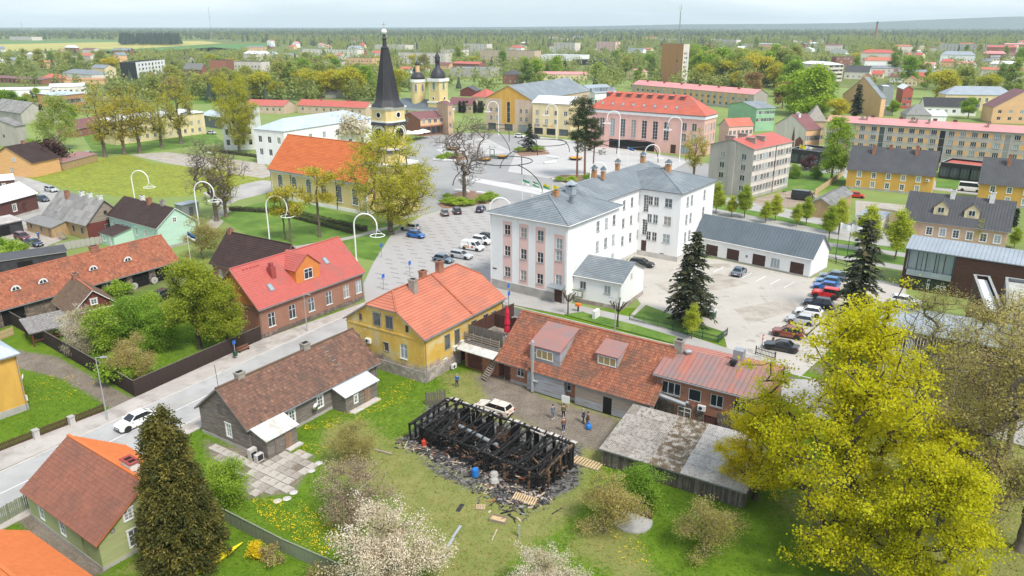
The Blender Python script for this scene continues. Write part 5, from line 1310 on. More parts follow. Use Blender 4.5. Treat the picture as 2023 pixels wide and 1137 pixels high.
# ---------------------------------------------------------------- near houses
Z = hgt
def fr(n,a=0.0,b=1.0): return [a + (b - a) * (i + .5) / n for i in range(n)]
def porch(h,f0,f1,dep,z0,z1,wall,rmat,cov=None,dw=None,ww=None,tw=.6,ov=.25):
 """lean-to on the front wall, from share f0 to f1 of the roof length"""
 x0,x1 = f0 * h.L,f1 * h.L; yw = h.ov; y0 = yw - dep
 m = M(); m.face([(x0,y0,0),(x1,y0,0),(x1,y0,z0),(x0,y0,z0)]); m.face([(x1,y0,0),(x1,yw,0),(x1,yw,z1),(x1,y0,z0)]); m.face([(x0,yw,0),(x0,y0,0),(x0,y0,z0),(x0,yw,z1)])
 p = m.build('porch',wall,h.root); k = (z1 - z0) / dep
 a = [(x0 - ov,y0 - ov,z0 - k * ov + .03),(x1 + ov,y0 - ov,z0 - k * ov + .03),(x1 + ov,yw - .42,z1 - .42 * k + .03),(x0 - ov,yw - .42,z1 - .42 * k + .03)]
 m = M(); m.face([(q[0],q[1],q[2] + .09) for q in a]); m.face(a[::-1],1)
 for i in range(4): s,e = a[i],a[(i + 1) % 4]; m.face([s,e,(e[0],e[1],e[2] + .09),(s[0],s[1],s[2] + .09)],1)
 r = m.build('porch_roof',[rmat,'trim_grey'],p)
 if cov:
  n = max(2,int((x1 - x0) / tw)); L = x1 - x0 + 2 * ov
  for i in range(n):
   b = [(a[0][0] + L * i / n + .01,a[0][1],a[0][2] + .1),(a[0][0] + L * (i + 1) / n - .01,a[0][1],a[0][2] + .1),(a[0][0] + L * (i + 1) / n - .01,a[2][1],a[2][2] + .1),(a[0][0] + L * i / n + .01,a[2][1],a[2][2] + .1)]
   m = M(); m.face(b,0,RND.random()); m.beam(Vector(b[0]) + Vector((0,0,.02)),Vector(b[3]) + Vector((0,0,.02)),.05,.06); m.build('metal_sheet',rmat,p)
 for d in dw or (): door(p,(x0 + d[0] * (x1 - x0),y0,.1),0,d[1],d[2],d[3],-.03)
 for d in ww or (): window(p,(x0 + d[0] * (x1 - x0),y0,d[1]),0,d[2],d[3],d[4],True) if False else inst('window',win_mesh(d[2],d[3],d[4],True)[0],p,(x0 + d[0] * (x1 - x0),y0,d[1])) and inst('pane',win_mesh(d[2],d[3],d[4],True)[1][0],p,(x0 + d[0] * (x1 - x0),y0,d[1]))
 return p
# grey log house
h = LOG = house('log_house','long grey log house with weathered brown tiles and two chimneys, beside the street',(487,850),(752,715),8.7,2.95,'gu',3.5,.4,'wood_grey','tile_old','tile',
 wins=[('f',(.3,.515,.905),1.0,.75,1.3,'old'),('l',.6,.95,.75,1.45,'old'),('l',.47,3.3,.7,1.2,'dark')],plinth=(.35,'concrete'),chim=[(.16,.52,.9,.7,.8,'chimney_grey'),(.62,.52,.95,.75,.9,'chimney_grey')],boards=('wood_grey','flr',.26),ridge='tile_mossy',gut='gutter_grey',tw=.29,tc=.37)
porch(h,.03,.225,2.6,2.15,2.95,'wood_grey','metal_galv_clean',1,[(.7,.85,1.8,'door_wood'),(.35,.8,1.7,'wood_grey')],tw=.7)
porch(h,.60,.86,2.3,2.1,2.85,'wood_grey','metal_galv',1,[(.66,.9,1.85,'door_wood')],[(.3,.8,.5,.9,'small')])
sat_dish(h.root,h.P('f',h.LL['f'] * .455,.25,1.7),0)
boxpart('step',h.root,(.03 * h.L + 2.2,.225 * h.L + .2,h.ov - 3.3,h.ov - 2.62,0,.14),'concrete_light'); boxpart('step',h.root,(.62 * h.L,.84 * h.L,h.ov - 3.2,h.ov - 2.32,0,.12),'concrete_light')
for i in range(6): f = .12 + i * .14; x = h.L * .72; y = h.W / 2 * (.25 + .6 * i / 5); m = M(); m.box(x - .3,x + .3,y - .03,y + .03,h.zr(x,y) + .1,h.zr(x,y) + .16); m.build('ladder_rung','trim_grey',h.roof)
m = M(); m.tube([(h.L * .02,h.W * .5,h.z + h.rh),(h.L * .02 - .1,h.W * .5,h.z + h.rh + 2.6)],.03,4); m.build('antenna','steel_black',h.roof)
# outdoor units by the left porch
for k,(dx,zz) in enumerate(((.1,.0),(1.0,.0))):
 p = h.root.matrix_basis @ Vector((.03 * h.L - .75,h.ov - 2.3 + dx * 1.1,0)); r = thing('heat_pump',['pale tall heat pump beside the left porch of the log house','small heat pump unit in front of the tall one by the porch'][1 - k],'heat pump',(p.x,p.y,0),h.rz,'heat pumps by the porch')
 boxpart('casing',r,(-.5,.35,-.25,.25,.12,1.25 if k else .95),'concrete_light'); boxpart('grille',r,(-.4,.25,-.27,-.25,.3,.9),'steel_black'); boxpart('foot',r,[(-.45,-.35,-.2,.2,0,.12),(.2,.3,-.2,.2,0,.12)],'steel_black')
# yellow half-hipped house
h = YEL = house('plastered_house','yellow peeling plaster house with red half-hipped roof at the street corner',(838,672),(1000,588),(677,627),6.0,'half',4.4,.35,'plaster_peeling','tile_center','course',
 wins=[('l',(.42,.58),6.15,1.15,1.65,'worn',1),('l',(.2,.8),6.3,.45,.9,'dark'),('l',.52,2.9,.75,1.15,'worn'),('l',.74,2.55,1.15,1.95,'brk'),('l',.13,2.4,1.05,1.8,'brk'),('f',(.265,.385,.6,.76),2.9,1.05,2.0,'worn'),('f',(.87,),3.5,1.0,1.2,'worn'),('f',.23,.7,.6,1.0,'small')],
 doors=[('f',.47,.1,1.6,2.5,'wood_brown'),('f',.56,.1,1.3,2.5,'wood_brown')],plinth=(1.5,'stone_plinth'),chim=[(.28,.42,.75,.95,1.7,'chimney_grey'),(.48,.52,.9,.7,1.1,'brick_orange'),(.66,.5,1.0,.7,1.5,'brick_orange')],ridge='ridge_red',gut='gutter_grey',tw=1.2,tc=.42,kk=.62,bands=[(5.55,5.75,'plaster_peeling',.07)])
for a,z_,d in ((.35,2.3,0),(.43,2.5,0),(.3,.15,.3)): p = h.P('f',h.LL['f'] * a,d,z_); ac_unit(p[0],p[1],p[2],0,h.root)
p = h.P('l',h.LL['l'] * .29,0,3.4); ac_unit(p[0],p[1],p[2],-math.pi / 2,h.root)
m = M(); x = h.L * .56
for y0,y1 in ((.0,.5),): m.beam((x,.1,h.zr(x,.1) + .12),(x,h.W * .49,h.zr(x,h.W * .49) + .12),.3,.2)
m.build('fire_wall_cap','ridge_red',h.roof)
# terrace annex between the yellow house and the long one
zt = 3.0
h = ANX = house('terrace_annex','low brick garage with dark red door, carrying the fenced wooden roof terrace',(917,681),(985,701),11,zt,'flat',0,.05,'brick_orange','bitumen',None,doors=[('f',.3,.05,2.4,2.3,'wood_redbrown',4)],wins=[('f',.83,1.4,.4,.6,'dark')],cat='garage')
m = M(); m.hexa([(-.3,-1.2,zt - .25),(h.L,-1.2,zt - .25),(h.L,.05,zt + .25),(-.3,.05,zt + .25),(-.3,-1.2,zt - .15),(h.L,-1.2,zt - .15),(h.L,.05,zt + .35),(-.3,.05,zt + .35)]); m.build('canopy','metal_galv_clean',h.root)
for i in range(4):
 zz = zt + .75 + i * .3; boxpart('rail',h.root,(0,h.L,.0,.06,zz,zz + .12),'wood_weathered')
for i in range(5): boxpart('post',h.root,(h.L * i / 4.02,h.L * i / 4.02 + .1,.06,.16,zt + .4,zt + 1.9),'wood_weathered')
for i in range(28):
 w_ = h.L / 14; row = i // 14; k = i % 14; boxpart('board',h.root,(k * w_ + .01,(k + 1) * w_ - .01,(.9,6.4)[row],(.94,6.44)[row],zt + .5,zt + (2.6,2.4)[row]),'wood_fence_grey' if row == 0 else 'wood_brown')
for i in range(30): y = 1.1 + i * .33; boxpart('board',h.root,(.1,.14,y,y + .31,zt + .5,zt + 2.5),'wood_brown')
for i in range(16): y = 1.0 + i * .34; boxpart('deck_plank',h.root,(.3,h.L - .3,y,y + .31,zt + .46,zt + .52),'wood_weathered')
p = G(1002,664,zt + .5); r = thing('parasol','closed red parasol standing on the wooden roof terrace','parasol',p)
m = M(); m.lathe([(.04,0),(.04,.5),(.45,.7),(.3,1.6),(.42,1.8),(.3,2.6),(.3,3.4),(.05,4.4)],9); m.build('canopy','umbrella_red',r); m = M(); m.lathe([(.3,0),(.3,.1),(.03,.12),(.03,4.6),(.0,4.65)],8); m.build('pole','steel_white',r)
# wooden stair
p = G(955,752); q = h.root.matrix_basis @ Vector((h.L * .95,.2,zt)); r = thing('stair','steep wooden stair leaning up to the terrace, left end of the long red house','stair',p); d = Vector(q) - p; d = Vector((d.x,d.y,zt - .2)); n_ = Vector((-d.y,d.x,0)).normalized()
for s in (-.5,.5): m = M(); m.beam(n_ * s,d + n_ * s,.07,.22); m.build('stringer','wood_grey',r)
for i in range(1,12): m = M(); c = d * (i / 12); m.beam(c - n_ * .47,c + n_ * .47,.26,.05); m.build('tread','wood_weathered',r)
# long house with red tiles and shed dormers
h = MID = house('long_house','long house with orange tiled roof and two shed dormers, facing the burnt ruin',(977,712),(1292,803),11.9,2.75,'gu',4.75,.9,'brick_orange','tile_barn','tile',wins=[('f',(.12,.46),1.1,1.1,1.1,'brk'),('r',.4,1,1,1.2,'brk')],doors=[('f',.02,.1,1.0,1.9,'wood_brown')],plinth=(.4,'concrete'),ridge='ridge_red',gut=None,tw=.27,tc=.37,side=(0,1),boards=('wood_painted_grey','r',.24))
def bay(f0,f1,mt,dr=None,v=None):
 x0,x1 = h.P('f',h.LL['f'] * f0,0,0)[0],h.P('f',h.LL['f'] * f1,0,0)[0]; y0,y1 = h.ov - .75,h.ov
 b = boxpart('clad_bay',h.root,(x0,x1,y0,y1,.15,h.zr(0,y0) - .2),'trim_wood'); n = 11; zt_ = h.zr(0,y0) - .22
 for i in range(n):
  z0,z1 = .15 + (zt_ - .15) * i / n,.15 + (zt_ - .15) * (i + 1) / n
  for c0,c1 in (cuts([(dr - .55,dr + .55)],x0 - .02,x1 + .02,0) if dr and z0 < 2.1 else [(x0 - .02,x1 + .02)]): m = M(); m.hexa([(c0,y0 - .05,z0),(c1,y0 - .05,z0),(c1,y0,z0),(c0,y0,z0),(c0,y0 - .025,z1),(c1,y0 - .025,z1),(c1,y0,z1),(c0,y0,z1)]); m.build('plank',mt[i * len(mt) // n],b)
  m = M(); m.box(x1,x1 + .03,y0,y1,z0 + .01,z1 - .01); m.build('plank','wood_painted_grey',b); m = M(); m.box(x0 - .03,x0,y0,y1,z0 + .01,z1 - .01); m.build('plank','wood_painted_grey',b)
 return b
bay(.20,.46,['wood_painted_grey'] * 3)
h.ov2 = h.ov; xd = h.P('f',h.LL['f'] * .755,0,0)[0]; b = bay(.54,.995,['wood_painted_grey','wood_weathered','wood_weathered'],xd); door(h.root,(xd,h.ov - .76,.15),0,1.05,2.0,'black_open',-.0,handle=False)
dormer(h,.31,1.1,4.2,4.3,2.0,0,'wood_painted_grey','metal_rusty',(2.3,1.15,.55,'mod3',3),'shed',None,'trim_red',1.55)
dormer(h,.665,2.5,2.7,2.5,1.35,0,'wood_painted_grey','metal_rusty',(2.3,1.05,.15,'mod3',3),'shed',None,'trim_red',.9)
m = M(); xp,yp = h.P('f',h.LL['f'] * .24,.9,0)[:2]; m.tube([(xp,yp,.1),(xp,yp,6.6)],.2,10); m.tube([(xp,yp,6.55),(xp,yp,6.8)],[.22,.14],10); m.tube([(xp,yp,1.6),(xp + .8,yp,1.6)],.13,8); m.tube([(xp,yp,5.0),(xp,yp + 1.8,5.0)],.04,4); m.build('flue_pipe','steel_galv',h.root)
# brick building with rusty metal roof
h = BRK = house('brick_building','orange brick building on a stone ground floor, with a rusty sheet metal roof',(1290,738),12.1,9.9,5.7,'gu',1.5,.4,'brick_orange','metal_rusty',None,az=123,wins=[('f',.145,3.55,2.2,1.5,'mod3',0),('f',.385,3.5,1.4,1.4,'one',0),('f',.6,3.5,1.4,1.4,'mod',0),('f',.82,3.5,1.4,1.4,'mod',0),('f',.3,.95,1.5,1.55,'brk',1)],doors=[('f',.56,.05,1.5,2.2,'wood_redbrown')],plinth=(2.95,'fieldstone'),gut='gutter_grey',chim=[(.1,.44,.9,.8,1.5,'chimney_grey')],trim='trim_wood')
m = M()
for s in 'f':
 xq = h.P('f',h.LL['f'] * .3,0,0)[0]
boxpart('brick_pier',h.root,[(xq - 1.2,xq - .77,h.ov - .1,h.ov,.0,3.0),(xq + .77,xq + 1.2,h.ov - .1,h.ov,.0,3.0),(xq - .77,xq + .77,h.ov - .1,h.ov,.0,.93)],'brick_orange')
inst('window',win_mesh(1.5,1.55,'brk',True)[0],h.root,(xq,h.ov - .06,.95));
for pi,poly in enumerate(h.polys):           # standing-seam sheets
 o,eh,es,n,q = poly2d(poly); k = 22; ww = h.L / k; sm = max(a[1] for a in q)
 for i in range(k):
  m = M(); T = lambda x,s,e: o + eh * x + es * s + n * e
  m.face([T(i * ww,0,.02),T((i + 1) * ww,0,.02),T((i + 1) * ww,sm,.02),T(i * ww,sm,.02)],0,(RND.choice([.1,.2,.3,.5]) if not (pi == 0 and i in (4,5,15)) else 1.0) if pi == 0 else RND.uniform(.3,1)); m.beam(T(i * ww,0.02,.05),T(i * ww,sm - .02,.05),.04,.08,0,.2,n); m.build('metal_sheet','metal_rusty' if pi == 0 else 'metal_rusty_red',h.roof)
x,y = h.L * .62,h.W * .62; boxpart('vent_box',h.roof,(x - .55,x + .55,y - .55,y + .55,h.zr(x,y) - .2,h.zr(x,y) + 1.35),'steel_grey')
x,y = h.L * .62,h.W * .42; boxpart('vent_cowl',h.roof,[(x - .22,x + .22,y - .22,y + .22,h.zr(x,y) - .2,h.zr(x,y) + .7),(x - .38,x + .38,y - .3,y + .3,h.zr(x,y) + .35,h.zr(x,y) + .6)],'steel_black')
x,y = h.L * .19,h.W * .44; m = M(); m.lathe([(.2,-.3),(.2,.2),(.42,.25),(.42,.4),(.1,.5)],10,0,(x,y,h.zr(x,y))); m.build('vent_cap','steel_galv',h.roof)
m = M(); m.tube([(.3,h.ov - .5,3.5),(h.L * .33,h.ov - .5,3.1),(h.L * .33,h.ov,3.1)],.24,9); m.tube([(.3,h.ov - .5,3.5),(.3,h.ov - .5,.3)],.1,6); m.build('duct','steel_galv',h.root)
p = h.P('f',h.LL['f'] * .47,.05,2.75); ac_unit(p[0],p[1],p[2],0,h.root)
# plank shed with corrugated roof
h = SHED = house('plank_shed','low weathered plank shed with mossy corrugated roof, beside the burnt ruin',(1183,886),(1475,974),8.6,1.9,'mono',1.15,.25,'wood_darkgrey','asbestos_shed',None,cat='shed',plinth=None)
o,eh,es,n,q = poly2d(h.polys[0]); T = lambda x,s,e: o + eh * x + es * s + n * e; sm = max(a[1] for a in q); k = 14; ww = h.L / k
for i in range(k):
 for j in range(5): m = M(); corr_sheet(m,T,i * ww,(i + 1) * ww + .04,sm * j / 5 - .08,sm * (j + 1) / 5,RND.random(),6,.035); m.build('roof_sheet',['asbestos_shed','asbestos_moss','asbestos_pale'][0 if i < 5 else 1 if i < 8 else 2],h.roof)
for s in 'flr':
 k = int(h.LL[s] / .2); st = h.LL[s] / k
 for i in range(k):
  a0,a1 = i * st + .01,(i + 1) * st - .01; zt_ = min(h.zr(*h.P(s,a0,0,0)[:2]),h.zr(*h.P(s,a1,0,0)[:2])) - .12; zb_ = RND.uniform(.03,.14)
  m = M(); e = RND.uniform(.03,.05); m.hexa([h.P(s,a0,.004,zb_),h.P(s,a1,.004,zb_),h.P(s,a1,e,zb_),h.P(s,a0,e,zb_),h.P(s,a0,.004,zt_),h.P(s,a1,.004,zt_),h.P(s,a1,e,zt_),h.P(s,a0,e,zt_)]); m.build('plank',RND.choice(['wood_darkgrey'] * 4 + ['wood_grey','wood_fence_grey']),h.root)
# green house by the street
h = GRN = house('green_house','green wooden house with brown tiled near slope, beside the street in the front corner',(39,969),(189,1079),9.6,2.75,'gu',3.35,.35,'wood_green','tile_brown','tile',side=(0,),wins=[('f',.2,.75,.75,1.5,'oldm'),('f',.5,.75,.85,1.5,'oldm'),('r',.32,.75,.95,1.55,'oldm'),('r',.67,.75,.95,1.55,'oldm'),('r',.3,3.4,.7,.9,'oldm'),('r',.14,2.95,.35,.35,'dark')],
 doors=[('f',.81,.15,1.0,2.05,'wood_green')],plinth=(.35,'concrete'),boards=('wood_green','fr',.2),ridge='tile_orange',trim='tile_orange',tw=.24,tc=.37)
cm = M(); cover(cm,h.polys[1],'tile',.24,.37); cm.build('roof_tiles','tile_orange',h.roof,kind='stuff')
m = M(); m.face([(q[0],q[1],q[2] + .004) for q in h.polys[1]]); m.build('far_slope','tile_orange',h.roof)
x,y = h.L * .74,h.W * .56; zz = h.zr(x,y); c = boxpart('chimney',h.roof,[(x - .75,x + .75,y - .4,y + .4,zz - .6,zz + .95)],'chimney_white'); boxpart('chimney_cap',h.roof,[(x - .85,x + .85,y - .5,y - .3,zz + .95,zz + 1.07),(x - .85,x + .85,y + .3,y + .5,zz + .95,zz + 1.07),(x - .85,x - .6,y - .3,y + .3,zz + .95,zz + 1.07),(x + .6,x + .85,y - .3,y + .3,zz + .95,zz + 1.07),(x - .05,x + .05,y - .3,y + .3,zz + .95,zz + 1.07)],'trim_red'); boxpart('flue',h.roof,(x - .6,x + .6,y - .3,y + .3,zz + .93,zz + .97),'black_open'); boxpart('flashing',h.roof,(x - .85,x + .85,y - .52,y - .38,zz - .35,zz + .15),'trim_red')
# orange roofed house in the corner
p = G(54,1048,3.0); e = Vector((math.sin(rad(34)),math.cos(rad(34)),0)); p = p - e * 9.4
h = house('orange_roof_house','house with bright orange tiled roof, cut by the lower left corner',(p.x,p.y,3.0),13,9.4,3.0,'gu',3.1,.35,'plaster_offwhite','tile_orange','tile',az=124,wins=[('l',(.3,.7),1,1,1.2,'old')],plinth=(.3,'concrete'),ridge='tile_orange',tw=.24,tc=.37)
# red brick house with sheet roof
h = RED = house('red_brick_house','red brick house with red metal roof, wide dormer and six street windows',(510,613),(722,537),11.0,4.6,'gu',5.0,.4,'brick_red','metal_red','metaltile',side=(0,),wins=[('f',(.1,.285,.465,.64,.82,.955),1.35,1.25,2.1,'brk'),('l',.5,1.4,1.1,1.8,'brk')],plinth=(.7,'fieldstone'),ridge='metal_red',gut='gutter_grey',tw=.35,tc=.38,bands=[(4.2,4.4,'brick_red',.06)],gable_mat='orange_paint')
dormer(h,.5,1.35,4.6,4.4,2.1,2.0,'orange_paint','metal_red',(1.6,1.6,.35,'brk',0),'gable','course','metal_red')
x,y = h.L * .26,h.W * .3; zz = h.zr(x,y); boxpart('chimney',h.roof,[(x - .4,x + .4,y - .5,y + .5,zz - .7,zz + 1.4),(x - .25,x + .25,y - .3,y + .3,zz + 1.4,zz + 2.0)],'trim_red')
roofwin(h,.19,.18); roofwin(h,.74,.27)
for i in range(5): x = h.L * (.08 + i * .03); y = h.W * .44; boxpart('snow_guard',h.roof,(x,x + .4,y - .04,y + .04,h.zr(x,y) + .1,h.zr(x,y) + .3),'metal_red')
# dark brown roofed wing behind it
h = house('brown_roof_house','low house with dark brown tiled roof, behind the red brick house',(412,520),(540,551),9.0,3.2,'gu',4.7,.4,'brick_red','metal_brown','course',wins=[('f',4,1,1,1.4,'brk')],chim=[(.06,.5,.8,.7,.7,'brick_orange')],ridge='metal_brown',tc=.4)
h2 = house('red_roof_porch','small red metal roofed porch between the brown roof and brick house',(497,513),(545,530),5,3.6,'gv',1.6,.2,'brick_red','metal_red','course',doors=[('f',.5,.1,1.1,2.1,'door_wood')],cat='porch')
# long barn with eyelid dormers
h = BARN = house('stable_barn','long stable barn with red tiled roof and four white eyelid vents',(-96,640),(356,515),9.0,2.75,'gu',4.1,.4,'fieldstone','tile_red','tile',wins=[('f',.65,.85,1.2,1.45,'cas4')],doors=[('f',f,.05,w_,2.3,'black_open') for f,w_ in ((.56,3.2),(.71,1.2),(.8,3.0),(.92,3.0),(.22,3.2))],chim=[(.66,.5,1.3,.8,.9,'brick_orange')],ridge='ridge_red',gut='gutter_grey',tw=.27,tc=.36,side=(0,),trim='trim_wood')
for f in (.27,.38,.60,.765):
 x,y = h.L * f,h.W * .22; zz = h.zr(x,y); m = M(); n = 8; pts = [(x - .75 * math.cos(math.pi * i / n),y - .3,zz + .05 + .8 * math.sin(math.pi * i / n)) for i in range(n + 1)]
 for i in range(n): a,b = pts[i],pts[i + 1]; m.face([a,b,(b[0],y + 1.6,b[2]),(a[0],y + 1.6,a[2])][::-1])
 d = m.build('eyelid_dormer','tile_red',h.root); m = M(); m.face(pts[::-1]); e = m.build('arched_window','trim_white',d); m = M()
 for s in (-1,1): m.face([(x + s * .07,y - .32,zz + .12),(x + s * .52,y - .32,zz + .12),(x + s * .4,y - .32,zz + .45),(x + s * .07,y - .32,zz + .62)][::s])
 m.build('pane','glass',d)
for f in (.755,.86,.97): p = h.P('f',h.LL['f'] * f,.5,0); r = thing('millstone','round millstone leaning on the stable wall between the dark doorways','millstone',h.root.matrix_basis @ Vector((p[0],p[1],0)),h.rz,'millstones along the stable'); m = M(); m.tube([(0,.0,.6),(0,.16,.62)],.6,16); m.build('stone','concrete_light',r); m = M(); m.tube([(0,-.01,.6),(0,.0,.6)],.1,8); m.build('hole','black_open',r)
# small dark red house
h = HUT = house('dark_red_cottage','dark red cottage with mossy tiled roof and white gable trim, behind the garden fence',(137,625),(241,601),9.0,3.0,'gv',3.1,.4,'wood_red','tile_mossy','tile',wins=[('f',.5,3.9,.8,.75,'small'),('f',.78,1,.9,1.3,'old'),('l',(.7,),1,.9,1.3,'old')],boards=('wood_red','fl',.22,'v'),ridge='ridge_red',trim='trim_white',chim=[(.5,.85,.8,.8,.8,'brick_orange')],tw=.27,tc=.36)
boxpart('trim_board',h.root,(h.ov,h.L - h.ov,h.ov - .08,h.ov - .045,3.0,3.12),'trim_white')
p = G(30,640); r = thing('open_shelter','open shelter with grey shingle roof on posts, left of the dark red cottage','shelter',(h.o.x,h.o.y,0),h.rz); m = M(); a = [(-5.4,-.8,2.1),(1.0,-.8,2.1),(1.0,3.8,3.0),(-5.4,3.8,3.0)]; m.face(a); m.face([(q[0],q[1],q[2] - .1) for q in a][::-1])
ro = m.build('roof','shingle_grey',r); m = M(); cover(m,a,'shingle',.22,.3); m.build('shingles','shingle_grey',ro,kind='stuff')
for x in (-5.1,-2.8,-.4): boxpart('post',r,(x,x + .16,-.6,-.44,0,2.1),'wood_red'); boxpart('post',r,(x,x + .16,3.3,3.46,0,2.85),'wood_red')
boxpart('rail',r,(-5.1,-.3,-.58,-.46,.8,.9),'wood_red')
# mint house, grey roofed house, red house with white roof
h = house('mint_house','mint green wooden house with dark brown roof and white trim',(209,425),(308,452),9.0,4.5,'gu',3.4,.4,'wood_mint','metal_brown','course',wins=[('f',(.28,.38,.57,.76,.94,.1),1.9,.75,1.6,'cas4'),('r',.47,5.0,.8,.9,'small')],boards=('wood_mint','fr',.22),chim=[(.36,.52,.8,.7,1.0,'chimney_white'),(.55,.46,.9,.8,1.2,'brick_orange'),(.78,.5,.9,.7,1.0,'chimney_grey')],trim='trim_white',plinth=(.5,'concrete'),tc=.4)
porch(h,.22,.5,4.2,2.3,3.3,'wood_mint','metal_brown',None,[(.75,.8,1.9,'trim_white')],[(.3,.8,.8,1.1,'old')])
h = house('grey_roof_house','old wooden house with grey corrugated roof and a red painted gable',(82,424),(169,446),9.4,3.1,'gu',4.6,.4,'wood_barn','asbestos','corr',wins=[('f',(.68,.88),1.0,.9,1.3,'worn'),('r',.5,1.0,1.0,1.4,'worn'),('r',.5,4.6,.7,.8,'dark')],wmats={'r': 'wood_red'},gable_mat='wood_weathered',chim=[(.28,.4,.8,.8,1.6,'brick_orange'),(.52,.5,.8,.7,.8,'chimney_white'),(.7,.5,.8,.7,.8,'chimney_white'),(.92,.5,.8,.7,.8,'chimney_white')],tw=1.1,tc=1.5,boards=('wood_barn','f',.22),side=(0,))
porch(h,-.05,.55,3.4,2.2,3.1,'wood_barn','asbestos',None,[(.9,.8,1.8,'door_wood')],[(.2,.9,.9,1.0,'worn'),(.6,.9,.8,.9,'worn')])
p = h.root.matrix_basis @ Vector((h.L * .62,-2.2,0))
r = thing('stair','grey plank stair in front of the old corrugated roof house','stair',(p.x,p.y,0),h.rz)
for i in range(6): boxpart('tread',r,(i * .32,i * .32 + .34,-.6,.6,1.2 - i * .2,1.25 - i * .2),'wood_weathered')
for s in (-.62,.6): m = M(); m.beam((0,s,1.1),(2.0,s,0),.05,.25); m.build('stringer','wood_weathered',r)
h = house('white_roof_house','dark red wooden house with white metal roof at the left edge',(-40,412),(76,381),9.5,4.2,'gu',2.6,.4,'wood_redbrown','metal_white','seam',wins=[('f',(.57,),1.5,1.0,1.5,'cas4'),('f',(.25,),1.5,1.0,1.5,'cas4')],doors=[('f',.74,.8,1.0,1.9,'wood_brown')],boards=('wood_redbrown','f',.2),chim=[(.55,.45,.7,.7,1.4,'metal_grey')],tw=1.0,plinth=(.5,'concrete'))
h = house('red_outhouse','small dark red outhouse with white roof, behind the white roofed house',(-30,360),(30,354),6,3,'gu',1.2,.2,'wood_redbrown','metal_white','seam',wins=[('f',.6,1.2,.7,.9,'small')],tw=1.0,cat='outhouse')
h = house('open_shed','black shed with pale corrugated lean-to roof, left of the parked cars',(-40,452),(47,434),5,2.6,'mono',.6,.3,'bitumen','asbestos_pale','corr',doors=[('f',.5,.05,3,1.9,'black_open')],cat='shed',tw=1.1,tc=1.5)
h = house('black_shed','long low black shed roof behind the stable barn',(-90,528),(133,496),4.5,2.7,'mono',.3,.2,'bitumen','metal_dark','seam',doors=[('f',.6,.05,2.4,1.9,'black_open')],cat='shed')
h = house('orange_cottage','orange gabled cottage with brown roof at the left edge',(-30,318),(63,322),(30,280),4.2,'gv',4.6,.35,'peach_paint','metal_brown','course',wins=[('f',(.62,),4.4,1.2,1.1,'mod3'),('f',(.52,),1.2,1.2,1.3,'mod3')],chim=[(.5,.6,.8,.8,.8,'brick_orange')],trim='trim_wood')
h = house('yellow_house','yellow plastered house with grey metal roof, left edge by the grassy yard',(-90,735),(40,697),9,Z(53,815,703),'hip',2.4,.35,'plaster_ochre','metal_paleblue','seam',wins=[('f',(.3,),2.5,1,1.7,'brk')],plinth=(.8,'concrete'),gut='gutter_grey',tw=.6)
p = h.P('r',.8,.0,1.0); ac_unit(h.L - h.ov,h.ov + .9,.9,math.pi / 2,h.root); sat_dish(h.root,(h.L - .1,h.ov + 1.2,3.6),math.pi / 3)
# long cream two-storey block and neighbours on the left
h = house('cream_block','long cream two-storey house with white roof, behind the row of budding trees',(222,240),(405,221),12,Z(405,263,221),'hip',1.6,.4,'plaster_cream','metal_white','seam',wins=[('f',fr(11,.03,.97),(1.2,4.2),1.2,1.5,'mod')],tw=1.2)
h = house('blue_grey_house','small blue grey metal clad house with pale roof, right of the long cream block',(392,226),(438,232),12,5,'gu',1.6,.3,'metal_slate','metal_paleblue','seam',wins=[('f',(.3,.7),1.5,.9,1.3,'grey')],tw=1)
h = house('grey_farmhouse','grey plastered gabled house with old corrugated roof at the left edge',(-40,245),(30,249),(52,214),7.5,'gv',2.5,.3,'panel_grey','asbestos','corr',wins=[('f',.6,3,1,1.2,'grey')],tw=1.1,tc=1.5)
h = house('grey_barn','low grey barn with a faded roof, behind the grey gabled house',(-20,215),(40,224),12,4.6,'gu',4.5,.3,'panel_grey','asbestos','corr',tw=1.1,tc=1.5,cat='barn')
h = house('garden_shed','brown plank garden shed with rusty flat roof, left of the tall budding trees',(124,321),(193,303),6,2.4,'mono',.8,.2,'wood_barn','metal_rusty',None,cat='shed',boards=('wood_barn','fl',.25,'v'))
h = house('brown_longhouse','low brick longhouse with faded brown roof, left of the long cream block',(150,255),(230,240),9,3.2,'gu',3,.3,'brick_far','metal_maroon',None,wins=[('f',5,1,.9,1.1,'mod')])
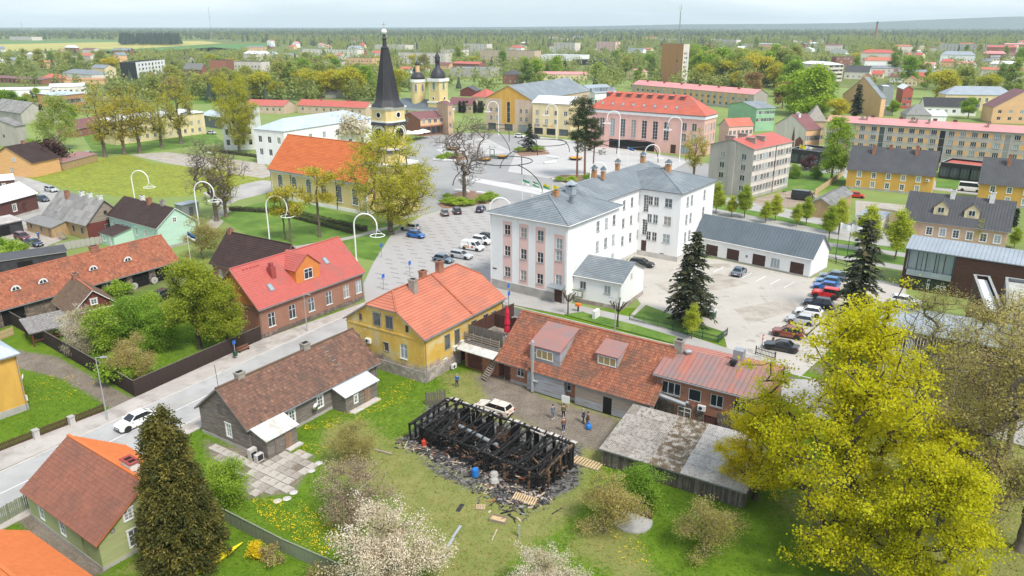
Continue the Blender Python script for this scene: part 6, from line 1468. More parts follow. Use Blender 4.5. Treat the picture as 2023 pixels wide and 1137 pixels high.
# ---------------------------------------------------------------- white town building
z = 13.1; az0 = 126.0; u0 = Vector((math.sin(rad(az0)),math.cos(rad(az0)),0)); v0 = Vector((-u0.y,u0.x,0)); b0 = G(1124,446,z)
loc = lambda a,b: tuple(b0 + u0 * a + v0 * b)
zn = [('f',c - .062,c + .062,1.75,12.0 if i < 3 else 11.3,'plaster_palepink') for i,c in enumerate((.235,.45,.665,.9))]
h = WHT = house('white_office','large white three-storey office with pink window strips and grey hip roof',loc(-16.0,0),16.0,17.4,z,'hip',2.7,.45,'plaster_white','metal_grey','course',zones=zn,az=az0,
 wins=[('f',(.235,.45,.665),(2.5,6.1,9.7),1.2,1.75,'modt'),('f',.9,(3.0,7.0,8.95),1.2,1.75,'modt'),('f',(.25,.45,.66),.75,.9,.4,'dark'),('r',(.57,.74,.9),(3.2,6.6,10.0),1.0,1.8,'modt')],doors=[('f',.9,.1,1.5,2.3,'door_brown')],plinth=(1.6,'concrete'),trim='gutter_grey',ridge='metal_grey',gut='trim_white',tc=.45,hip=6.5,chim=[(.55,.42,.8,.8,.7,'brick_tan'),(.72,.45,.5,.5,.8,'metal_grey'),(.6,.62,1.3,1.3,.9,'metal_light','metal_light')],cat='office')
m = M(); xq = h.P('f',h.LL['f'] * .9,0,0)[0]; m.hexa([(xq - 1.4,h.ov - 1.3,2.75),(xq + 1.4,h.ov - 1.3,2.75),(xq + 1.4,h.ov,3.05),(xq - 1.4,h.ov,3.05),(xq - 1.4,h.ov - 1.3,2.87),(xq + 1.4,h.ov - 1.3,2.87),(xq + 1.4,h.ov,3.2),(xq - 1.4,h.ov,3.2)]); m.build('canopy','metal_grey',h.root)
boxpart('street_sign',h.root,(h.ov + .5,h.ov + 1.3,h.ov - .04,h.ov,3.4,3.6),'steel_black')
hm = house('middle_wing','long middle wing of the white office with grey roof and capped chimneys',loc(-16.0,14),12.0,35.5,z + .02,'hip',2.6,.45,'plaster_white','metal_grey','course',az=az0,wins=[('r',fr(6,.12,.66),(3.2,6.6,10.0),1.0,1.8,'modt')],plinth=(.7,'concrete_light'),trim='gutter_grey',tc=.45,chim=[(.5,.3,.7,.7,1.2,'brick_tan','metal_slate'),(.62,.32,.6,.6,1.0,'brick_tan','metal_slate'),(.5,.55,.7,.7,1.2,'brick_tan','metal_slate'),(.5,.85,.8,.8,1.2,'brick_tan','metal_slate')],cat='office',hip=3)
hw_ = house('right_wing','right wing of the white office, its end facing the car park',loc(-14,32.0),18.4,16.8,z - .02,'hip',2.6,.45,'plaster_white','metal_grey','course',az=az0,wins=[('f',(.65,.72),(3.3,6.7,10.1),1.0,1.7,'modt'),('f',(.86,),(3.3,6.7,10.1),1.5,1.7,'modt'),('f',.6,8.7,1.1,3.2,'tall'),('f',.6,4.2,1.1,3.0,'tall'),('r',(.2,.32,.7),(3.2,6.6,10.0),1.0,1.9,'modt'),('f',.82,.6,.9,.6,'grey')],doors=[('f',.6,.8,1.1,2.3,'door_brown')],plinth=(1.0,'concrete_light'),trim='gutter_grey',ridge='metal_grey',tc=.45,chim=[(.62,.5,.9,.9,1.3,'brick_tan','metal_slate'),(.5,.75,1.0,1.0,1.0,'brick_tan')],cat='office')
absorb(WHT,hm); absorb(WHT,hw_)
h = house('white_annex','small white two-storey annex with grey sheet roof, joined to the white office',(1120,540),(1230,560),9.6,4.6,'gu',2.2,.3,'plaster_white','metal_grey','course',wins=[('f',(.27,.74),2.35,1.1,1.35,'mod'),('r',.42,4.3,.6,.9,'mod')],plinth=(.7,'stone_plinth'),trim='gutter_grey',gut='trim_white',tc=.4,cat='annex')
p = G(1140,598); bx = thing('notice_board','green framed notice board on the white annex wall','notice board',h.root.matrix_basis @ Vector((h.L * .18,-.1,0)),h.rz); boxpart('frame',bx,(-1.2,1.2,.0,.12,1.0,2.2),'trim_green'); boxpart('paper',bx,[(-1.0,-.4,-.02,.0,1.2,2.0),(-.3,.3,-.02,0,1.2,2.0),(.4,1.0,-.02,0,1.2,2.0)],'plastic_white'); boxpart('leg',bx,[(-1.0,-.9,.02,.1,0,1.0),(.9,1.0,.02,.1,0,1.0)],'trim_green')
h = house('garage_row','long white garage row with dark grey roof and brown doors, beyond the yard',(1367,465),(1606,513),8.5,3.5,'gu',3.6,.35,'plaster_white','metal_slate','seam',doors=[('f',f,.05,2.5,2.3,'door_brown',4) for f in (.17,.36,.585,.895)],wins=[('f',.72,.7,1.7,1.6,'mod3',4),('f',.48,1.3,.4,.5,'grey')],plinth=(.3,'concrete'),trim='gutter_grey',tw=.6,gut='trim_white',cat='garage')
# avenue side: yellow houses, tan house, sheds
h = house('ochre_house','ochre two-storey house with dark seamed roof and three brick chimneys',(1672,334),(1848,349),11,5.1,'gu',5.9,.35,'plaster_ochre','metal_dark','seam',wins=[('f',fr(5,.06,.92),(.8,3.3),1.0,1.45,'cas4')],chim=[(.27,.36,.8,.6,2.3,'brick_orange'),(.45,.48,.8,.6,1.0,'brick_orange'),(.75,.4,.8,.6,2.3,'brick_orange')],plinth=(.5,'concrete'),tw=.6,trim='trim_wood')
p = h.P('f',h.LL['f'] * .94,0,3.7); ac_unit(p[0],p[1],p[2],0,h.root)
h = house('ochre_house','ochre two-storey house with dark roof, cut by the right edge',(1932,362),21,11,5.1,'gu',5.9,.35,'plaster_ochre','metal_dark','seam',az=122,wins=[('f',fr(5,.06,.92),(.8,3.3),1.0,1.45,'cas4')],chim=[(.27,.38,.8,.6,2.6,'brick_orange')],plinth=(.5,'concrete'),tw=.6,trim='trim_wood')
h = house('tan_house','tan house with dark seamed roof, two white gabled dormers and white chimneys',(1782,433),(1997,459),10,3.5,'gu',5.3,.4,'plaster_tan','metal_dark','seam',wins=[('f',fr(6,.2,.98),.9,1.1,1.6,'cas4')],chim=[(.42,.47,.9,.9,1.5,'chimney_white'),(.78,.47,.9,.9,1.8,'chimney_white')],plinth=(.4,'concrete'),tw=.55)
for f in (.345,.63): dormer(h,f,1.5,2.6,3.0,1.5,1.3,'plaster_cream','metal_dark',(1.2,1.15,.45,'mod',0),'gable',None,'trim_wood')
h = house('wooden_barn','old yellowish plank barn with grey corrugated roof, beside the black van',(1598,401),(1643,407),(1686,376),3.1,'gv',1.5,.25,'wood_barn','asbestos','corr',cat='barn',tw=1.1,tc=1.5,boards=('wood_barn','fr',.25,'v'))
h = house('open_garage','white open garage with pale seamed roof, car inside',(1692,424),(1745,432),(1760,402),2.6,'mono',.5,.15,'plaster_offwhite','metal_light','seam',doors=[('f',.5,.02,4.6,2.1,'black_open')],tw=.6,cat='garage',chim=[])
h = house('boundary_wall','cream boundary wall beside the ochre house',(1710,412),(1786,424),.5,2.2,'flat',0,.02,'plaster_cream','trim_grey',cat='wall')
# apartment block, pink rooftop blocks
zz = 12.6
h = APT = house('apartment_block','grey four-storey apartment block with red gabled roof, behind the white office',(1401,284),(1491,295),(1569,260),zz,'gv',('f',274),.3,'panel_grey','metal_red_flat',None,wins=[('f',(.3,.79),(1.5,4.2,6.9,9.6),1.4,1.5,'mod'),('r',fr(13),(1.5,4.2,6.9,9.6),1.3,1.5,'mod')],wmats={'r': 'panel_light'},plinth=(.7,'concrete'),cat='apartment block')
boxpart('chimney_shaft',h.root,(h.ov + h.LL['f'] * .47,h.ov + h.LL['f'] * .6,h.ov - .35,h.ov,0,zz + 1.2),'panel_grey')
for f,sd in ((.22,.72),(.45,.72),(.2,.28),(.5,.28)): x,y = h.L * sd,h.W * f; q = h.zr(x,y); boxpart('vent_shaft',h.roof,[(x - 1.3,x + 1.3,y - .4,y + .4,q - .6,q + 1.0),(x - 1.4,x + 1.4,y - .5,y + .5,q + 1.0,q + 1.1)],'chimney_grey')
m = M(); q = h.P('r',h.LL['r'] * .57,.1,0); m.tube([q,(q[0],q[1],zz)],.09,5); m.build('downpipe','rust',h.root)
zs4 = (1.6,4.4,7.2,10.0)
zn = []
for k in range(3):
 pass
fw = [0.045 + .0]; cols = []
for k in range(4):
 b = k * .25
 cols += [b + q for q in (.03,.075,.12,.16,.21)]
zn = [('f',c + .012,c + .03,q,q + 1.5,'panel_orange') for c in cols for q in zs4]
h = house('apartment_block','long grey apartment block with pale pink roof and orange window panels, at the right',(1632,239),(2140,270),12,12.2,'gu',1.5,.4,'panel_grey','metal_pink',None,zones=zn,wins=[('f',cols,zs4,1.6,1.5,'mod3'),('f',[.245,.495,.745,.985],1.5,1.7,10,'stair')],chim=[(f,.3,.6,1.4,1.2,'chimney_grey') for f in (.15,.17,.36,.38,.43,.66)] + [(f,.52,1.1,.6,.7,'metal_maroon') for f in (.19,.31,.36,.45,.53,.66)],cat='apartment block',plinth=(.6,'concrete'))
h = house('shop','low black glass fronted shop below the long apartment block',(1858,323),(1940,332),10,4.2,'flat',0,.1,'steel_black','metal_red_flat',None,wins=[('f',fr(4),.6,3.0,2.9,'shop',1)],cat='shop')
h = house('shop','dark flat roofed shop with red cars, beside the mural house',(1560,296),(1640,305),12,4.0,'flat',0,.1,'steel_black','bitumen',None,wins=[('f',fr(4),.4,2.4,2.6,'dark2',1)],cat='shop')
h = house('mural_house','house with white gable mural and dark red roof, beside the apartment block',(1530,245),(1593,256),(1624,243),9,'gv',('f',225),.25,'plaster_offwhite','metal_maroon',None,wins=[('r',fr(6),(1.5,5.2),1.1,1.7,'far')],wmats={'r': 'plaster_peach'},chim=[(.6,.3,.8,.8,1.2,'chimney_white'),(.4,.6,.8,.8,1.2,'chimney_white')])
mr = M(); y = h.ov - .03; L_ = h.L
for pts in ([(.58,.5),(.66,.5),(.66,4.0),(.62,7.5),(.58,4.0)],[(.3,.5),(.55,.5),(.55,1.6),(.42,2.6),(.3,1.6)],[(.7,.5),(.93,.5),(.93,3.0),(.82,4.4),(.7,3.0)]): mr.face([(L_ * a,y,b + 2) for a,b in pts])
mr.build('mural','mural_brown',h.root)
h = house('green_block','pale green rendered block with grey roof, behind the red roofed pink houses',(1438,205),(1495,214),(1534,198),9.5,'gv',2,.3,'plaster_green','metal_grey',None,wins=[('r',fr(7),(4.0,7.0),1.2,1.4,'far')])
h = PINK = house('pink_theatre','large pink building with red hipped roof and tall window strips on the square',(1160,213),(1395,229),(1420,219),Z(1300,300,222),'hip',6.0,.5,'plaster_pink','metal_orangered','course',wins=[('f',fr(7,.08,.74),4.4,1.9,6.2,'tall'),('f',(.84,.92),(4.6,8.2),1.7,2.6,'tall'),('r',fr(4),(4.6,8.2),1.4,2.4,'tall'),('f',(.86,),.4,3.4,2.9,'shop')],doors=[('f',.4,.1,18,3.2,'black_open'),('f',.76,.2,2,3,'wood_brown')],bands=[(-.02 + Z(1300,300,222) - 1.3,Z(1300,300,222) - .4,'trim_white',.3)],tc=.6,cat='theatre',hip=9)
for i in range(8): dormer(h,.14 + i * .09,4.0,1.6,2.0,1.3,.25,'trim_red','metal_orangered',(1.0,.9,.2,'grey',0),'shed',None,'trim_red',.3); roofwin(h,.12 + i * .09,.16,.9,1.1)
h = house('pink_house','pale pink house with bright red roof, right of the pink theatre',(1420,246),(1440,250),(1490,219),7.5,'gv',2.6,.2,'plaster_palepink','metal_orangered',None,wins=[('r',fr(6),(1.2,4.4),1.1,1.6,'far')])
h = house('cream_shop_house','cream three-storey house with white roof and dark shop front on the square',(1050,202),(1128,206),14,Z(1056,265,201),'gu',2.4,.3,'plaster_cream','metal_white','seam',wins=[('f',fr(4),(5.0,8.4),1.5,1.7,'modt'),('f',fr(3),.5,4.0,2.6,'shop')],tw=1.2)
def marks(par,x0,x1,y,z0,z1,mt,seed,vert=False):
 """a line of letter-sized strokes, as unreadable as on the photo"""
 rn = random.Random(seed); n = max(3,int((x1 - x0 if not vert else z1 - z0) / .5)); m = M()
 for i in range(n):
  if vert: a,b,c,d = x0,x1,z0 + (z1 - z0) * i / n,z0 + (z1 - z0) * (i + .72) / n
  else: a,b,c,d = x0 + (x1 - x0) * i / n,x0 + (x1 - x0) * (i + .72) / n,z0,z1
  w,k = (b - a) * .24,(d - c) * .2
  m.box(a,a + w,y - .03,y,c,d)
  for q in rn.sample((0,.4,.8),2): m.box(a + w,b,y - .03,y,c + (d - c) * q,c + (d - c) * q + k)
  if rn.random() < .6: m.box(b - w,b,y - .034,y - .004,c,d)
 m.build('lettering',mt,par,kind='stuff')
s_ = boxpart('shop_sign',h.root,(h.L * .08,h.L * .2,h.ov - .12,h.ov,3.75,4.45),'sign_purple'); marks(s_,h.L * .1,h.L * .18,h.ov - .12,3.9,4.3,'plastic_white',1)
marks(h.root,h.L * .29,h.L * .43,h.ov,3.75,4.4,'steel_black',2); marks(h.root,h.L * .48,h.L * .56,h.ov,3.8,4.3,'sign_orange',3)
h = house('yellow_gable_house','beige and yellow corner building with pediment gable and long grey roof',(957,193),(1052,198),(1166,176),Z(959,256,193),'gv',('f',168),.3,'plaster_beige','metal_grey',None,zones=[('f',.36,.64,3.2,30,'plaster_ochre')],wins=[('f',(.12,.24,.76,.88),(4.6,7.9),1.2,1.6,'modt'),('f',.5,3.6,1.6,8.6,'stair'),('f',(.14,.5,.8),.3,4.0,2.8,'shop')],gable_mat='plaster_ochre')
h = house('mansard_block','long white and grey block with rows of roof dormers, behind the yellow gable',(1128,178),(1175,184),(1222,160),10,'gv',3.4,.3,'plaster_white','metal_light',None,wins=[('r',fr(9),(1.5,5.0),1.4,1.8,'far')])
for i in range(8): y = h.W * (.08 + i * .115); x = h.L * .82; q = h.zr(x,y); boxpart('roof_dormer',h.root,[(x - .3,x + 1.6,y - 1.4,y + 1.4,q - .8,q + 1.1)],'metal_light')
h = house('brick_shop','shop with purple brown roof, brick gable and arcade windows by the square',(789,229),(830,236),(882,226),Z(830,269,236),'gv',('f',221),.25,'brick_far','metal_maroon',None,wins=[('r',fr(4,.02,.92),5.0,1.5,1.7,'mod'),('r',fr(5),.5,2.2,2.9,'shop',0),('f',(.35,),5,1.5,1.5,'mod')],zones=[('r',0,1,4.0,30,'plaster_peach')])
h = house('gable_tower_house','narrow tall tan gabled house end, right of the brick shop',(862,203),(884,207),(895,202),Z(893,262,203),'gv',1.2,.2,'plaster_tan','metal_maroon',None,wins=[('f',.5,(3,8),.8,1.6,'mod'),('r',.5,(3,8),.8,1.6,'mod')])
# modern dark building on the right
zz = 7.0
h = MOD = house('modern_centre','modern dark brown clad building with pale seamed roof and a glazed corner',(1789,489),(2080,533),9,zz,'gu',1.3,.15,'facade_brown','metal_light','seam',wins=[('f',.19,3.3,7.2,3.5,'shop',4),('f',.2,.3,6.0,2.7,'shop',0)],tw=.6,trim='metal_light',cat='cultural centre',boards=('facade_brown','flr',.22))
q = h.ov - .35; x0,x1 = h.ov + h.LL['f'] * .03,h.ov + h.LL['f'] * .36
for i in range(6): x = x0 + (x1 - x0) * i / 5; boxpart('mullion',h.root,(x - .06,x + .06,h.ov - .2,h.ov - .06,2.8,zz - .3),'steel_black')
boxpart('glass_parapet',h.root,(x0,x1,h.ov - .3,h.ov - .22,2.7,3.5),'glass_bright'); boxpart('beam',h.root,(x0,x1,h.ov - .35,h.ov - .07,2.55,2.7),'steel_grey')
marks(h.root,x0 + (x1 - x0) * .72,x0 + (x1 - x0) * .95,h.ov - .02,.9,1.5,'plastic_white',5); marks(h.root,x0 + (x1 - x0) * .5,x0 + (x1 - x0) * .56,h.ov - .02,.6,2.4,'plastic_white',6,True)
h = house('terrace_block','white panelled flat walkway roof beside the dark building',(1947,622),(1985,627),17,6.6,'flat',0,.05,'facade_brown','metal_white',None,cat='roof terrace')
h = house('corrugated_hall','grey corrugated metal hall roof cut by the right edge',(1988,640),(2080,655),20,6.9,'flat',0,.05,'steel_grey','metal_galv_clean',None,cat='hall'); m = M()
for i in range(60): y = .4 + i * (h.W - .8) / 60; m.box(.35,h.L - .35,y,y + .12,h.z + .0,h.z + .06)
m.build('corrugation','metal_galv_clean',h.roof,kind='stuff')
h = house('modern_hall','long modern hall with brown walls, white battens and pale grey roof, behind the sparse trees',(1732,643),(2080,704),9,7.3,'gu',.9,.2,'facade_brown','metal_light','seam',tw=.7,trim='metal_light',cat='hall',wins=[('f',(.12,.3),.5,3.2,4.6,'shop',2)])
for f in (.12,.3):
 for i in range(12): x = h.ov + h.LL['f'] * f - 1.8 + i * .33; boxpart('batten',h.root,(x - .04,x + .04,h.ov - .14,h.ov - .06,.3,6.9),'trim_white')
# ---------------------------------------------------------------- Lutheran church
def arch_win(par,loc,rz,w,h,mt='glass',cas='trim_white',grid=True,name='window'):
 k = ('arch',w,h,mt,cas)
 if k not in WINC:
  n = 10; r = w / 2; pts = [(-r,h - r)] + [(-r * math.cos(math.pi * i / n),h - r + r * math.sin(math.pi * i / n)) for i in range(1,n)] + [(r,h - r)]
  out = [(-r - .16,0)] + [(x * (r + .16) / r,h - r + (z - h + r) * (r + .16) / r) for x,z in pts] + [(r + .16,0)]; inn = [(-r,0)] + pts + [(r,0)]; m = M()
  for i in range(len(inn) - 1):
   a,b,c,d = inn[i],inn[i + 1],out[i + 1],out[i]; m.face([(a[0],-.09,a[1]),(b[0],-.09,b[1]),(c[0],-.09,c[1]),(d[0],-.09,d[1])][::-1]); m.face([(a[0],-.09,a[1]),(b[0],-.09,b[1]),(b[0],0,b[1]),(a[0],0,a[1])])
  m.box(-r - .2,r + .2,-.14,0,-.14,0)
  if grid:
   for i in range(1,4): m.box(-r + w * i / 4 - .02,-r + w * i / 4 + .02,-.05,-.03,0,h - .12 if i == 2 else h - r * .45)
   for i in range(1,7): m.box(-r,r,-.05,-.03,h * i / 7 - .015,h * i / 7 + .015)
  fr_ = m.mesh(name,cas); p = M(); p.face([(x,-.025,z) for x,z in [(-r,0),(r,0)] + pts[::-1]]); WINC[k] = (fr_,p.mesh('pane',mt))
 o = inst(name,WINC[k][0],par,loc,rz); inst('pane',WINC[k][1],o); return o
ze = 7.4
h = CH = house('church','yellow church with orange tiled roof, clock tower and dark spire',(528,333),(722,364),14.8,ze,'gu',7.9,.45,'plaster_church','tile_church','course',plinth=(.8,'plaster_white'),tc=.42,ridge='tile_church',gut='gutter_grey',bands=[(ze - .75,ze - .15,'trim_white',.12)],cat='church')
for f in fr(6,.03,.97): p = h.P('f',h.LL['f'] * f,0,2.0); arch_win(h.root,p,0,1.75,4.3)
for f in (.22,.78): p = h.P('r',h.LL['r'] * f,0,2.0); arch_win(h.root,p,math.pi / 2,1.5,3.8)
for s,fs in (('f',(0.0,1.0)),('r',(0.0,1.0))):
 for f in fs:
  for i in range(11): q = .35 if i % 2 else .55; p0,p1 = sorted((max(0,h.LL[s] * f - q),min(h.LL[s],h.LL[s] * f + q))); a,b = h.P(s,p0,.05,.82 + i * .52),h.P(s,p1,-.0,.82 + i * .52 + .5); boxpart('quoin',h.root,(min(a[0],b[0]),max(a[0],b[0]),min(a[1],b[1]),max(a[1],b[1]),a[2],b[2]),'trim_white')
for f in (.23,.71): m = M(); p = h.P('f',h.LL['f'] * f,.1,0); m.tube([p,(p[0],p[1],ze - .2)],.08,5); m.build('downpipe','steel_black',h.root)
tx,ty = h.L + 1.2,h.W / 2; gp = h.root.matrix_basis @ Vector((tx,ty,0)); px0,py0 = PX(gp.x,gp.y,0); T_ = lambda y: hgt(px0,py0,y)
s = 3.1; z1,z2,z3,z4,z5 = T_(300),T_(276),T_(240),T_(209),T_(196)
def octa(m,r0,r1,za,zb,mi=0,ch=.38):
 def ring(r,z): c = r * ch; return [(tx - r + c,ty - r,z),(tx + r - c,ty - r,z),(tx + r,ty - r + c,z),(tx + r,ty + r - c,z),(tx + r - c,ty + r,z),(tx - r + c,ty + r,z),(tx - r,ty + r - c,z),(tx - r,ty - r + c,z)]
 a,b = ring(r0,za),ring(r1,zb)
 for i in range(8): m.face([a[i],a[(i + 1) % 8],b[(i + 1) % 8],b[i]],mi)
 m.face(b,mi); m.face(a[::-1],mi)
zb0 = T_(322); m = M(); m.box(tx - s * 1.42,tx + s * 1.42,ty - s * 1.42,ty + s * 1.42,0,zb0); octa(m,s,s,zb0 - .2,z4,0,.3); m.build('tower','plaster_church',h.root)
m = M()
for zb,zt_ in ((z1 + .3,z1 + .9),(z3 - .55,z3 + .1)): octa(m,s + .35,s + .15,zb,zt_,0,.3)
m.build('tower_ledge','copper_black',h.root)
boxpart('tower_base_cornice',h.root,(tx - s * 1.5,tx + s * 1.5,ty - s * 1.5,ty + s * 1.5,zb0 - .1,zb0 + .45),'trim_white')
m = M(); octa(m,s + .1,s + .45,z4 - .7,z4 - .05,0,.3); m.build('tower_cornice','trim_white',h.root); m = M(); octa(m,s + .12,s + .12,z3 + .12,z3 + .45,0,.3); m.build('tower_cornice','trim_white',h.root); m = M(); octa(m,s + .12,s + .2,z1 + .9,z1 + 1.3,0,.3); m.build('tower_cornice','trim_white',h.root)
for rz,dx,dy in ((0,0,-1),(math.pi / 2,1,0)):
 zc = (z2 + z3) / 2 - .35; cx_,cy_ = tx + dx * (s + .04),ty + dy * (s + .04); c = inst('clock',None,h.root,(cx_,cy_,zc),rz)
 m = M(); m.tube([(0,.05,0),(0,-.16,0)],1.62,24,1); m.tube([(0,-.16,0),(0,-.22,0)],1.3,24,0)
 for i in range(12): a = i * math.pi / 6; m.beam((.95 * math.sin(a),-.235,.95 * math.cos(a)),(1.2 * math.sin(a),-.235,1.2 * math.cos(a)),.1,.02,2)
 bpy.data.objects.remove(c); c = m.build('clock',['clock_black','trim_white','gold'],h.root,loc=(cx_,cy_,zc),rz=rz)
 for a,L_ in ((2.6,.75),(2.95,1.05)): m = M(); m.beam((0,-.25,0),(L_ * math.sin(a),-.25,L_ * math.cos(a)),.09,.02); m.build('clock_hand','gold',c)
 m = M(); m.tube([(-2.3,-.1,-.1)] + [(-2.0 * math.cos(math.pi * i / 12),-.12,2.0 * math.sin(math.pi * i / 12)) for i in range(13)] + [(2.3,-.1,-.1)],.17,5); m.build('clock_hood','trim_white',c)
 m = M(); m.tube([(-2.2 * math.cos(math.pi * i / 12),-.14,2.2 * math.sin(math.pi * i / 12)) for i in range(13)],.15,5); m.build('clock_hood_lead','copper_black',c)
 zq = (z3 + z4) / 2; m = M(); m.tube([(0,.05,0),(0,-.1,0)],.78,16,0); m.tube([(0,-.1,0),(0,-.12,0)],.55,16,1); m.build('round_window',['trim_white','black_open'],h.root,loc=(tx + dx * s,ty + dy * s,zq),rz=rz)
m = M(); zs = [T_(y) for y in (209,203,196,190)]; m.lathe([(s + .95,zs[0]),(s + .8,zs[0] + .2),(s + .1,zs[1] + .3),(s - .15,zs[2]),(s - .3,zs[3])],8,0,(tx,ty,0)); m.build('spire_foot','copper_black',h.root)
m = M(); m.lathe([(s - .3,zs[3]),(s - .75,T_(172)),(1.75,T_(140)),(.85,T_(94))],8,0,(tx,ty,0))
for i in range(8):
 for k in range(4): a = 2 * math.pi * (i + (k + .0) / 4 + .0) / 8 + math.pi / 8; cc = math.cos(math.pi / 8) / math.cos((k / 4 - .0) * math.pi / 4 - math.pi / 8); m.beam((tx + (s - .3) * cc * math.cos(a),ty + (s - .3) * cc * math.sin(a),zs[3]),(tx + .85 * cc * math.cos(a),ty + .85 * cc * math.sin(a),T_(94)),.06,.08)
m.build('spire','copper_black',h.root)
m = M(); m.lathe([(1.0,T_(94)),(.55,T_(91)),(.42,T_(78)),(.6,T_(76)),(.3,T_(72)),(.2,T_(66))],8,0,(tx,ty,0)); m.build('spire_lantern','copper_black',h.root)
m = M(); zc = T_(62); m.lathe([(.05,-.62),(.5,-.4),(.68,0),(.5,.4),(.05,.62)],12,0,(tx,ty,zc)); m.build('spire_ball','steel_white',h.root,smooth=True)
m = M(); m.tube([(tx,ty,zc + .5),(tx,ty,T_(42))],.07,5); m.beam((tx - .6,ty,T_(48)),(tx + .6,ty,T_(48)),.1,.1); m.build('spire_cross','gold',h.root)
# ---------------------------------------------------------------- Orthodox church behind the square
o_ = G(868,246); az_ = 124; r = thing('orthodox_church','yellow Orthodox church with dark onion domes, behind the brick shop','church',o_,rad(90 - az_)); O = lambda y: hgt(868,246,y)
m = M(); m.box(-3.4,3.4,-3.4,3.4,0,O(200)); m.box(-3.0,3.0,-3.0,3.0,O(200),O(158)); m.box(-22,3,-5,7,0,O(216)); m.build('wall','plaster_church',r)
m = M(); m.box(-3.6,3.6,-3.6,3.6,O(202),O(199)); m.box(-3.5,3.5,-3.5,3.5,O(160),O(154)); m.box(-22.2,3.2,-5.2,7.2,O(219),O(215)); m.build('cornice','trim_white',r)
for rz,d in ((0,(0,-1)),(math.pi / 2,(1,0))): arch_win(r,(d[0] * 3.02,d[1] * 3.02,O(176)),rz,1.5,O(161) - O(176),'louvre_green','trim_white',False); m = M(); m.tube([(0,.05,0),(0,-.1,0)],.7,12,0); m.tube([(0,-.1,0),(0,-.12,0)],.5,12,1); m.build('round_window',['trim_white','black_open'],r,loc=(d[0] * 3.4,d[1] * 3.4,O(190) - .6),rz=rz)
for i in range(4): arch_win(r,(-19 + i * 4.5,-5.02,3),0,1.2,3.2)
m = M(); m.lathe([(3.4,O(154)),(3.3,O(150)),(2.9,O(142)),(1.6,O(134)),(1.05,O(132)),(1.0,O(121)),(1.35,O(120)),(1.0,O(118)),(1.3,O(114)),(.8,O(108)),(.25,O(104)),(.12,O(92))],14,0,(0,0,0)); m.tube([(0,0,O(92)),(0,0,O(86))],.1,4); m.beam((-.6,0,O(88.5)),(.6,0,O(88.5)),.12,.12); m.build('dome','copper_black',r,smooth=True)
m = M(); q = O(216)
m.face([(-22.4,-5.4,q),(3,-5.4,q),(3,1,q + 4),(-22.4,1,q + 4)]); m.face([(3,7.4,q),(-22.4,7.4,q),(-22.4,1,q + 4),(3,1,q + 4)]); m.face([(-22.4,7.4,q),(-22.4,-5.4,q),(-22.4,1,q + 4)]); m.build('roof','metal_slate',r)
m = M(); m.lathe([(3.2,O(216)),(3.2,O(163))],16,0,(-12.5,1,0)); m.build('drum','plaster_church',r); m = M(); m.lathe([(3.5,O(164)),(3.4,O(158))],16,0,(-12.5,1,0)); m.build('drum_cornice','trim_white',r)
m = M(); m.lathe([(3.3,O(158)),(3.1,O(153)),(2.2,O(147)),(1.0,O(144))],14,0,(-12.5,1,0)); m.lathe([(1.1,O(130)),(1.3,O(128)),(.7,O(124)),(.1,O(121))],10,0,(-12.5,1,0)); m.build('dome','copper_black',r,smooth=True); m = M(); m.lathe([(.95,O(144)),(.95,O(130))],10,0,(-12.5,1,0)); m.build('cupola','plaster_peach',r)
for a in (-2.2,-1.2,-.2): arch_win(r,(-12.5 + 3.22 * math.cos(a),1 + 3.22 * math.sin(a),O(182)),a + math.pi / 2,1.1,O(167) - O(182))
# ---------------------------------------------------------------- tower block and mast
zt = hgt(1335,172,87)
h = house('tower_block','tall windowless orange brick tower block with a radio mast on its roof',(1308,87),(1351,88),(1363,86),zt,'flat',0,.1,'brick_tan','bitumen',None,wmats={'r': 'panel_light'},wins=[('r',(.3,.6),[2 + i * 3 for i in range(int(zt / 3) - 1)],1.6,1.5,'far'),('f',.74,[3 + i * 3 for i in range(int(zt / 3) - 1)],1.2,1.6,'dark')],cat='tower block')
q = G(1338,170); q = (q.x,q.y); b = h.root.matrix_basis @ Vector((h.L * .62,h.W * .5,zt)); H2 = hgt(1335,172,8); r = thing('radio_mast','lattice radio mast standing on the orange tower block roof','mast',b,h.rz); m = M(); hh = H2 - zt
for i in range(3): a = 2.09 * i; m.tube([(.8 * math.cos(a),.8 * math.sin(a),0),(.25 * math.cos(a),.25 * math.sin(a),hh * .8)],.13,4)
for i in range(18):
 z0,z1_ = hh * .8 * i / 18,hh * .8 * (i + 1) / 18; k0,k1 = .8 - .55 * i / 18,.8 - .55 * (i + 1) / 18
 for j in range(3): a,b_ = 2.09 * j,2.09 * (j + 1); m.tube([(k0 * math.cos(a),k0 * math.sin(a),z0),(k1 * math.cos(b_),k1 * math.sin(b_),z1_)],.06,3)
m.tube([(0,0,hh * .78),(0,0,hh)],.16,5); m.build('lattice','steel_grey',r)
for a in (0,1.6,3.1,4.7): m = M(); m.box(-.2,.2,-.2,.2,hh * .86,hh * .95); m.build('antenna','steel_white',r,loc=(1.3 * math.cos(a),1.3 * math.sin(a),0))
for px_,yb,yt in ((420,84,13),(46,66,41)):
 p = G(px_,yb); H2 = hgt(px_,yb,yt); r = thing('radio_mast','thin far radio mast ' + ('rising from the fields left of the spire' if px_ > 100 else 'above the woods at the far left'),'mast',p,0); m = M(); w_ = p.y / 1500; m.tube([(0,0,0),(0,0,H2)],w_ * .35,4); m.build('lattice','steel_grey',r)
 for k in (.4,.7): m = M(); m.box(-w_ * .6,w_ * .6,-w_ * .6,w_ * .6,H2 * k,H2 * k + w_ * 2); m.build('antenna','steel_grey',r)
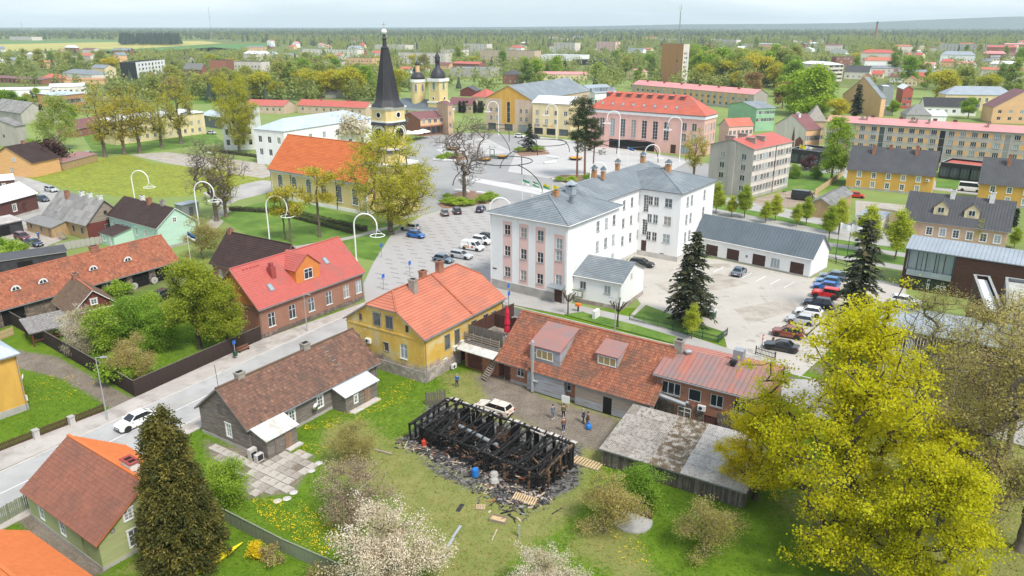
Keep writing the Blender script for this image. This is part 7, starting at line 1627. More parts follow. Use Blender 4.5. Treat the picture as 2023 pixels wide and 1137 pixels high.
p = G(1728,82); H2 = hgt(1728,82,42); r = thing('factory_chimney','tall brick factory chimney with white smoke on the right horizon','chimney',p); m = M(); k = p.y / 1500; m.lathe([(k * 2.6,0),(k * 1.5,H2)],10); m.build('stack','brick_far',r); m = M(); m.lathe([(k * 1.7,H2 * .9),(k * 1.7,H2)],10); m.build('band','copper_black',r)
p = G(824,175); r = thing('lattice_pole','thin grey mast behind the Orthodox drum dome','mast',p); m = M(); m.tube([(0,0,0),(0,0,hgt(824,175,84))],[.8,.35],5); m.build('pole','steel_grey',r)
# ---------------------------------------------------------------- farther town
def fb(name,label,x0,x1,yt,yb,dep,roof,rh,wall,rmat,cols=0,rows=0,sl=.06,x2=None,y2=None,sty='far',ww=1.5,wh=1.5,z0=1.4,dz=3.0,wm=None,rcols=0,cov=None,chim=(),cat='house',zones=(),sx=.5):
 z = hgt((x0 + x1) / 2,yb,yt + sl * (x1 - x0) / 2)
 wins = []
 rowz = [z0 + dz * i for i in range(rows) if z0 + dz * i + wh < z - .2]
 if cols and rowz: wins.append(('f',fr(cols,.03,.97),rowz,ww,wh,sty))
 if rcols and rowz: wins.append(('r',fr(rcols,.05,.95),rowz,ww,wh,sty))
 return house(name,label,(x0,yt),(x1,yt + sl * (x1 - x0)),(x2,y2) if x2 else dep,z,roof,rh,.25,wall,rmat,cov,wins=wins,wmats=wm,chim=chim,cat=cat,zones=zones,tw=1.5,tc=.8)
fb('office_block','modern office block with a black end wall and white window grid',235,268,124,168,0,'flat',0,'steel_black','bitumen',x2=326,y2=117,wm={'r': 'plaster_white'},rows=5,rcols=8,ww=2.6,wh=1.7,sty='dark2',sl=0,cat='office')
fb('cream_villa','cream two-storey house with grey hip roof, left of the black office block',122,180,143,160,13,'hip',3,'plaster_offwhite','metal_grey',7,2,.07)
fb('ochre_villa','yellow two-storey house with gabled end, left of the black office block',178,206,133,156,0,'gu',2.5,'plaster_cream','metal_grey',5,2,.05,229,130,rcols=2)
fb('red_roof_lodge','small brick lodge with red hip roof, among the white warehouses',80,112,153,164,10,'hip',3,'brick_far','metal_orangered',3,1,.05)
fb('garage_line','long brick garage line with dark doors, far left',-20,82,152,164,9,'mono',1,'brick_far','metal_maroon',12,1,.05,sty='dark',ww=2.5,wh=2.4,z0=.1,cat='garage')
fb('warehouse','long white warehouse with flat roof, far left',-30,98,178,190,16,'gu',1,'plaster_white','metal_white',0,0,-.02,cat='warehouse')
fb('warehouse','white market hall with pale roof, left of the weeping birch',96,170,172,186,24,'gu',1.5,'plaster_offwhite','metal_white',6,1,-.03,cat='warehouse')
fb('kindergarten','brick striped kindergarten with glazed front, behind the weeping birch',112,168,189,208,14,'mono',1,'brick_tan','metal_paleblue',6,1,-.1,ww=3,wh=2.2,sty='mod3')
fb('orange_hall','low orange hall between the cream and yellow villas',124,205,157,166,10,'gu',1,'plaster_peach','brick_tan',0,0,.0,cat='hall')
fb('brick_barn','tall brick barn with grey roof, right of the black office block',362,398,136,154,0,'gu',5,'brick_far','asbestos',4,1,.05,410,132,cat='barn')
fb('brick_block','five-storey block with brick end wall, beyond the park trees',412,446,120,156,0,'flat',0,'brick_far','bitumen',x2=462,y2=117,sl=0,cat='apartment block')
fb('white_block','white panel block with red balconies, beyond the park trees',452,516,122,150,12,'flat',0,'panel_light','bitumen',9,5,.02,cat='apartment block')
fb('red_roof_row','long low house with dusty red roof, behind the white school',585,722,207,226,0,'gu',2.6,'plaster_beige','metal_red_flat',9,2,.045,742,202,chim=[(.3,.5,1,.8,.9,'brick_far'),(.7,.5,1,.8,.9,'brick_far')],ww=1.2)
fb('red_roof_row','dusty red roofed house seen between budding trees, left of the spire',482,560,207,224,0,'gu',2.4,'plaster_beige','metal_red_flat',6,2,.03,585,201,ww=1.2)
fb('school_hall','white flat roofed modern school wing with small square windows',433,499,223,296,0,'flat',0,'plaster_white','bitumen',4,3,-.02,590,208,sty='dark2',ww=1.2,wh=1.9,z0=1.8,dz=3.7,rcols=4,cat='school')
hs = fb('white_school','white school with pale blue hip roof, behind the church',499,560,254,326,0,'hip',3,'plaster_white','metal_paleblue',3,2,.09,735,225,cov='seam',rcols=6,z0=3,dz=4,wh=2,cat='school')
for n,L_ in enumerate([
 ('pink_block','long pale pink flat block in front of the far woods, left of the spire',597,706,97,112,14,'plaster_offwhite',14,3),('brick_panel_block','brick and cream panel block just left of the spire',682,736,115,137,14,'plaster_peach',9,4),('white_slab','white slab block behind the Orthodox domes',786,880,104,126,14,'panel_light',11,4),('beige_block','long beige school block with grey roof, right of the Orthodox tower',948,1056,99,128,15,'plaster_beige',12,3),
 ('white_flats','white flats behind the beige school block',915,962,86,102,14,'panel_light',6,5),('grey_hall','low grey industrial hall behind the yellow gable',888,968,134,152,24,'panel_grey',0,0),('white_tall_flats','tall white flats in the middle distance, above the red theatre',1094,1136,84,106,14,'panel_light',5,5),('red_white_flats','flats with red and white ends, left of the orange tower block',1178,1216,82,101,13,'plaster_palepink',5,5),
 ('supermarket','low supermarket with white roof and red sign, above the theatre roof',1066,1146,108,120,30,'plaster_white',5,1),('dark_store','low dark store with glazed front, above the theatre roof',1130,1200,118,128,20,'steel_black',6,1),('long_slab','very long pale slab block before the right hand hills',1858,2004,86,104,14,'panel_light',18,4),('cream_flats','cream flats low behind trees, right of the orange tower block',1415,1455,78,92,14,'panel_light',5,4),
 ('white_depot','white flat roofed depot far behind the spire',740,800,88,97,25,'panel_light',0,0),('factory_hall','pale factory hall on the edge of the far woods',1290,1340,76,84,40,'panel_light',0,0),('grey_flats','grey flats far away between the spire and Orthodox dome',640,676,122,135,14,'panel_light',5,3),('far_farm','pale farm building beyond the green fields at the far left',18,62,72,79,30,'panel_light',0,0),
 ('long_white_flats','white flats behind the pink theatre, near the middle',870,915,98,112,14,'panel_light',6,3),('works_hall','long works hall with white roof, right of the tower block',1440,1500,86,93,30,'panel_light',0,0)]):
 nm,lb,x0,x1,yt,yb,dp,wl_,cl,rw = L_
 fb(nm,lb,x0,x1,yt,yb,dp,'flat',0,wl_,'metal_white' if n in (8,12) else 'metal_light',cl,rw,.02,ww=1.7,cat='building')
fb('brick_house','small brick house with dark hip roof, behind the yellow gable building',992,1024,146,166,10,'hip',3,'brick_far','metal_dark',3,2,.03)
fb('pink_roof_row','long house with salmon roof, behind the grey mansard block',1060,1160,146,158,11,'gu',2,'plaster_cream','metal_pink',9,2,.01)
fb('red_roof_house','cream house with red hip roof, left of the yellow gable building',930,962,190,214,0,'hip',4,'plaster_cream','metal_red_flat',3,2,.08,992,172,rcols=4)
fb('brown_roof_row','low house with faded brown roof, behind the square trees',884,934,204,222,9,'gu',3,'plaster_beige','metal_maroon',5,1,.05)
fb('dark_red_barn','dark red barn with gabled end beyond the Orthodox church',908,940,178,190,9,'gv',2.5,'wood_red','metal_dark',0,0,.03,cat='barn')
fb('pink_gable_house','pale house with pink gabled roof, left of the orange tower block',1237,1262,141,156,0,'gv',2.5,'plaster_cream','metal_pink',2,2,.05,1280,138)
fb('pink_roof_block','long three-storey block with pink roof, behind the red theatre roof',1248,1490,166,205,0,'gu',2.4,'panel_grey','metal_pink',20,3,.085,1518,172,ww=1.6,chim=[(f,.4,1.2,.8,.9,'brick_far') for f in (.1,.25,.4,.55,.7,.85)],zones=[('f',(i + .92) / 20 - .012,(i + .92) / 20 + .012,1.4,9,'panel_orange') for i in range(19)],cat='apartment block')
fb('white_storey_block','white five-storey building with pale roof among trees, upper right',1574,1638,124,158,0,'hip',2,'panel_light','metal_white',0,4,.06,1668,118,rcols=7,ww=2.6,sty='dark',dz=3.1,cat='office')
fb('brick_flats','brick flats behind the white five-storey building',1652,1688,113,138,12,'flat',0,'brick_far','bitumen',5,4,.0)
fb('dark_roof_villa','white gabled villa with steep dark roof, upper right',1668,1718,141,156,9,'gu',5,'plaster_offwhite','metal_dark',4,1,.03)
fb('peach_hall','peach coloured hall with grey gabled roof, upper right',1664,1742,186,226,0,'gv',('f',152),'plaster_peach','metal_grey',0,0,.1,1752,183,cat='hall')
fb('grey_modern_house','grey modern cube with large windows, right of the peach hall',1744,1768,172,214,0,'flat',0,'steel_grey','metal_white',0,3,.02,1788,168,rcols=2,ww=3,wh=2.2,sty='dark2')
fb('white_red_house','narrow house with red and yellow walls, right of the grey cube',1784,1806,176,214,0,'gv',2,'metal_red_flat','metal_white',2,2,.02,1822,172,wm={'r': 'plaster_ochre'})
fb('white_roof_shed','low shed with white roof, below the peach hall',1690,1764,214,226,9,'gu',1.6,'plaster_white','metal_paleblue',3,1,.03,cat='shed')
fb('black_roof_house','white house with long black roof and skylights, upper right',1826,1932,210,228,10,'gu',4.2,'plaster_white','bitumen',6,1,.02)
fb('white_villa','large white villa with grey roof and central gable, upper right',1868,2008,186,218,12,'hip',4,'plaster_cream','metal_light',9,2,.015,ww=1.3,wh=2)
fb('beige_house','beige house with maroon roof, right edge behind the long block',1962,2080,212,244,14,'gv',('f',178),'plaster_peach','metal_maroon',5,2,.02)
fb('grey_pyramid_house','low house with grey pyramid roof, behind the pink apartment roof',1790,1842,226,240,10,'hip',4.5,'panel_grey','asbestos',0,0,.02)
fb('white_sheet_shed','shed with white sheet roof beside the grey pyramid roof',1815,1872,228,240,10,'gu',2,'plaster_white','metal_white',0,0,.02,cat='shed')
fb('sand_mansard','sand coloured house with mansard roof, behind the mural house',1592,1634,238,282,10,'hip',5.5,'plaster_tan','chimney_grey',3,2,.03)
for i,(x0,x1,yt,yb,rm,wl_) in enumerate([(1700,1724,152,160,'metal_maroon','plaster_peach'),(1722,1745,146,155,'metal_red_flat','plaster_cream'),(1758,1784,152,162,'metal_maroon','plaster_white'),(1786,1812,158,170,'metal_red_flat','plaster_cream'),(1806,1836,150,162,'metal_red_flat','plaster_peach'),(1822,1846,128,136,'metal_pink','plaster_white'),(1842,1868,140,152,'metal_grey','plaster_cream'),(1890,1925,126,134,'metal_pink','plaster_white'),(1930,1960,120,128,'metal_grey','plaster_cream'),(1742,1766,126,133,'metal_pink','plaster_cream'),(1500,1545,142,152,'metal_dark','panel_grey'),(1548,1580,146,154,'metal_grey','panel_grey'),
  (1640,1672,100,106,'metal_grey','plaster_white'),(1800,1822,108,114,'metal_red_flat','plaster_cream'),(1240,1270,98,104,'metal_grey','plaster_white'),(1580,1604,96,101,'metal_white','plaster_white'),(640,664,184,194,'metal_dark','panel_grey'),(505,540,104,109,'metal_light','plaster_white'),(540,580,108,114,'metal_grey','plaster_cream'),(350,372,116,122,'metal_dark','panel_grey'),(60,92,108,114,'metal_dark','plaster_cream'),(2,30,118,126,'metal_grey','panel_grey')]):
 where = ['left of the red roofed houses','above the peach hall','beside a spreading tree','with a bright gable','by the yellow wall','low among poplars','under the long slab','near the right woods','close to the long slab','behind the dark villa','left of the white five-storey block','just before the white five-storey block','left of the factory chimney','under the factory chimney','left of the tower block','right of the tower block','behind the church spire trees','at the field edge','right of the brick block','left of the brick barn','by the far left fields','at the far left edge'][i]
 fb('town_house','small far %s house with %s roof %s' % ({'plaster_peach': 'peach','plaster_cream': 'cream','plaster_white': 'white','panel_grey': 'grey'}[wl_],{'metal_maroon': 'maroon','metal_red_flat': 'red','metal_pink': 'pink','metal_grey': 'grey','metal_dark': 'dark','metal_white': 'white','metal_light': 'pale'}[rm],where),x0,x1,yt,yb,9,'gu' if i % 3 else 'gv',3,wl_,rm,3,2 if yb - yt > 9 else 1,.03,ww=1.2,wh=1.3)
def far_houses():
 rs = np.random.RandomState(21); k = 0
 for poly,cnt in (([(1685,94),(2040,90),(2040,165),(1850,170),(1685,150)],34),([(1370,84),(1660,84),(1660,104),(1370,108)],18),([(1000,74),(1320,72),(1320,100),(1000,104)],22),([(480,92),(740,84),(740,114),(480,124)],18),([(-20,100),(230,104),(230,126),(-20,148)],16),([(740,118),(940,118),(940,150),(760,160)],5)):
  lo,hi = np.array(poly).min(0),np.array(poly).max(0); c = t = 0
  while c < cnt and t < 600:
   t += 1; x,y = rs.uniform(lo[0],hi[0]),rs.uniform(lo[1],hi[1])
   if pmask(np.array([x]),np.array([y]),poly,.1,False)[0] < .5: continue
   g = G(x,y)
   if any(-9 < (g - a).dot(u) < L + 9 and -9 < (g - a).dot(v) < W_ + 9 for a,u,v,L,W_,_ in FOOT) or hides(g.x,g.y,8): continue
   near = min(FOOT,key=lambda q: (q[0] - g).length); wl,wn = (('panel_light','pale grey'),('plaster_white','white'),('plaster_cream','cream'),('plaster_peach','peach'),('panel_light','pale grey'),('brick_far','brick'))[rs.randint(6)]; rm,rn = (('metal_red_flat','red'),('metal_maroon','maroon'),('metal_grey','grey'),('metal_pink','pink'),('metal_light','pale'),('tile_center','orange'),('metal_white','white'))[rs.randint(7)]
   big = rs.uniform() < .45; L_ = rs.uniform(22,40) if big else rs.uniform(9,15); z = rs.uniform(5,12) if big else rs.uniform(3.2,6); rf = ('gu','gv','hip','gu')[rs.randint(4)]
   if rf == 'gv': L_ = min(L_,12)
   house('town_house','%s %s house with %s roof, %s the %s' % ('long' if big else 'small',wn,rn,'right of' if g.x > near[0].x else 'left of',' '.join(near[5].split(',')[0].split()[:6])),(g.x,g.y,z),L_,rs.uniform(8,12),z,rf,rs.uniform(1.5,4),.3,wl,rm,None,az=rs.choice([124,118,34 + 90,100]),wins=[('f',6 if big else 3,[1.2] + ([4.0] if z > 6 else []),1.2,1.4,'far')],group='houses in the far town'); c += 1
far_houses()
# ---------------------------------------------------------------- woods, hills, air
def woods():
 rs = np.random.RandomState(2); V0,F0 = [],[]
 def blob():
  n,lv = 6,4; v,f = [(0,0,1.0)],[]
  for i in range(1,lv):
   a = math.pi * i / (lv + .3)
   for j in range(n): b = 2 * math.pi * (j + .5 * (i % 2)) / n; k = rs.uniform(.78,1.2); v.append((.5 * math.sin(a) * math.cos(b) * k,.5 * math.sin(a) * math.sin(b) * k,.55 + .45 * math.cos(a)))
  for j in range(n): f.append((0,1 + j,1 + (j + 1) % n))
  for i in range(lv - 2):
   for j in range(n): a,b = 1 + i * n + j,1 + i * n + (j + 1) % n; f += [(a,a + n,b + n),(a,b + n,b)]
  return np.array(v),np.array(f)
 def cone():
  v = [(0,0,1.0)]; f = []; n = 6
  for j in range(n): b = 2 * math.pi * j / n; k = rs.uniform(.8,1.2); v.append((.26 * math.cos(b) * k,.26 * math.sin(b) * k,.12))
  return np.array(v),np.array([(0,1 + j,1 + (j + 1) % n) for j in range(n)])
 PR = [blob(),blob(),blob(),cone(),cone()]
 fields = [np.array([G(*p)[:2] for p in q]) for q in ([(-60,79),(440,79),(480,84),(560,86),(520,97),(330,112),(-60,112)],)]
 pts = []
 def put(n,y0,y1,hs,con,xr=(-1e9,1e9),pw=1.0):
  k = 0
  while k < n:
   Y = y0 + (y1 - y0) * rs.uniform(0,1) ** pw; X = rs.uniform(-.72,.76) * Y; px,py = PX(X,Y,0)
   if not (xr[0] < px < xr[1]): continue
   k += 1
   if any(pmask(np.array([X]),np.array([Y]),q,.1,False)[0] > .5 for q in fields): continue
   if any(abs((X - a.x) * u.x + (Y - a.y) * u.y - L / 2) < L / 2 + 6 and -22 < (X - a.x) * v.x + (Y - a.y) * v.y < W_ + 6 for a,u,v,L,W_,_ in FOOT if a.y > 600): continue
   if Y < 1500 and hides(X,Y,hs) and rs.uniform() < .85: continue
   c = vnoise(np.array([X]),np.array([Y]),160,3)[0]; pts.append((X,Y,hs * rs.uniform(.65,1.25),3 + rs.randint(2) if rs.uniform() < con * (.4 + 1.3 * c) else rs.randint(3),np.clip(c * .7 + rs.uniform(-.1,.4),0,1)))
 put(9500,2350,7500,19,.45,(-200,2300),1.4); put(3200,1650,2600,16,.3,(430,2200)); put(2400,1050,1900,13,.14,(640,2200)); put(1500,700,1150,12,.06,(-100,640)); put(2300,520,1080,12,.06,(640,2200)); put(700,450,720,11,.05,(-100,760))
 # the dark spruce stand in the fields
 for _ in range(260): x = rs.uniform(240,356); p = G(x,rs.uniform(84.5,89)); pts.append((p.x,p.y,26 * rs.uniform(.75,1.1),3 + rs.randint(2),rs.uniform(0,.25)))
 VV,FF,TT = [],[],[]; b = 0
 near = [q for q in pts if q[1] < 2700 and q[3] < 3]; pts = [q for q in pts if not (q[1] < 2700 and q[3] < 3)]
 A = np.array(near); n_ = 84; d = rs.normal(0,1,(len(A),n_,3)); d /= np.linalg.norm(d,axis=2)[:,:,None]; d *= rs.uniform(.45,1.08,(len(A),n_,1)); lob = 1 + .25 * np.sin(d[:,:,:1] * 5 + A[:,None,:1]) * np.cos(d[:,:,1:2] * 4); C = A[:,None,:3] * np.array([1,1,.56]) + d * lob * A[:,None,2:3] * np.array([.36,.36,.44])
 o = inst('woods',leafmesh('woods',C.reshape(-1,3),1,.3,.8,'forest_near',rs,.6,.4,.8,np.clip(np.repeat(A[:,4],n_) * 1.1 + rs.uniform(-.25,.25,len(A) * n_),0,1))); o['kind'] = 'stuff'
 for X,Y,hgt_,k,t in pts:
  v,f = PR[k]; a = rs.uniform(0,6.28); c,s = math.cos(a) * hgt_ * .9,math.sin(a) * hgt_ * .9
  q = np.stack([v[:,0] * c - v[:,1] * s + X,v[:,0] * s + v[:,1] * c + Y,v[:,2] * hgt_],1); VV.append(q); FF.append(f + b); b += len(v); TT.append(np.clip((t * .35 if k > 2 else .2 + t * .5) + rs.uniform(-.1,.1,len(f)),0,1))
 o = inst('woods',np_mesh('woods',np.concatenate(VV),np.concatenate(FF),'forest_leaf',np.concatenate(TT))); o['kind'] = 'stuff'
woods()
m = M(); prof = [(-9000,20),(-5200,24),(-2000,22),(0,30),(800,36),(1900,58),(3000,62),(3800,72),(4700,108),(5600,140),(7000,150),(9000,120)]
for (x0,h0),(x1,h1) in zip(prof,prof[1:]): m.face([(x0,8200,-1 + .5),(x1,8200,-.5),(x1,9000,h1),(x0,9000,h0)]); m.face([(x0,9000,h0),(x1,9000,h1),(x1,11000,h1 * .6),(x0,11000,h0 * .6)])
o = m.build('hills','hill'); o['kind'] = 'structure'
hz,t,n,l,p_ = newmat('haze_air'); n.remove(p_); vp = n.new('ShaderNodeVolumePrincipled'); vp.inputs['Color'].default_value = (.74,.86,.98,1); vp.inputs['Density'].default_value = HAZE; vp.inputs['Anisotropy'].default_value = .0; l.new(vp.outputs[0],n['Material Output'].inputs['Volume'])
m = M(); m.box(-9800,9800,-400,11600,-1.0,165); o = m.build('haze','haze_air'); o['kind'] = 'stuff'
# ---------------------------------------------------------------- burnt outbuilding
def ruin():
 a,u,L,Wd = rect((815,870),(1067,976),(1131,917),0); rz = math.atan2(u.y,u.x); Wd = min(Wd,9.5)
 r = thing('burnt_outbuilding','charred frame of a burnt outbuilding with black posts and bare rafters in the yard','ruin',a,rz); rn = random.Random(4); zf,zb = 2.1,2.65
 def bm(nm,p,q,w,h_,mt=None): m = M(); m.beam(p,q,w,h_); return m.build(nm,mt or rn.choice(['char','char','char','char_ash']),r)
 j = lambda s: rn.uniform(-s,s)
 for i in range(13): x = L * i / 12 + j(.3); bm('post',(x,j(.15),0),(x + j(.3),j(.2),zf * rn.choice([1,1,.95,.5,.3])),.17,.17,'char_wood' if i in (9,11,12) else 'char')
 for i in range(16): x = L * i / 15 + j(.25); bm('post',(x,Wd + j(.1),0),(x + j(.15),Wd + j(.1),zb * rn.choice([1,1,.8])),.28,.22,'char')
 for i in range(6): y = Wd * (i + .5) / 6; bm('post',(L + j(.1),y,0),(L + j(.1),y + j(.1),zf + (zb - zf) * i / 5),.2,.2,'char_wood' if i in (1,3) else 'char'); bm('post',(j(.1),y,0),(j(.1),y,(zf + .4 * i / 5) * rn.choice([1,.6])),.18,.18,'char')
 for k in range(4): x0,x1 = L * k / 4 - .1,L * (k + 1) / 4 + .1; bm('wall_plate',(x0,j(.1),zf + j(.14)),(x1,j(.1),zf - .1 + j(.2)),.17,.18,'char_ash' if k == 2 else 'char'); bm('wall_plate',(x0,Wd,zb + j(.06)),(x1,Wd,zb + j(.06)),.24,.22,'char')
 bm('wall_plate',(L,-.2,zf),(L,Wd,zb),.2,.22,'char_wood'); bm('wall_plate',(0,-.3,zf),(0,Wd,zb),.2,.2,'char')
 for i in range(30):
  x = L * (i + .5) / 30 + j(.3); d = j(1.1); f0 = rn.choice([0,0,.02,.15,.35,.5]); zz = lambda f: zf + (zb - zf) * f + .2
  dr = rn.choice([0,-.3,-.9,-1.5]) ; bm('rafter',(x + d * (1 - f0),-.45 + Wd * f0,zz(f0) + (dr if f0 > .1 else 0)),(x - d * .3,Wd + .35 - (rn.random() < .2) * 2.5,zz(1) + j(.12)),.11,.14)
 for i in range(7): x = L * (i + .5) / 7 + j(.4); bm('tie_beam',(x,j(.3),1.9 + j(.4)),(x + j(1.5),Wd * rn.uniform(.5,1),2.2 + j(.5)),.2,.2)
 for i in range(95): x,y,an,l = rn.uniform(.3,L - .3),rn.uniform(.2,Wd - .3),rn.uniform(0,6.28),rn.uniform(1.2,3.6); z0,z1 = rn.uniform(.1,.9),rn.uniform(.1,1.7); bm('fallen_beam',(x,y,z0),(min(L + .5,max(-.5,x + l * math.cos(an))),min(Wd,max(-.6,y + l * math.sin(an))),z1),.14,.15,rn.choice(['char','char','char_ash','char_wood']))
 for x,y,w_,h_,f in ((.9,.3,1.5,1.9,0),(3.0,Wd * .62,2.4,1.8,1),(5.0,Wd * .8,1.8,2.0,0),(7.2,Wd * .9,1.6,1.8,1),(L - 2,Wd * .9,1.6,1.7,0)): m = M(); m.hexa([(x,y,.1),(x + w_,y + .4,.1),(x + w_,y + .46,.1),(x,y + .06,.1),(x,y + .2,h_),(x + w_,y + .7,h_ - .3),(x + w_,y + .76,h_ - .3),(x,y + .26,h_)]); m.build('wall_panel','char_wood' if f else 'char',r)
 m = M(); m.tube([(4.2,Wd * .5,1.9),(9.6,Wd * .42,1.7)],.2,8); m.build('metal_pipe','steel_grey',r)
 for i in range(26):                      # what is left of the corrugated roof along the far eave
  x = L * i / 26
  if i in (11,12,17): continue
  w_ = L / 26; o = Vector((x,Wd + .75 + j(.12),zb - .2 + j(.08))); e = Vector((1,0,0)); s_ = Vector((0,-1,.16 + j(.05))); n_ = Vector((0,.16,1)); T = lambda xx,s,h_: o + e * xx + s_ * s + n_ * h_; m = M(); corr_sheet(m,T,0,w_ * 1.05,0,rn.uniform(.55,1.25),rn.random(),5,.035); m.build('roof_sheet','asbestos_pale' if i % 4 else 'asbestos_shed',r)
 for i in range(9): x = L * rn.uniform(0,1); m = M(); w_ = rn.uniform(.3,.7); m.hexa([(x,Wd - .12,.2),(x + w_,Wd - .12,.2),(x + w_,Wd - .05,.2),(x,Wd - .05,.2),(x + j(.1),Wd - .12,2.5),(x + w_,Wd - .12,2.3 + j(.2)),(x + w_,Wd - .05,2.4),(x,Wd - .05,2.5)]); m.build('charred_board','char',r)
 m = M(); mats = ['char','char_ash','ash','char_wood','plank_pale','tile_red']
 for i in range(2300):
  o = i > 1500; x = rn.uniform(-1.2,L + 1.2) if o else rn.uniform(0,L); y = rn.gauss(-.5,.6) if o else rn.uniform(0,Wd)
  if o and rn.random() < .3: x,y = L + rn.gauss(-2,1.5),rn.gauss(-2.2,1)
  z = 0 if o else rn.uniform(0,.75) * math.sin(math.pi * min(1,max(0,y / Wd))) ; an = rn.uniform(0,6.28); l = rn.uniform(.08,.42) * (1 if rn.random() < .8 else 2.2); c,s = math.cos(an) * l,math.sin(an) * l; w_ = rn.uniform(.04,.2)
  m.beam((x - c,y - s,z + .04),(x + c,y + s,z + .05 + rn.uniform(0,.3) * (0 if o else 1)),w_,.06,rn.choices(range(6),(3,3,7,1,2,.4) if o else (10,4,2,1.4,.25,.5))[0])
 d = m.build('charred_debris',mats,None,loc=a,rz=rz); d['kind'] = 'stuff'
ruin()
def loose(name,label,cat,x,y,az,parts,group=None,z=0):
 """small thing on the ground: parts = (name, material, boxes)"""
 p = G(x,y,z); r = thing(name,label,cat,p,rad(90 - az),group)
 for nm,mt,bx in parts:
  for b in bx: boxpart(nm,r,b,mt)
 return r
def lathe_thing(name,label,cat,x,y,prof,mt,part,n=12,group=None): r = thing(name,label,cat,G(x,y),0,group); m = M(); m.lathe(prof,n); m.build(part,mt,r); return r
lathe_thing('barrel','blue plastic barrel standing in the ash before the burnt frame','barrel',939,941,[(.26,0),(.33,.1),(.34,.45),(.33,.8),(.27,.92),(.0,.93)],'plastic_blue','drum'); lathe_thing('canister','red canister lying at the left end of the burnt frame','canister',838,880,[(.24,0),(.3,.1),(.28,.6),(.1,.75),(.1,.85)],'plastic_red','tank')
for x,y,s,t in ((976,942,.5,'upper pale boulder in the ash by the burnt frame'),(977,955,.5,'lower pale boulder in the ash by the burnt frame')): lathe_thing('boulder',t,'boulder',x,y,[(s * .7,0),(s,s * .5),(s * .75,s * 1.1),(s * .2,s * 1.35)],'concrete','rock',7,'boulders by the ruin')
def pallet(x,y,az,t,n=8,w=1.2,l=1.6,tilt=0): r = loose('pallet',t,'pallet',x,y,az,[('slat','wood_new',[(-l / 2 + i * l / n,-l / 2 + i * l / n + l / n * .62,-w / 2,w / 2,.12,.15) for i in range(n)]),('bearer','wood_weathered',[(-l / 2,l / 2,k,k + .1,0,.12) for k in (-w / 2,-.05,w / 2 - .1)])],'wooden pallets'); r.rotation_euler[0] = tilt; return r
pallet(1036,990,118,'wooden pallet tilted against the front corner of the ruin',10,1.3,2.4,.35); pallet(1160,916,122,'long wooden rack lying between ruin and plank shed',10,1.4,3.2); pallet(950,1003,95,'small dark grate lying on the dry grass',6,.7,.9)
loose('crate','shallow pale wooden tray lying on the lawn below the ruin','crate',985,1027,110,[('bottom','wood_new',[(-.75,.75,-.4,.4,.02,.06)]),('side','wood_weathered',[(-.78,.78,-.44,-.4,0,.25),(-.78,.78,.4,.44,0,.25),(-.78,-.74,-.4,.4,0,.25),(.74,.78,-.4,.4,0,.25)])])
loose('metal_strip','bent grey metal strip lying on the lawn','scrap',897,1062,20,[('sheet','steel_galv',[(-1.7,-.1,-.12,.14,.02,.06),(-.1,1.7,-.02,.22,.03,.08)])]); loose('stick','pale wooden batten lying on the lawn, right of the bent metal strip','plank',977,1057,15,[('plank','plank_pale',[(-.8,.8,-.05,.05,.02,.07)])])
loose('dark_sheet','small dark sheet lying on the dry grass','scrap',909,1003,20,[('sheet','steel_black',[(-.6,.6,-.2,.2,.02,.05)])]); loose('plank','weathered plank lying on grass by the sparse olive bush','plank',757,893,115,[('plank','wood_weathered',[(-1.1,1.1,-.12,.12,.03,.12)])]); loose('post','short grey post standing in the lawn below the ruin','post',1026,1060,0,[('stake','steel_galv',[(-.08,.08,-.08,.08,0,1.2)])])
p = G(1250,1030); r = thing('round_cover','round grey cover lying on the lawn under the olive bush','cover',p); m = M(); n = 26; pts = [(1.75 * math.cos(6.2832 * i / n),1.75 * math.sin(6.2832 * i / n)) for i in range(n)]; pts = [q for q in pts if q[0] * .55 + q[1] * .83 < 1.15]; m.face([(x,y,.16) for x,y in pts])
for i in range(len(pts)): a,b = pts[i],pts[(i + 1) % len(pts)]; m.face([(a[0],a[1],0),(b[0],b[1],0),(b[0],b[1],.16),(a[0],a[1],.16)])
m.build('lid','mesh_grey',r); m = M(); m.tube([(.75,1.0,.0),(.75,1.0,.1)],1.15,18); m.build('soil','soil_dark',r)
# concrete yard slabs by the log house
r = thing('slab_yard','patio of large cracked concrete slabs in front of the log house porch','paving',LOG.root.matrix_basis @ Vector((0,0,0)),LOG.rz); rn = random.Random(6)
pp = [(-.6,5),(-2.2,3.6),(-3.9,0),(-5.2,-5),(-4.3,-6.4),(-2.1,-8.2),(3.4,-6.6),(3.7,-2.9),(.2,-2.7),(-.3,0)]
for i in range(10):
 for j in range(14):
  x,y = -5.1 + i * 1.03,-8 + j * 1.03
  if pmask(np.array([x]),np.array([y]),pp,.1,False)[0] < .5 or rn.random() < .07: continue
  m = M(); e = rn.uniform(.0,.05); k = rn.uniform(.44,.505); m.hexa([(-k,-.5,-.05),(.5,-k,-.05),(k,.5,-.05),(-.5,k,-.05),(-k,-.5,.06 + e),(.5,-k,.06 + e),(k,.5,.06 + e),(-.5,k,.06 + e)]); o = m.build('slab',rn.choice(['slab_concrete','slab_concrete','slab_dark']),r,loc=(x,y,0),rz=rn.uniform(-.05,.05)); o.rotation_euler[0] = rn.uniform(-.03,.03)
for x,y in ((567,985),(580,973),(548,990),(630,915),(615,930)): lathe_thing('stepping_stone','flat stepping stone in the grass beyond the slab patio','stone',x,y,[(.35,0),(.42,.05),(.25,.1)],'concrete_light','stone',8,'stepping stones by the patio')
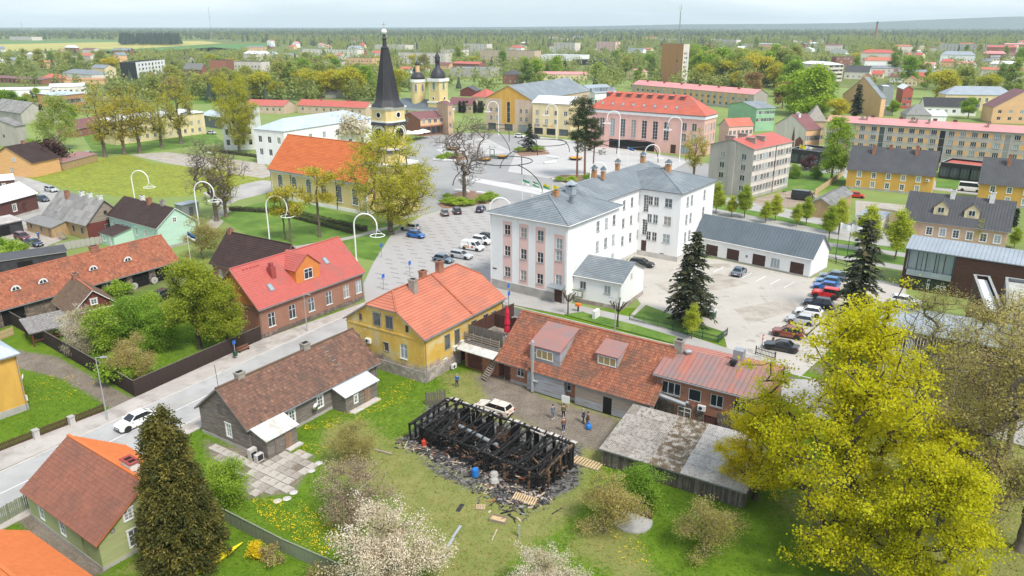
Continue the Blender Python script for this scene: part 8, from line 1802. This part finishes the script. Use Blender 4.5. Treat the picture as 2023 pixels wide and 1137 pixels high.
for i,y in enumerate((1122,1114)):
 p = G(408 + i * 10,y); r = thing('kayak',['yellow kayak lying on grass, nearer to the conifer','yellow kayak lying on grass, right of the other one'][i],'kayak',p,rad(90 - 40),'kayaks on the lawn'); m = M(); m.tube([(-2.9,0,.45),(-1.9,0,.28),(0,0,.24),(1.9,0,.28),(2.9,0,.45)],[.03,.2,.32,.2,.03],8); m.build('hull','kayak',r); boxpart('cockpit',r,(-.4,.5,-.18,.18,.48,.57),'steel_black')
# ---------------------------------------------------------------- fences
fence([(-40,606),(0,628),(268,784),(516,672)],2.1,.22,.004,'wood_fence','tall dark brown board fence around the apple garden',post=3,cap='wood_fence_grey',thick=.03)
fence([(-60,915),(0,893),(66,867)],.95,.09,.05,'wood_brown','low brown picket fence at the left edge, before the grassy mound',post=4,rails=2); fence([(80,862),(135,840)],.95,.09,.05,'wood_brown','low brown picket fence between the two stone gateposts',post=4); fence([(150,835),(206,813)],.95,.09,.05,'wood_brown','low brown picket fence ending at the street lamp',post=4)
for x,y,t in ((73,866,'pale stone gatepost nearest the left edge'),(143,839,'pale stone gatepost nearest the street lamp')): loose('gatepost',t + ', between brown picket fences','gatepost',x,y,34,[('shaft','concrete_light',[(-.28,.28,-.28,.28,0,1.0)]),('cap','concrete',[(-.33,.33,-.33,.33,1.0,1.1)])],'stone gateposts')
fence([(441,1030),(560,1092),(650,1132),(720,1165)],1.35,.12,.02,'wood_fence_green','grey green board fence across the lower lawn',post=2.2,pm='metal_slate',cap='wood_fence_green'); fence([(-20,1050),(62,1003)],1.6,.12,.04,'wood_fence_green','green slatted gate fence beside the green house',post=2)
fence([(842,800),(880,797)],1.7,.2,.03,'wood_fence_grey','leaning grey plank fence remnant behind the ruin',vary=.12); fence([(0,672),(28,661)],1.2,.1,.03,'wood_new','new pale plank fence at the left edge',post=2); fence([(112,497),(207,480)],1.6,.8,.02,'concrete','grey concrete panel fence behind the stable roof',post=3)
fence([(1243,633),(1418,677),(1437,662)],1.15,.035,.13,'iron_green','dark green iron railing around the spruce lawn',name='railing',post=2.4,pw=.06); fence([(1630,515),(1672,527)],1.3,.04,.2,'steel_black','black metal gate at the end of the garage row',name='gate',post=2.2,pw=.08); fence([(1610,385),(1665,347)],1.6,.3,.01,'wood_new','pale board fence between the lawn and wooden barn',post=3); fence([(1492,700),(1530,712)],1.2,.04,.16,'steel_black','black railing beside the car park entrance',name='railing',post=2)
for i in range(14): x = 1660 + (1516 - 1660) * i / 13; y = 541 + (686 - 541) * i / 13; loose('bollard','brown cone bollard in the row edging the parked cars','bollard',x,y,40,[('foot','rust',[(-.28,.28,-.28,.28,0,.18)]),('head','rust',[(-.14,.14,-.14,.14,.18,.7)])],'cone bollards along the car park')
for x,y,t in ((1391,622,'dark'),(1406,627,'green')): loose('waste_bin',t + ' wheeled waste container with pale lid behind the spruce','waste bin',x,y,30,[('body','plastic_green' if t == 'green' else 'steel_black',[(-.65,.65,-.5,.5,.12,1.15)]),('lid','plastic_white',[(-.7,.7,-.55,.55,1.15,1.28)]),('wheel','rubber',[(-.6,-.45,-.5,-.35,0,.16),(.45,.6,-.5,-.35,0,.16)])],'waste containers')
loose('utility_cabinet','white utility cabinet on the verge by the white annex','cabinet',1177,628,34,[('body','plastic_white',[(-.75,.75,-.25,.25,.1,1.35)]),('base','concrete',[(-.78,.78,-.28,.28,0,.1)])]); loose('orange_sign','orange square sign on a short black post by the verge','sign',1142,616,34,[('post','steel_black',[(-.1,.1,-.1,.1,0,1.0)]),('plate','sign_orange',[(-.35,.35,-.35,.35,1.0,1.4)])]); loose('no_entry_sign','round red and white sign at the car park entrance','sign',1503,700,34,[('post','steel_grey',[(-.04,.04,-.04,.04,0,2.2)]),('plate','plastic_red',[(-.4,.4,-.07,-.04,2.2,2.95)]),('bar','plastic_white',[(-.32,.32,-.09,-.07,2.47,2.67)])]); loose('white_board','white board leaning at the corner of the grey clad bay','board',1117,803,120,[('panel','plastic_white',[(-.5,.5,-.05,.05,.5,1.4)]),('leg','wood_new',[(-.4,-.33,-.05,.05,0,.5),(.33,.4,-.05,.05,0,.5)])])
for x,y,t in ((810,545,'beside the silver cars'),(758,572,'at the corner of the red brick house'),(754,508,'at the lawn edge under the arched lamp'),(1004,592,'before the white office plinth'),(1005,608,'at the kerb of the cross road')): loose('road_sign','blue road sign on a grey post ' + t,'sign',x,y,30,[('post','steel_grey',[(-.04,.04,-.04,.04,0,2.1)]),('plate','sign_blue',[(-.35,.35,-.07,-.04,2.1,2.8)])],'blue road signs')
loose('bus_stop_sign','bus stop post with blue plate and green litter bin at the dark fence','sign',466,709,34,[('post','steel_grey',[(-.04,.04,-.04,.04,0,2.6)]),('plate','sign_blue',[(-.25,.25,-.06,-.04,2.2,2.7)]),('bin','plastic_green',[(-.22,.22,-.22,.22,.5,1.1)])]); bench(482,694,34,'red brown wooden bench against the dark brown fence')
boxes_ = [(912,379,118),(956,384,118),(868,317,118),(888,318,118),(1105,357,118),(1086,322,60),(1093,312,118)]
for x,y,az in boxes_: loose('plaza_bench','long white block bench on the market square ' + {912: 'behind the bare tree, left one',956: 'behind the bare tree, right one',868: 'at the left flower bed, left one',888: 'at the left flower bed, right one',1105: 'below the pines',1086: 'swing seat turned sideways',1093: 'swing seat facing front'}[x],'bench',x,y,az,[('seat','steel_white',[(-2.2,2.2,-.4,.4,.15,.65)]),('base','steel_grey',[(-2.0,2.0,-.3,.3,0,.15)])],'white benches on the square')
for x,y,t in ((893,296,'left'),(957,317,'nearest the playhouse, left'),(991,312,'nearest the playhouse, right'),(1137,315,'beside the pines')): r = lathe_thing('flower_bowl','round planter full of yellow flowers, ' + t,'planter',x,y,[(1.2,0),(2.2,.5),(2.3,.75),(2.1,.75)],'steel_black','bowl',16,'round planters on the square'); m = M(); m.lathe([(2.1,.7),(1.9,.82),(.8,.9),(.1,.92)],14); m.build('flowers','flower_orange',r)
loose('playhouse','green play frame on the square beside the planters','playhouse',976,313,118,[('panel','trim_green',[(-1.6,1.6,-.1,.1,.2,1.1),(-1.6,-1.4,0,2,.2,1.1)]),('post','iron_green',[(-1.6,-1.45,-.1,.1,0,3.0),(.0,.15,-.1,.1,0,3.0)]),('beam','iron_green',[(-1.6,.15,-.1,.1,3.0,3.2)])])
loose('grey_kiosk','small grey metal kiosk at the meadow edge behind the mint house','kiosk',372,425,34,[('body','steel_grey',[(-2.2,2.2,-1.4,1.4,0,2.9)]),('roof','metal_light',[(-2.4,2.4,-1.6,1.6,2.9,3.05)]),('door','metal_slate',[(-.5,.5,-1.44,-1.4,.1,2.2)])])
# ---------------------------------------------------------------- steel rings and arched lamps
def ring_frame(cx,cy,wpx,feet,label,z=5.2):
 c = G(cx,cy,z); R_ = wpx / 2 * (c.y * _cp + (CAMH - z) * _sp) / F; r = thing('steel_ring_frame',label,'sculpture',(c.x,c.y,0),0,'black steel ring frames on the square')
 m = M(); m.tube([(R_ * math.cos(6.2832 * i / 40),R_ * math.sin(6.2832 * i / 40),z) for i in range(41)],.13,6,0,.5,False); m.build('ring','steel_black',r)
 for x,y in feet:
  p = G(x,y) - Vector((c.x,c.y,0)); e = p.normalized() * R_; pts = []
  for i in range(11): t = i / 10; pts.append((e.x + (p.x - e.x) * math.sin(t * 1.5708),e.y + (p.y - e.y) * math.sin(t * 1.5708),z * math.cos(t * 1.5708)))
  m = M(); m.tube(pts,.13,6); m.build('leg','steel_black',r)
ring_frame(968,250,78,[(882,288),(1008,303),(1006,279)],'black steel ring on curved legs, the farthest left on the square'); ring_frame(1071,281,97,[(988,332),(1062,307),(1125,300)],'black steel ring on curved legs around the little spruce'); ring_frame(996,317,112,[(895,366),(1031,344),(1072,381)],'black steel ring on curved legs, nearest, right of the bare tree'); ring_frame(1240,283,102,[(1300,321),(1266,317),(1218,303)],'black steel ring on curved legs in front of the pink theatre')
for x,y,t,az,lb in ((704,515,421,97,'behind the red brick house'),(533,478,386,97,'behind the dark brown roof'),(394,452,358,97,'right of the mint house'),(268,404,336,97,'on the dandelion meadow'),(404,348,300,97,'far up the meadow path'),(968,468,390,94,'left of the white office'),(1165,377,320,97,'behind the white office roof, left'),(1273,333,285,97,'behind the white office roof, middle'),(1342,318,231,280,'before the pink theatre, right'),(1222,308,219,280,'before the pink theatre, left'),(985,266,200,280,'before the yellow gable building'),(1100,275,206,280,'before the cream shop house')): arch_lamp(x,y,t,az,'white arched lamp with hanging ring ' + lb,reach=4.4)
for x,y,t,az,lb in ((213,831,706,90,'at the picket fence end'),(607,655,580,120,'before the red brick house'),(1214,657,590,300,'on the verge by the pollard'),(1696,498,470,90,'beside the white flags'),(1846,770,716,90,'in the sparse trees, left'),(1882,790,733,90,'in the sparse trees, right')): lamp_post(x,y,t,az,'grey street lamp ' + lb)
for x,y,t,c,lb in ((378,522,455,('blue','black','white'),'with limp tricolour by the stable'),(1032,397,352,('green','white'),'with green flag, first left'),(1051,392,356,('green','white','green'),'with green and white flag'),(1072,388,360,('yellow','green'),'with yellow green flag'),(1091,384,363,('yellow',),'with yellow flag, last right'),(1239,328,289,('blue','black','white'),'with blue black white flag behind the office roof'),(1650,512,437,('white',),'with white flag, left of two by the garages'),(1673,507,440,('white',),'with white flag, right of two by the garages'),(1576,320,284,('yellow',),'first by the mural house'),(1589,318,286,('white',),'second by the mural house'),(1603,317,290,('yellow','white'),'third by the mural house')): flagpole(x,y,t,c,'flagpole ' + lb,120,1.9,1.1,'steel_black' if x in (1650,1673) else 'steel_white','flagpoles of the town')
for x,y,t in ((806,276,'left'),(822,276,'middle'),(836,273,'right')): p = G(x,y); r = thing('parasol','open cream parasol before the brick shop, ' + t + ' one','parasol',p,0,'cream parasols'); m = M(); m.lathe([(3.2,2.6),(3.1,2.75),(.2,3.7)],8); m.build('canopy','umbrella_cream',r); m = M(); m.tube([(0,0,0),(0,0,3.6)],.06,5); m.build('pole','trim_wood',r)
# dark stones set into the parking square
sq = bpy.data.objects['parking_square']; m = M(); m.box(-.85,.85,-.19,.19,0,.012); sm = m.mesh('paving_stone','mosaic_dark'); poly = [G(*p)[:2] for p in ((778,480),(840,432),(960,396),(985,415),(972,470),(970,560),(900,560),(790,590),(745,560),(750,520))]; e = Vector((math.sin(rad(122)),math.cos(rad(122)),0)); f_ = Vector((-e.y,e.x,0)); o = G(850,500); k = 0
for i in range(-14,15):
 for j in range(-22,30):
  q = o + e * (i * 4.3 + (j % 2) * 2.1 + RND.uniform(-.5,.5)) + f_ * (j * 1.9)
  if pmask(np.array([q.x]),np.array([q.y]),poly,.1,False)[0] > .5 and k < 290: inst('paving_stone',sm,sq,(q.x,q.y,.012),math.atan2(e.y,e.x)); k += 1
# ---------------------------------------------------------------- vehicles and people
for a in (('coupe_suv','white',267,832,213,'white crossover car driving on the street'),('wagon','burnt',976,806,303,'scorched cream and rust estate car behind the ruin'),('suv','silver',810,450,296,'silver estate parked nose left beside the blue hatchback'),('hatch','blue',822,464,118,'bright blue hatchback on the parking square'),('wagon','silver',911,504,120,'silver estate parked below the white delivery van'),('suv','white',952,476,120,'white car with black roof behind the delivery van'),('hatch','black',963,469,120,'black car half hidden by the white office corner'),('hatch','greyblue',876,512,120,'dark car behind the chimneys of the yellow house'),('hatch','grey',879,420,350,'grey car left in the short row by the flower bed'),('wagon','black',903,416,350,'black estate right in the short row by the flower bed'),('hatch','darkblue',950,413,12,'dark blue hatchback alone near the flower bed'),('wagon','black',1268,520,118,'black estate parked beside the white office wing'),('sedan','greyblue',1460,536,32,'dark grey car in front of the brown garage doors'),
   ('suv','greyblue',1645,547,298,'blue grey car, rearmost of the car park row'),('hatch','lightblue',1636,556,298,'pale blue car, second from the rear of the row'),('hatch','blue',1631,566,298,'mid blue car directly behind the red jeep'),('jeep','red',1630,582,298,'red jeep in the car park row'),('suv','darkblue',1616,600,298,'dark blue estate in front of the red jeep'),('hatch','white',1598,616,298,'white car in the row behind the yellow maple'),('hatch','silver',1582,632,298,'silver hatchback in the row behind the yellow maple'),('suv','brown',1556,658,298,'copper brown estate near the car park entrance'),('sedan','black',1543,684,298,'black saloon nearest the car park entrance'),
   ('wagon','white',1790,595,120,'white estate before the dark brown modern building'),('suv','maroon',45,469,125,'maroon car parked on the grass at the left'),('sedan','darkblue',67,480,120,'dark blue saloon in front of the maroon car'),('wagon','silver',101,374,125,'silver estate on the street by the meadow'),('hatch','darkblue',84,393,120,'dark blue car behind the white roofed house'),('suv','black',326,582,20,'black car in the courtyard behind the maples'),('bigvan','black',1586,391,122,'black van on gravel beside the wooden barn'),('bigvan','white',1916,374,122,'white van between the two ochre houses'),('suv','white',1027,269,120,'white car before the yellow gable building'),('hatch','black',1057,270,120,'black car before the cream shop house'),('hatch','red',1692,386,120,'red car beside the ochre house'),('hatch','silver',176,304,110,'silver car behind the garden shed'),('hatch','teal',108,320,100,'grey green car under the dark bushes'),('suv','black',1195,285,120,'black car on the square before the theatre'),('hatch','silver',418,262,110,'silver car beside the blue grey house'),('wagon','red',1578,312,120,'red car in front of the low dark shop')): car(*a)
r = car('van','white',934,488,120,'white delivery van with printed side on the parking square',panelvan=True); boxpart('side_print',r,(-1.5,-.2,-.965,-.955,.55,1.05),'plaster_tan'); boxpart('red_print',r,(.2,.7,-.965,-.955,.6,1.0),'plastic_red')
for a in ((903,764,200,'cloth_blue','cloth_navy','person in a bright blue jacket standing on the grass by the yellow house','hair_grey','fold'),(1092,826,160,'cloth_grey','cloth_grey','person in grey blue overalls and white shoes in the yard','hair_dark','fold','shoe_white'),(1113,825,190,'cloth_olive','cloth_black','person in an olive top and black trousers before the white board','hair_dark','down'),(1113,852,350,'cloth_brown','cloth_navy','person in a brown jacket, seen from behind, nearest the ruin','hair_grey','down','shoe_white'),(1152,835,110,'cloth_navy','cloth_navy','person in dark blue with hands raised, left of the bag carrier','hair_grey','phone'),(1161,841,250,'cloth_brown','cloth_black','person in dark clothes beside the blue bag','hair_dark','down'),(77,472,120,'cloth_blue','cloth_navy','person in blue standing by the old wooden house stairs','hair_dark','down')): person(*a)
r = lathe_thing('bag','bright blue plastic bag on the ground in the yard','bag',1163,847,[(.25,0),(.36,.2),(.3,.5),(.08,.68),(.16,.8)],'plastic_blue','sack',8)
# ---------------------------------------------------------------- planting
for a in (('thuja_brown',368,1118,796,'tall broad brown green conifer in front of the green house',.88),('blossom',766,1155,1016,'white blossoming apple tree, largest, at the lower edge'),('blossom_pink',697,1030,922,'pale pink budding apple tree above the white blossoming one'),('blossom',1075,1190,1098,'white blossom crown just entering the lower edge'),('olive_bush',702,905,832,'sparse olive bush beside the slab patio'),('olive_bush',1195,1052,948,'olive apple tree left of the round cover'),('green_bush',1262,1000,925,'fresh green bush behind the round cover'),('olive_bush',1395,1100,1000,'low olive bush left of the big yellow maple'),('green_bush',452,990,912,'bright green bush between conifer and patio'),('shrub_bare',537,1112,1080,'round bare shrub by the green fence'),('shrub_yellow',505,1100,1078,'small yellow flowering shrub by the green fence'),('shrub_bare',640,1150,1112,'bare shrub at the lower end of the green fence'),
   ('maple_big',1648,1085,600,'huge yellow green maple filling the right foreground'),('maple_big2',1788,1190,905,'lower yellow maple right of the huge one'),('maple_big2',1492,985,812,'yellow maple at the corner of the brick building'),('olive_tall',1792,880,585,'sparse budding tree before the modern hall, left'),('olive_tall',1838,862,590,'sparse budding tree forked low before the modern hall'),('olive_tall',1872,1030,640,'sparse budding tree right of the maple, middle'),('olive_tall',1925,1090,610,'sparse budding tree with dark trunk at the right'),('olive_tall',2012,1085,600,'sparse budding tree at the right edge'),('olive_tall',1985,905,590,'sparse budding tree at the right edge, farther back'),('olive_bush',1880,900,800,'low bush between the sparse trees'),
   ('spruce_big',1362,640,455,'dark spruce on the lawn beside the car park'),('linden_cone',1366,670,603,'small light green tree at the iron railing'),('spruce_thin',1690,625,432,'tall thin spruce at the right end of the parked cars'),('pollard',1122,621,575,'pollarded bare tree by the notice board'),('pollard',1220,647,590,'pollarded bare tree by the white annex corner'),('poplar_col',1642,358,233,'tall columnar green tree beside the ochre house'),('maple_young',395,688,500,'green yellow maple in the garden, left of two',.85),('maple_young',452,692,548,'smaller green maple beside the red brick house',.8),('blossom',165,695,615,'white apple tree before the dark red cottage',.8),('green_bush',205,690,610,'green leafy apple tree before the dark red cottage'),('green_bush',262,680,590,'green apple tree in the garden middle'),('green_bush',318,690,612,'fresh green apple tree in the garden middle',.85),('olive_bush',270,748,662,'olive grey apple tree near the fence corner',.85),('shrub',236,757,712,'green bush in the fence corner'),('green_bush',300,640,580,'green bush at the garden end'),('shrub',236,587,558,'round clipped green bush before the stable'),('olive_bush',402,512,432,'olive round tree beside the tricolour flagpole'),
   ('bare_big',428,436,275,'leaning bare tree by the arched lamp'),('bud_big',447,428,295,'second budding tree by the arched lamp'),('willow',118,296,183,'weeping birch with white trunk at the left'),('bud_big',208,310,172,'budding lime tree, first of the row before the cream block'),('bud_big',246,305,178,'budding lime tree, second of the row before the cream block'),('bud_big',277,302,172,'wide budding lime tree, third of the row before the cream block'),('bud_big',320,292,182,'budding lime tree, fourth of the row before the cream block'),('bud_big',358,284,152,'tall budding lime tree, last of the row before the cream block'),('church_tree',474,304,150,'yellow budding tree before the white flat school wing',.72),('church_tree',772,462,264,'large yellow green oak in front of the church tower'),('thin_bud',563,472,352,'slim budding tree, left, before the church windows'),('thin_bud',632,468,300,'slim budding tree, taller, before the church windows'),('thin_bud',575,478,345,'slim leaning tree beside the arched lamp at the church'),('town_blossom',690,300,220,'white blossoming tree left of the church tower'),('bare_big',918,396,232,'bare tree on the round bed at the square'),('pine',1140,354,192,'tall pine on the square, left of two'),('pine',1155,352,188,'tall pine on the square, right of two'),('pine',1172,346,230,'smaller pine at the right of the pair'),('spruce_small',1045,298,243,'little spruce in the square bed'),('bud_big',1370,350,255,'budding tree left of the grey apartment block'),('dark_bush',105,332,285,'dark red bush beside the orange cottage'),('dark_bush',82,338,300,'low dark red bush beside the orange cottage'),('green_bush',70,318,275,'pale green bush behind the orange cottage'),('spruce_far',1690,232,165,'dark spruce behind the pink apartment roof'),('green_tree',1912,234,190,'round green tree behind the long apartment roof'),('green_tree',1762,228,196,'light green tree behind the long apartment roof'),('green_bush',1568,352,325,'green bush at the apartment block corner'),('dark_bush',1600,335,312,'low dark evergreen bush by the flagpoles'),('green_bush',1612,352,328,'green bush by the columnar tree'),('thuja_col',2003,448,412,'small dark columnar evergreen by the ochre house'),('spruce_far',1705,205,160,'second dark spruce beyond the mural house'),('shrub',32,512,480,'green bush before the parked maroon car'),('shrub',8,505,475,'green bush at the left edge of the yard')): tree(*a[:5],wide=a[5] if len(a) > 5 else 1.0)
for i,(x,y) in enumerate(((880,402),(893,404),(908,407),(930,405),(950,400),(968,396),(885,392),(872,316),(885,313),(900,311),(1026,300),(1062,299),(1105,358),(1128,360),(1165,358))): tree('shrub',x,y,None,'low green shrub in a bark bed on the market square','low shrubs in the square beds',h=1.3 + i % 3 * .35,wide=1.5)
for i,(x,y,t) in enumerate([(1414,422,363),(1445,428,388),(1470,430,367),(1512,440,398),(1531,436,384),(1573,447,403),(1592,444,391),(1637,472,408),(1656,462,394),(1712,498,408),(1768,512,416),(1857,470,428),(1931,482,436),(2003,490,450)]): tree('linden_cone',x,y,t,'bright green cone shaped lime tree, ' + ['first','second','third','fourth','fifth','sixth','seventh','eighth','ninth','tenth','eleventh','twelfth','thirteenth','fourteenth'][i] + ' from the left along the avenue','lime trees along the avenue',wide=1.15)
hedge([(583,424),(650,440),(722,456)],1.6,1.0,'clipped dark hedge, nearer the church wall'); hedge([(455,415),(545,420),(620,440),(700,461)],1.4,.9,'clipped dark hedge, nearer the arched lamps'); hedge([(430,300),(505,310),(545,318)],1.2,.9,'low clipped hedge along the school path',den=50)
for i,x in enumerate((909,916,923,938,947,952)): tree('thuja_col',x,222 + i % 2,199,'dark columnar evergreen before the brown roofed low house','columnar evergreens near the Orthodox church',name='evergreen')
def town_trees():
 rs = np.random.RandomState(12); n = 0
 for poly,cnt,kinds,h0 in (([(420,130),(740,112),(740,200),(600,195),(430,205)],52,('town_yellow','town_poplar','town_round','town_sparse','town_fresh'),14),([(-30,112),(230,118),(230,150),(120,138),(-30,150)],44,('town_round','town_poplar','town_yellow'),13),([(-30,195),(120,200),(200,226),(60,262),(-30,240)],12,('town_round','town_fresh','spruce_far'),9),([(270,150),(430,156),(430,198),(290,205)],16,('town_round','town_poplar','town_sparse'),14),([(745,120),(960,126),(960,162),(760,182)],20,('town_poplar','town_yellow','spruce_far','town_sparse'),13),([(960,128),(1300,108),(1300,158),(1060,160)],30,('town_poplar','town_round','town_fresh'),13),([(1362,100),(1580,98),(1580,198),(1530,200),(1372,160)],56,('town_poplar','town_fresh','town_yellow','brown_tree','town_round'),17),([(1540,180),(1660,175),(1660,228),(1590,232)],10,('town_fresh','town_poplar'),14),([(1680,95),(2060,92),(2060,185),(1840,180),(1680,150)],52,('town_poplar','town_round','town_yellow','town_blossom'),13)):
  lo,hi = np.array(poly).min(0),np.array(poly).max(0); c = 0; tries = 0
  while c < cnt and tries < 3000:
   tries += 1; x,y = rs.uniform(lo[0],hi[0]),lo[1] + (hi[1] - lo[1]) * rs.uniform(0,1) ** .9
   if pmask(np.array([x]),np.array([y]),poly,.1,False)[0] < .5: continue
   g = G(x,y)
   if any(-5 < (g - a).dot(u) < L + 5 and -11 < (g - a).dot(v) < W_ + 4 for a,u,v,L,W_,_ in FOOT): continue
   hh = h0 * rs.uniform(.7,1.3)
   if hides(g.x,g.y,hh) and rs.uniform() < .88: continue
   k = kinds[rs.randint(len(kinds))]; a,u,v,L,W_,lb = min(FOOT,key=lambda q: (q[0] + q[1] * (q[3] / 2) + q[2] * (q[4] / 2) - g).length); ce = a + u * (L / 2) + v * (W_ / 2); d = g - Vector((ce.x,ce.y,0)); al,ac = d.y,d.x
   where = ('behind' if al > 0 else 'in front of') if abs(al) > abs(ac) else ('to the right of' if ac > 0 else 'to the left of')
   adj = {'town_yellow': 'yellow budding tree','town_poplar': 'pale green tall tree','town_round': 'round green tree','town_sparse': 'sparse budding tree','town_fresh': 'fresh green tree','spruce_far': 'dark spruce','brown_tree': 'brownish budding tree','town_blossom': 'whitish blossoming tree'}[k]
   tree(k,x,y,None,adj + ' ' + where + ' the ' + ' '.join(lb.split(',')[0].split()[:7]),'trees among the far town houses',h=hh * (.55 if k == 'town_blossom' else 1)); c += 1
town_trees()
for i in range(18): tree(('town_poplar','town_fresh','town_yellow','town_round')[i % 4],1368 + i * 11.5,156 + (i * 7) % 15 + i * .5,98 + (i * 11) % 27,('pale green','fresh green','yellow budding','round green')[i % 4] + ' tall tree in the grove right of the orange tower block','tall grove beside the tower block',wide=1.15)
for x,y,t,k,lb in ((1545,214,158,'brown_tree','brownish tree behind the green rendered block'),(1570,224,146,'town_fresh','fresh green tall tree behind the green block, left'),(1600,230,136,'town_fresh','fresh green tall tree behind the green block, right'),(1625,222,165,'town_poplar','pale tree left of the peach hall'),(1650,236,190,'town_yellow','small yellowish tree below the peach hall'),(1855,197,132,'town_yellow','large yellow green tree above the long black roof'),(1905,192,136,'town_round','olive green tree left above the white villa'),(1950,188,142,'town_yellow','yellowish tree behind the white villa'),(1998,186,118,'town_poplar','tall green tree behind the beige house'),(1792,166,114,'town_fresh','green tree between red roofs above the grey cube'),(1762,150,106,'town_poplar','tall pale tree above the peach hall'),(1830,176,138,'town_poplar','pale tree left of the large yellow green one'),(1690,150,112,'town_poplar','tall pale tree right of the brick flats'),(2015,140,96,'town_fresh','tall green tree at the right edge, far back'),(1262,176,132,'town_poplar','pale tree left of the orange tower block'),(1060,166,120,'town_fresh','fresh green tree right of the small brick house'),(1040,168,118,'town_poplar','tall green poplar behind the yellow gable roof'),(905,128,92,'town_poplar','green poplar left of the beige school block'),(780,190,128,'town_yellow','olive budding tree between spire and Orthodox church'),(690,195,128,'town_yellow','broad yellowish tree left of the black spire'),(655,192,132,'town_yellow','yellow tree behind the dusty red roof'),(575,172,122,'town_poplar','round pale tree in the park lawn'),(515,196,138,'town_yellow','golden tree above the dusty red roofs')): tree(k,x,y,t,lb,'trees among the far town houses')
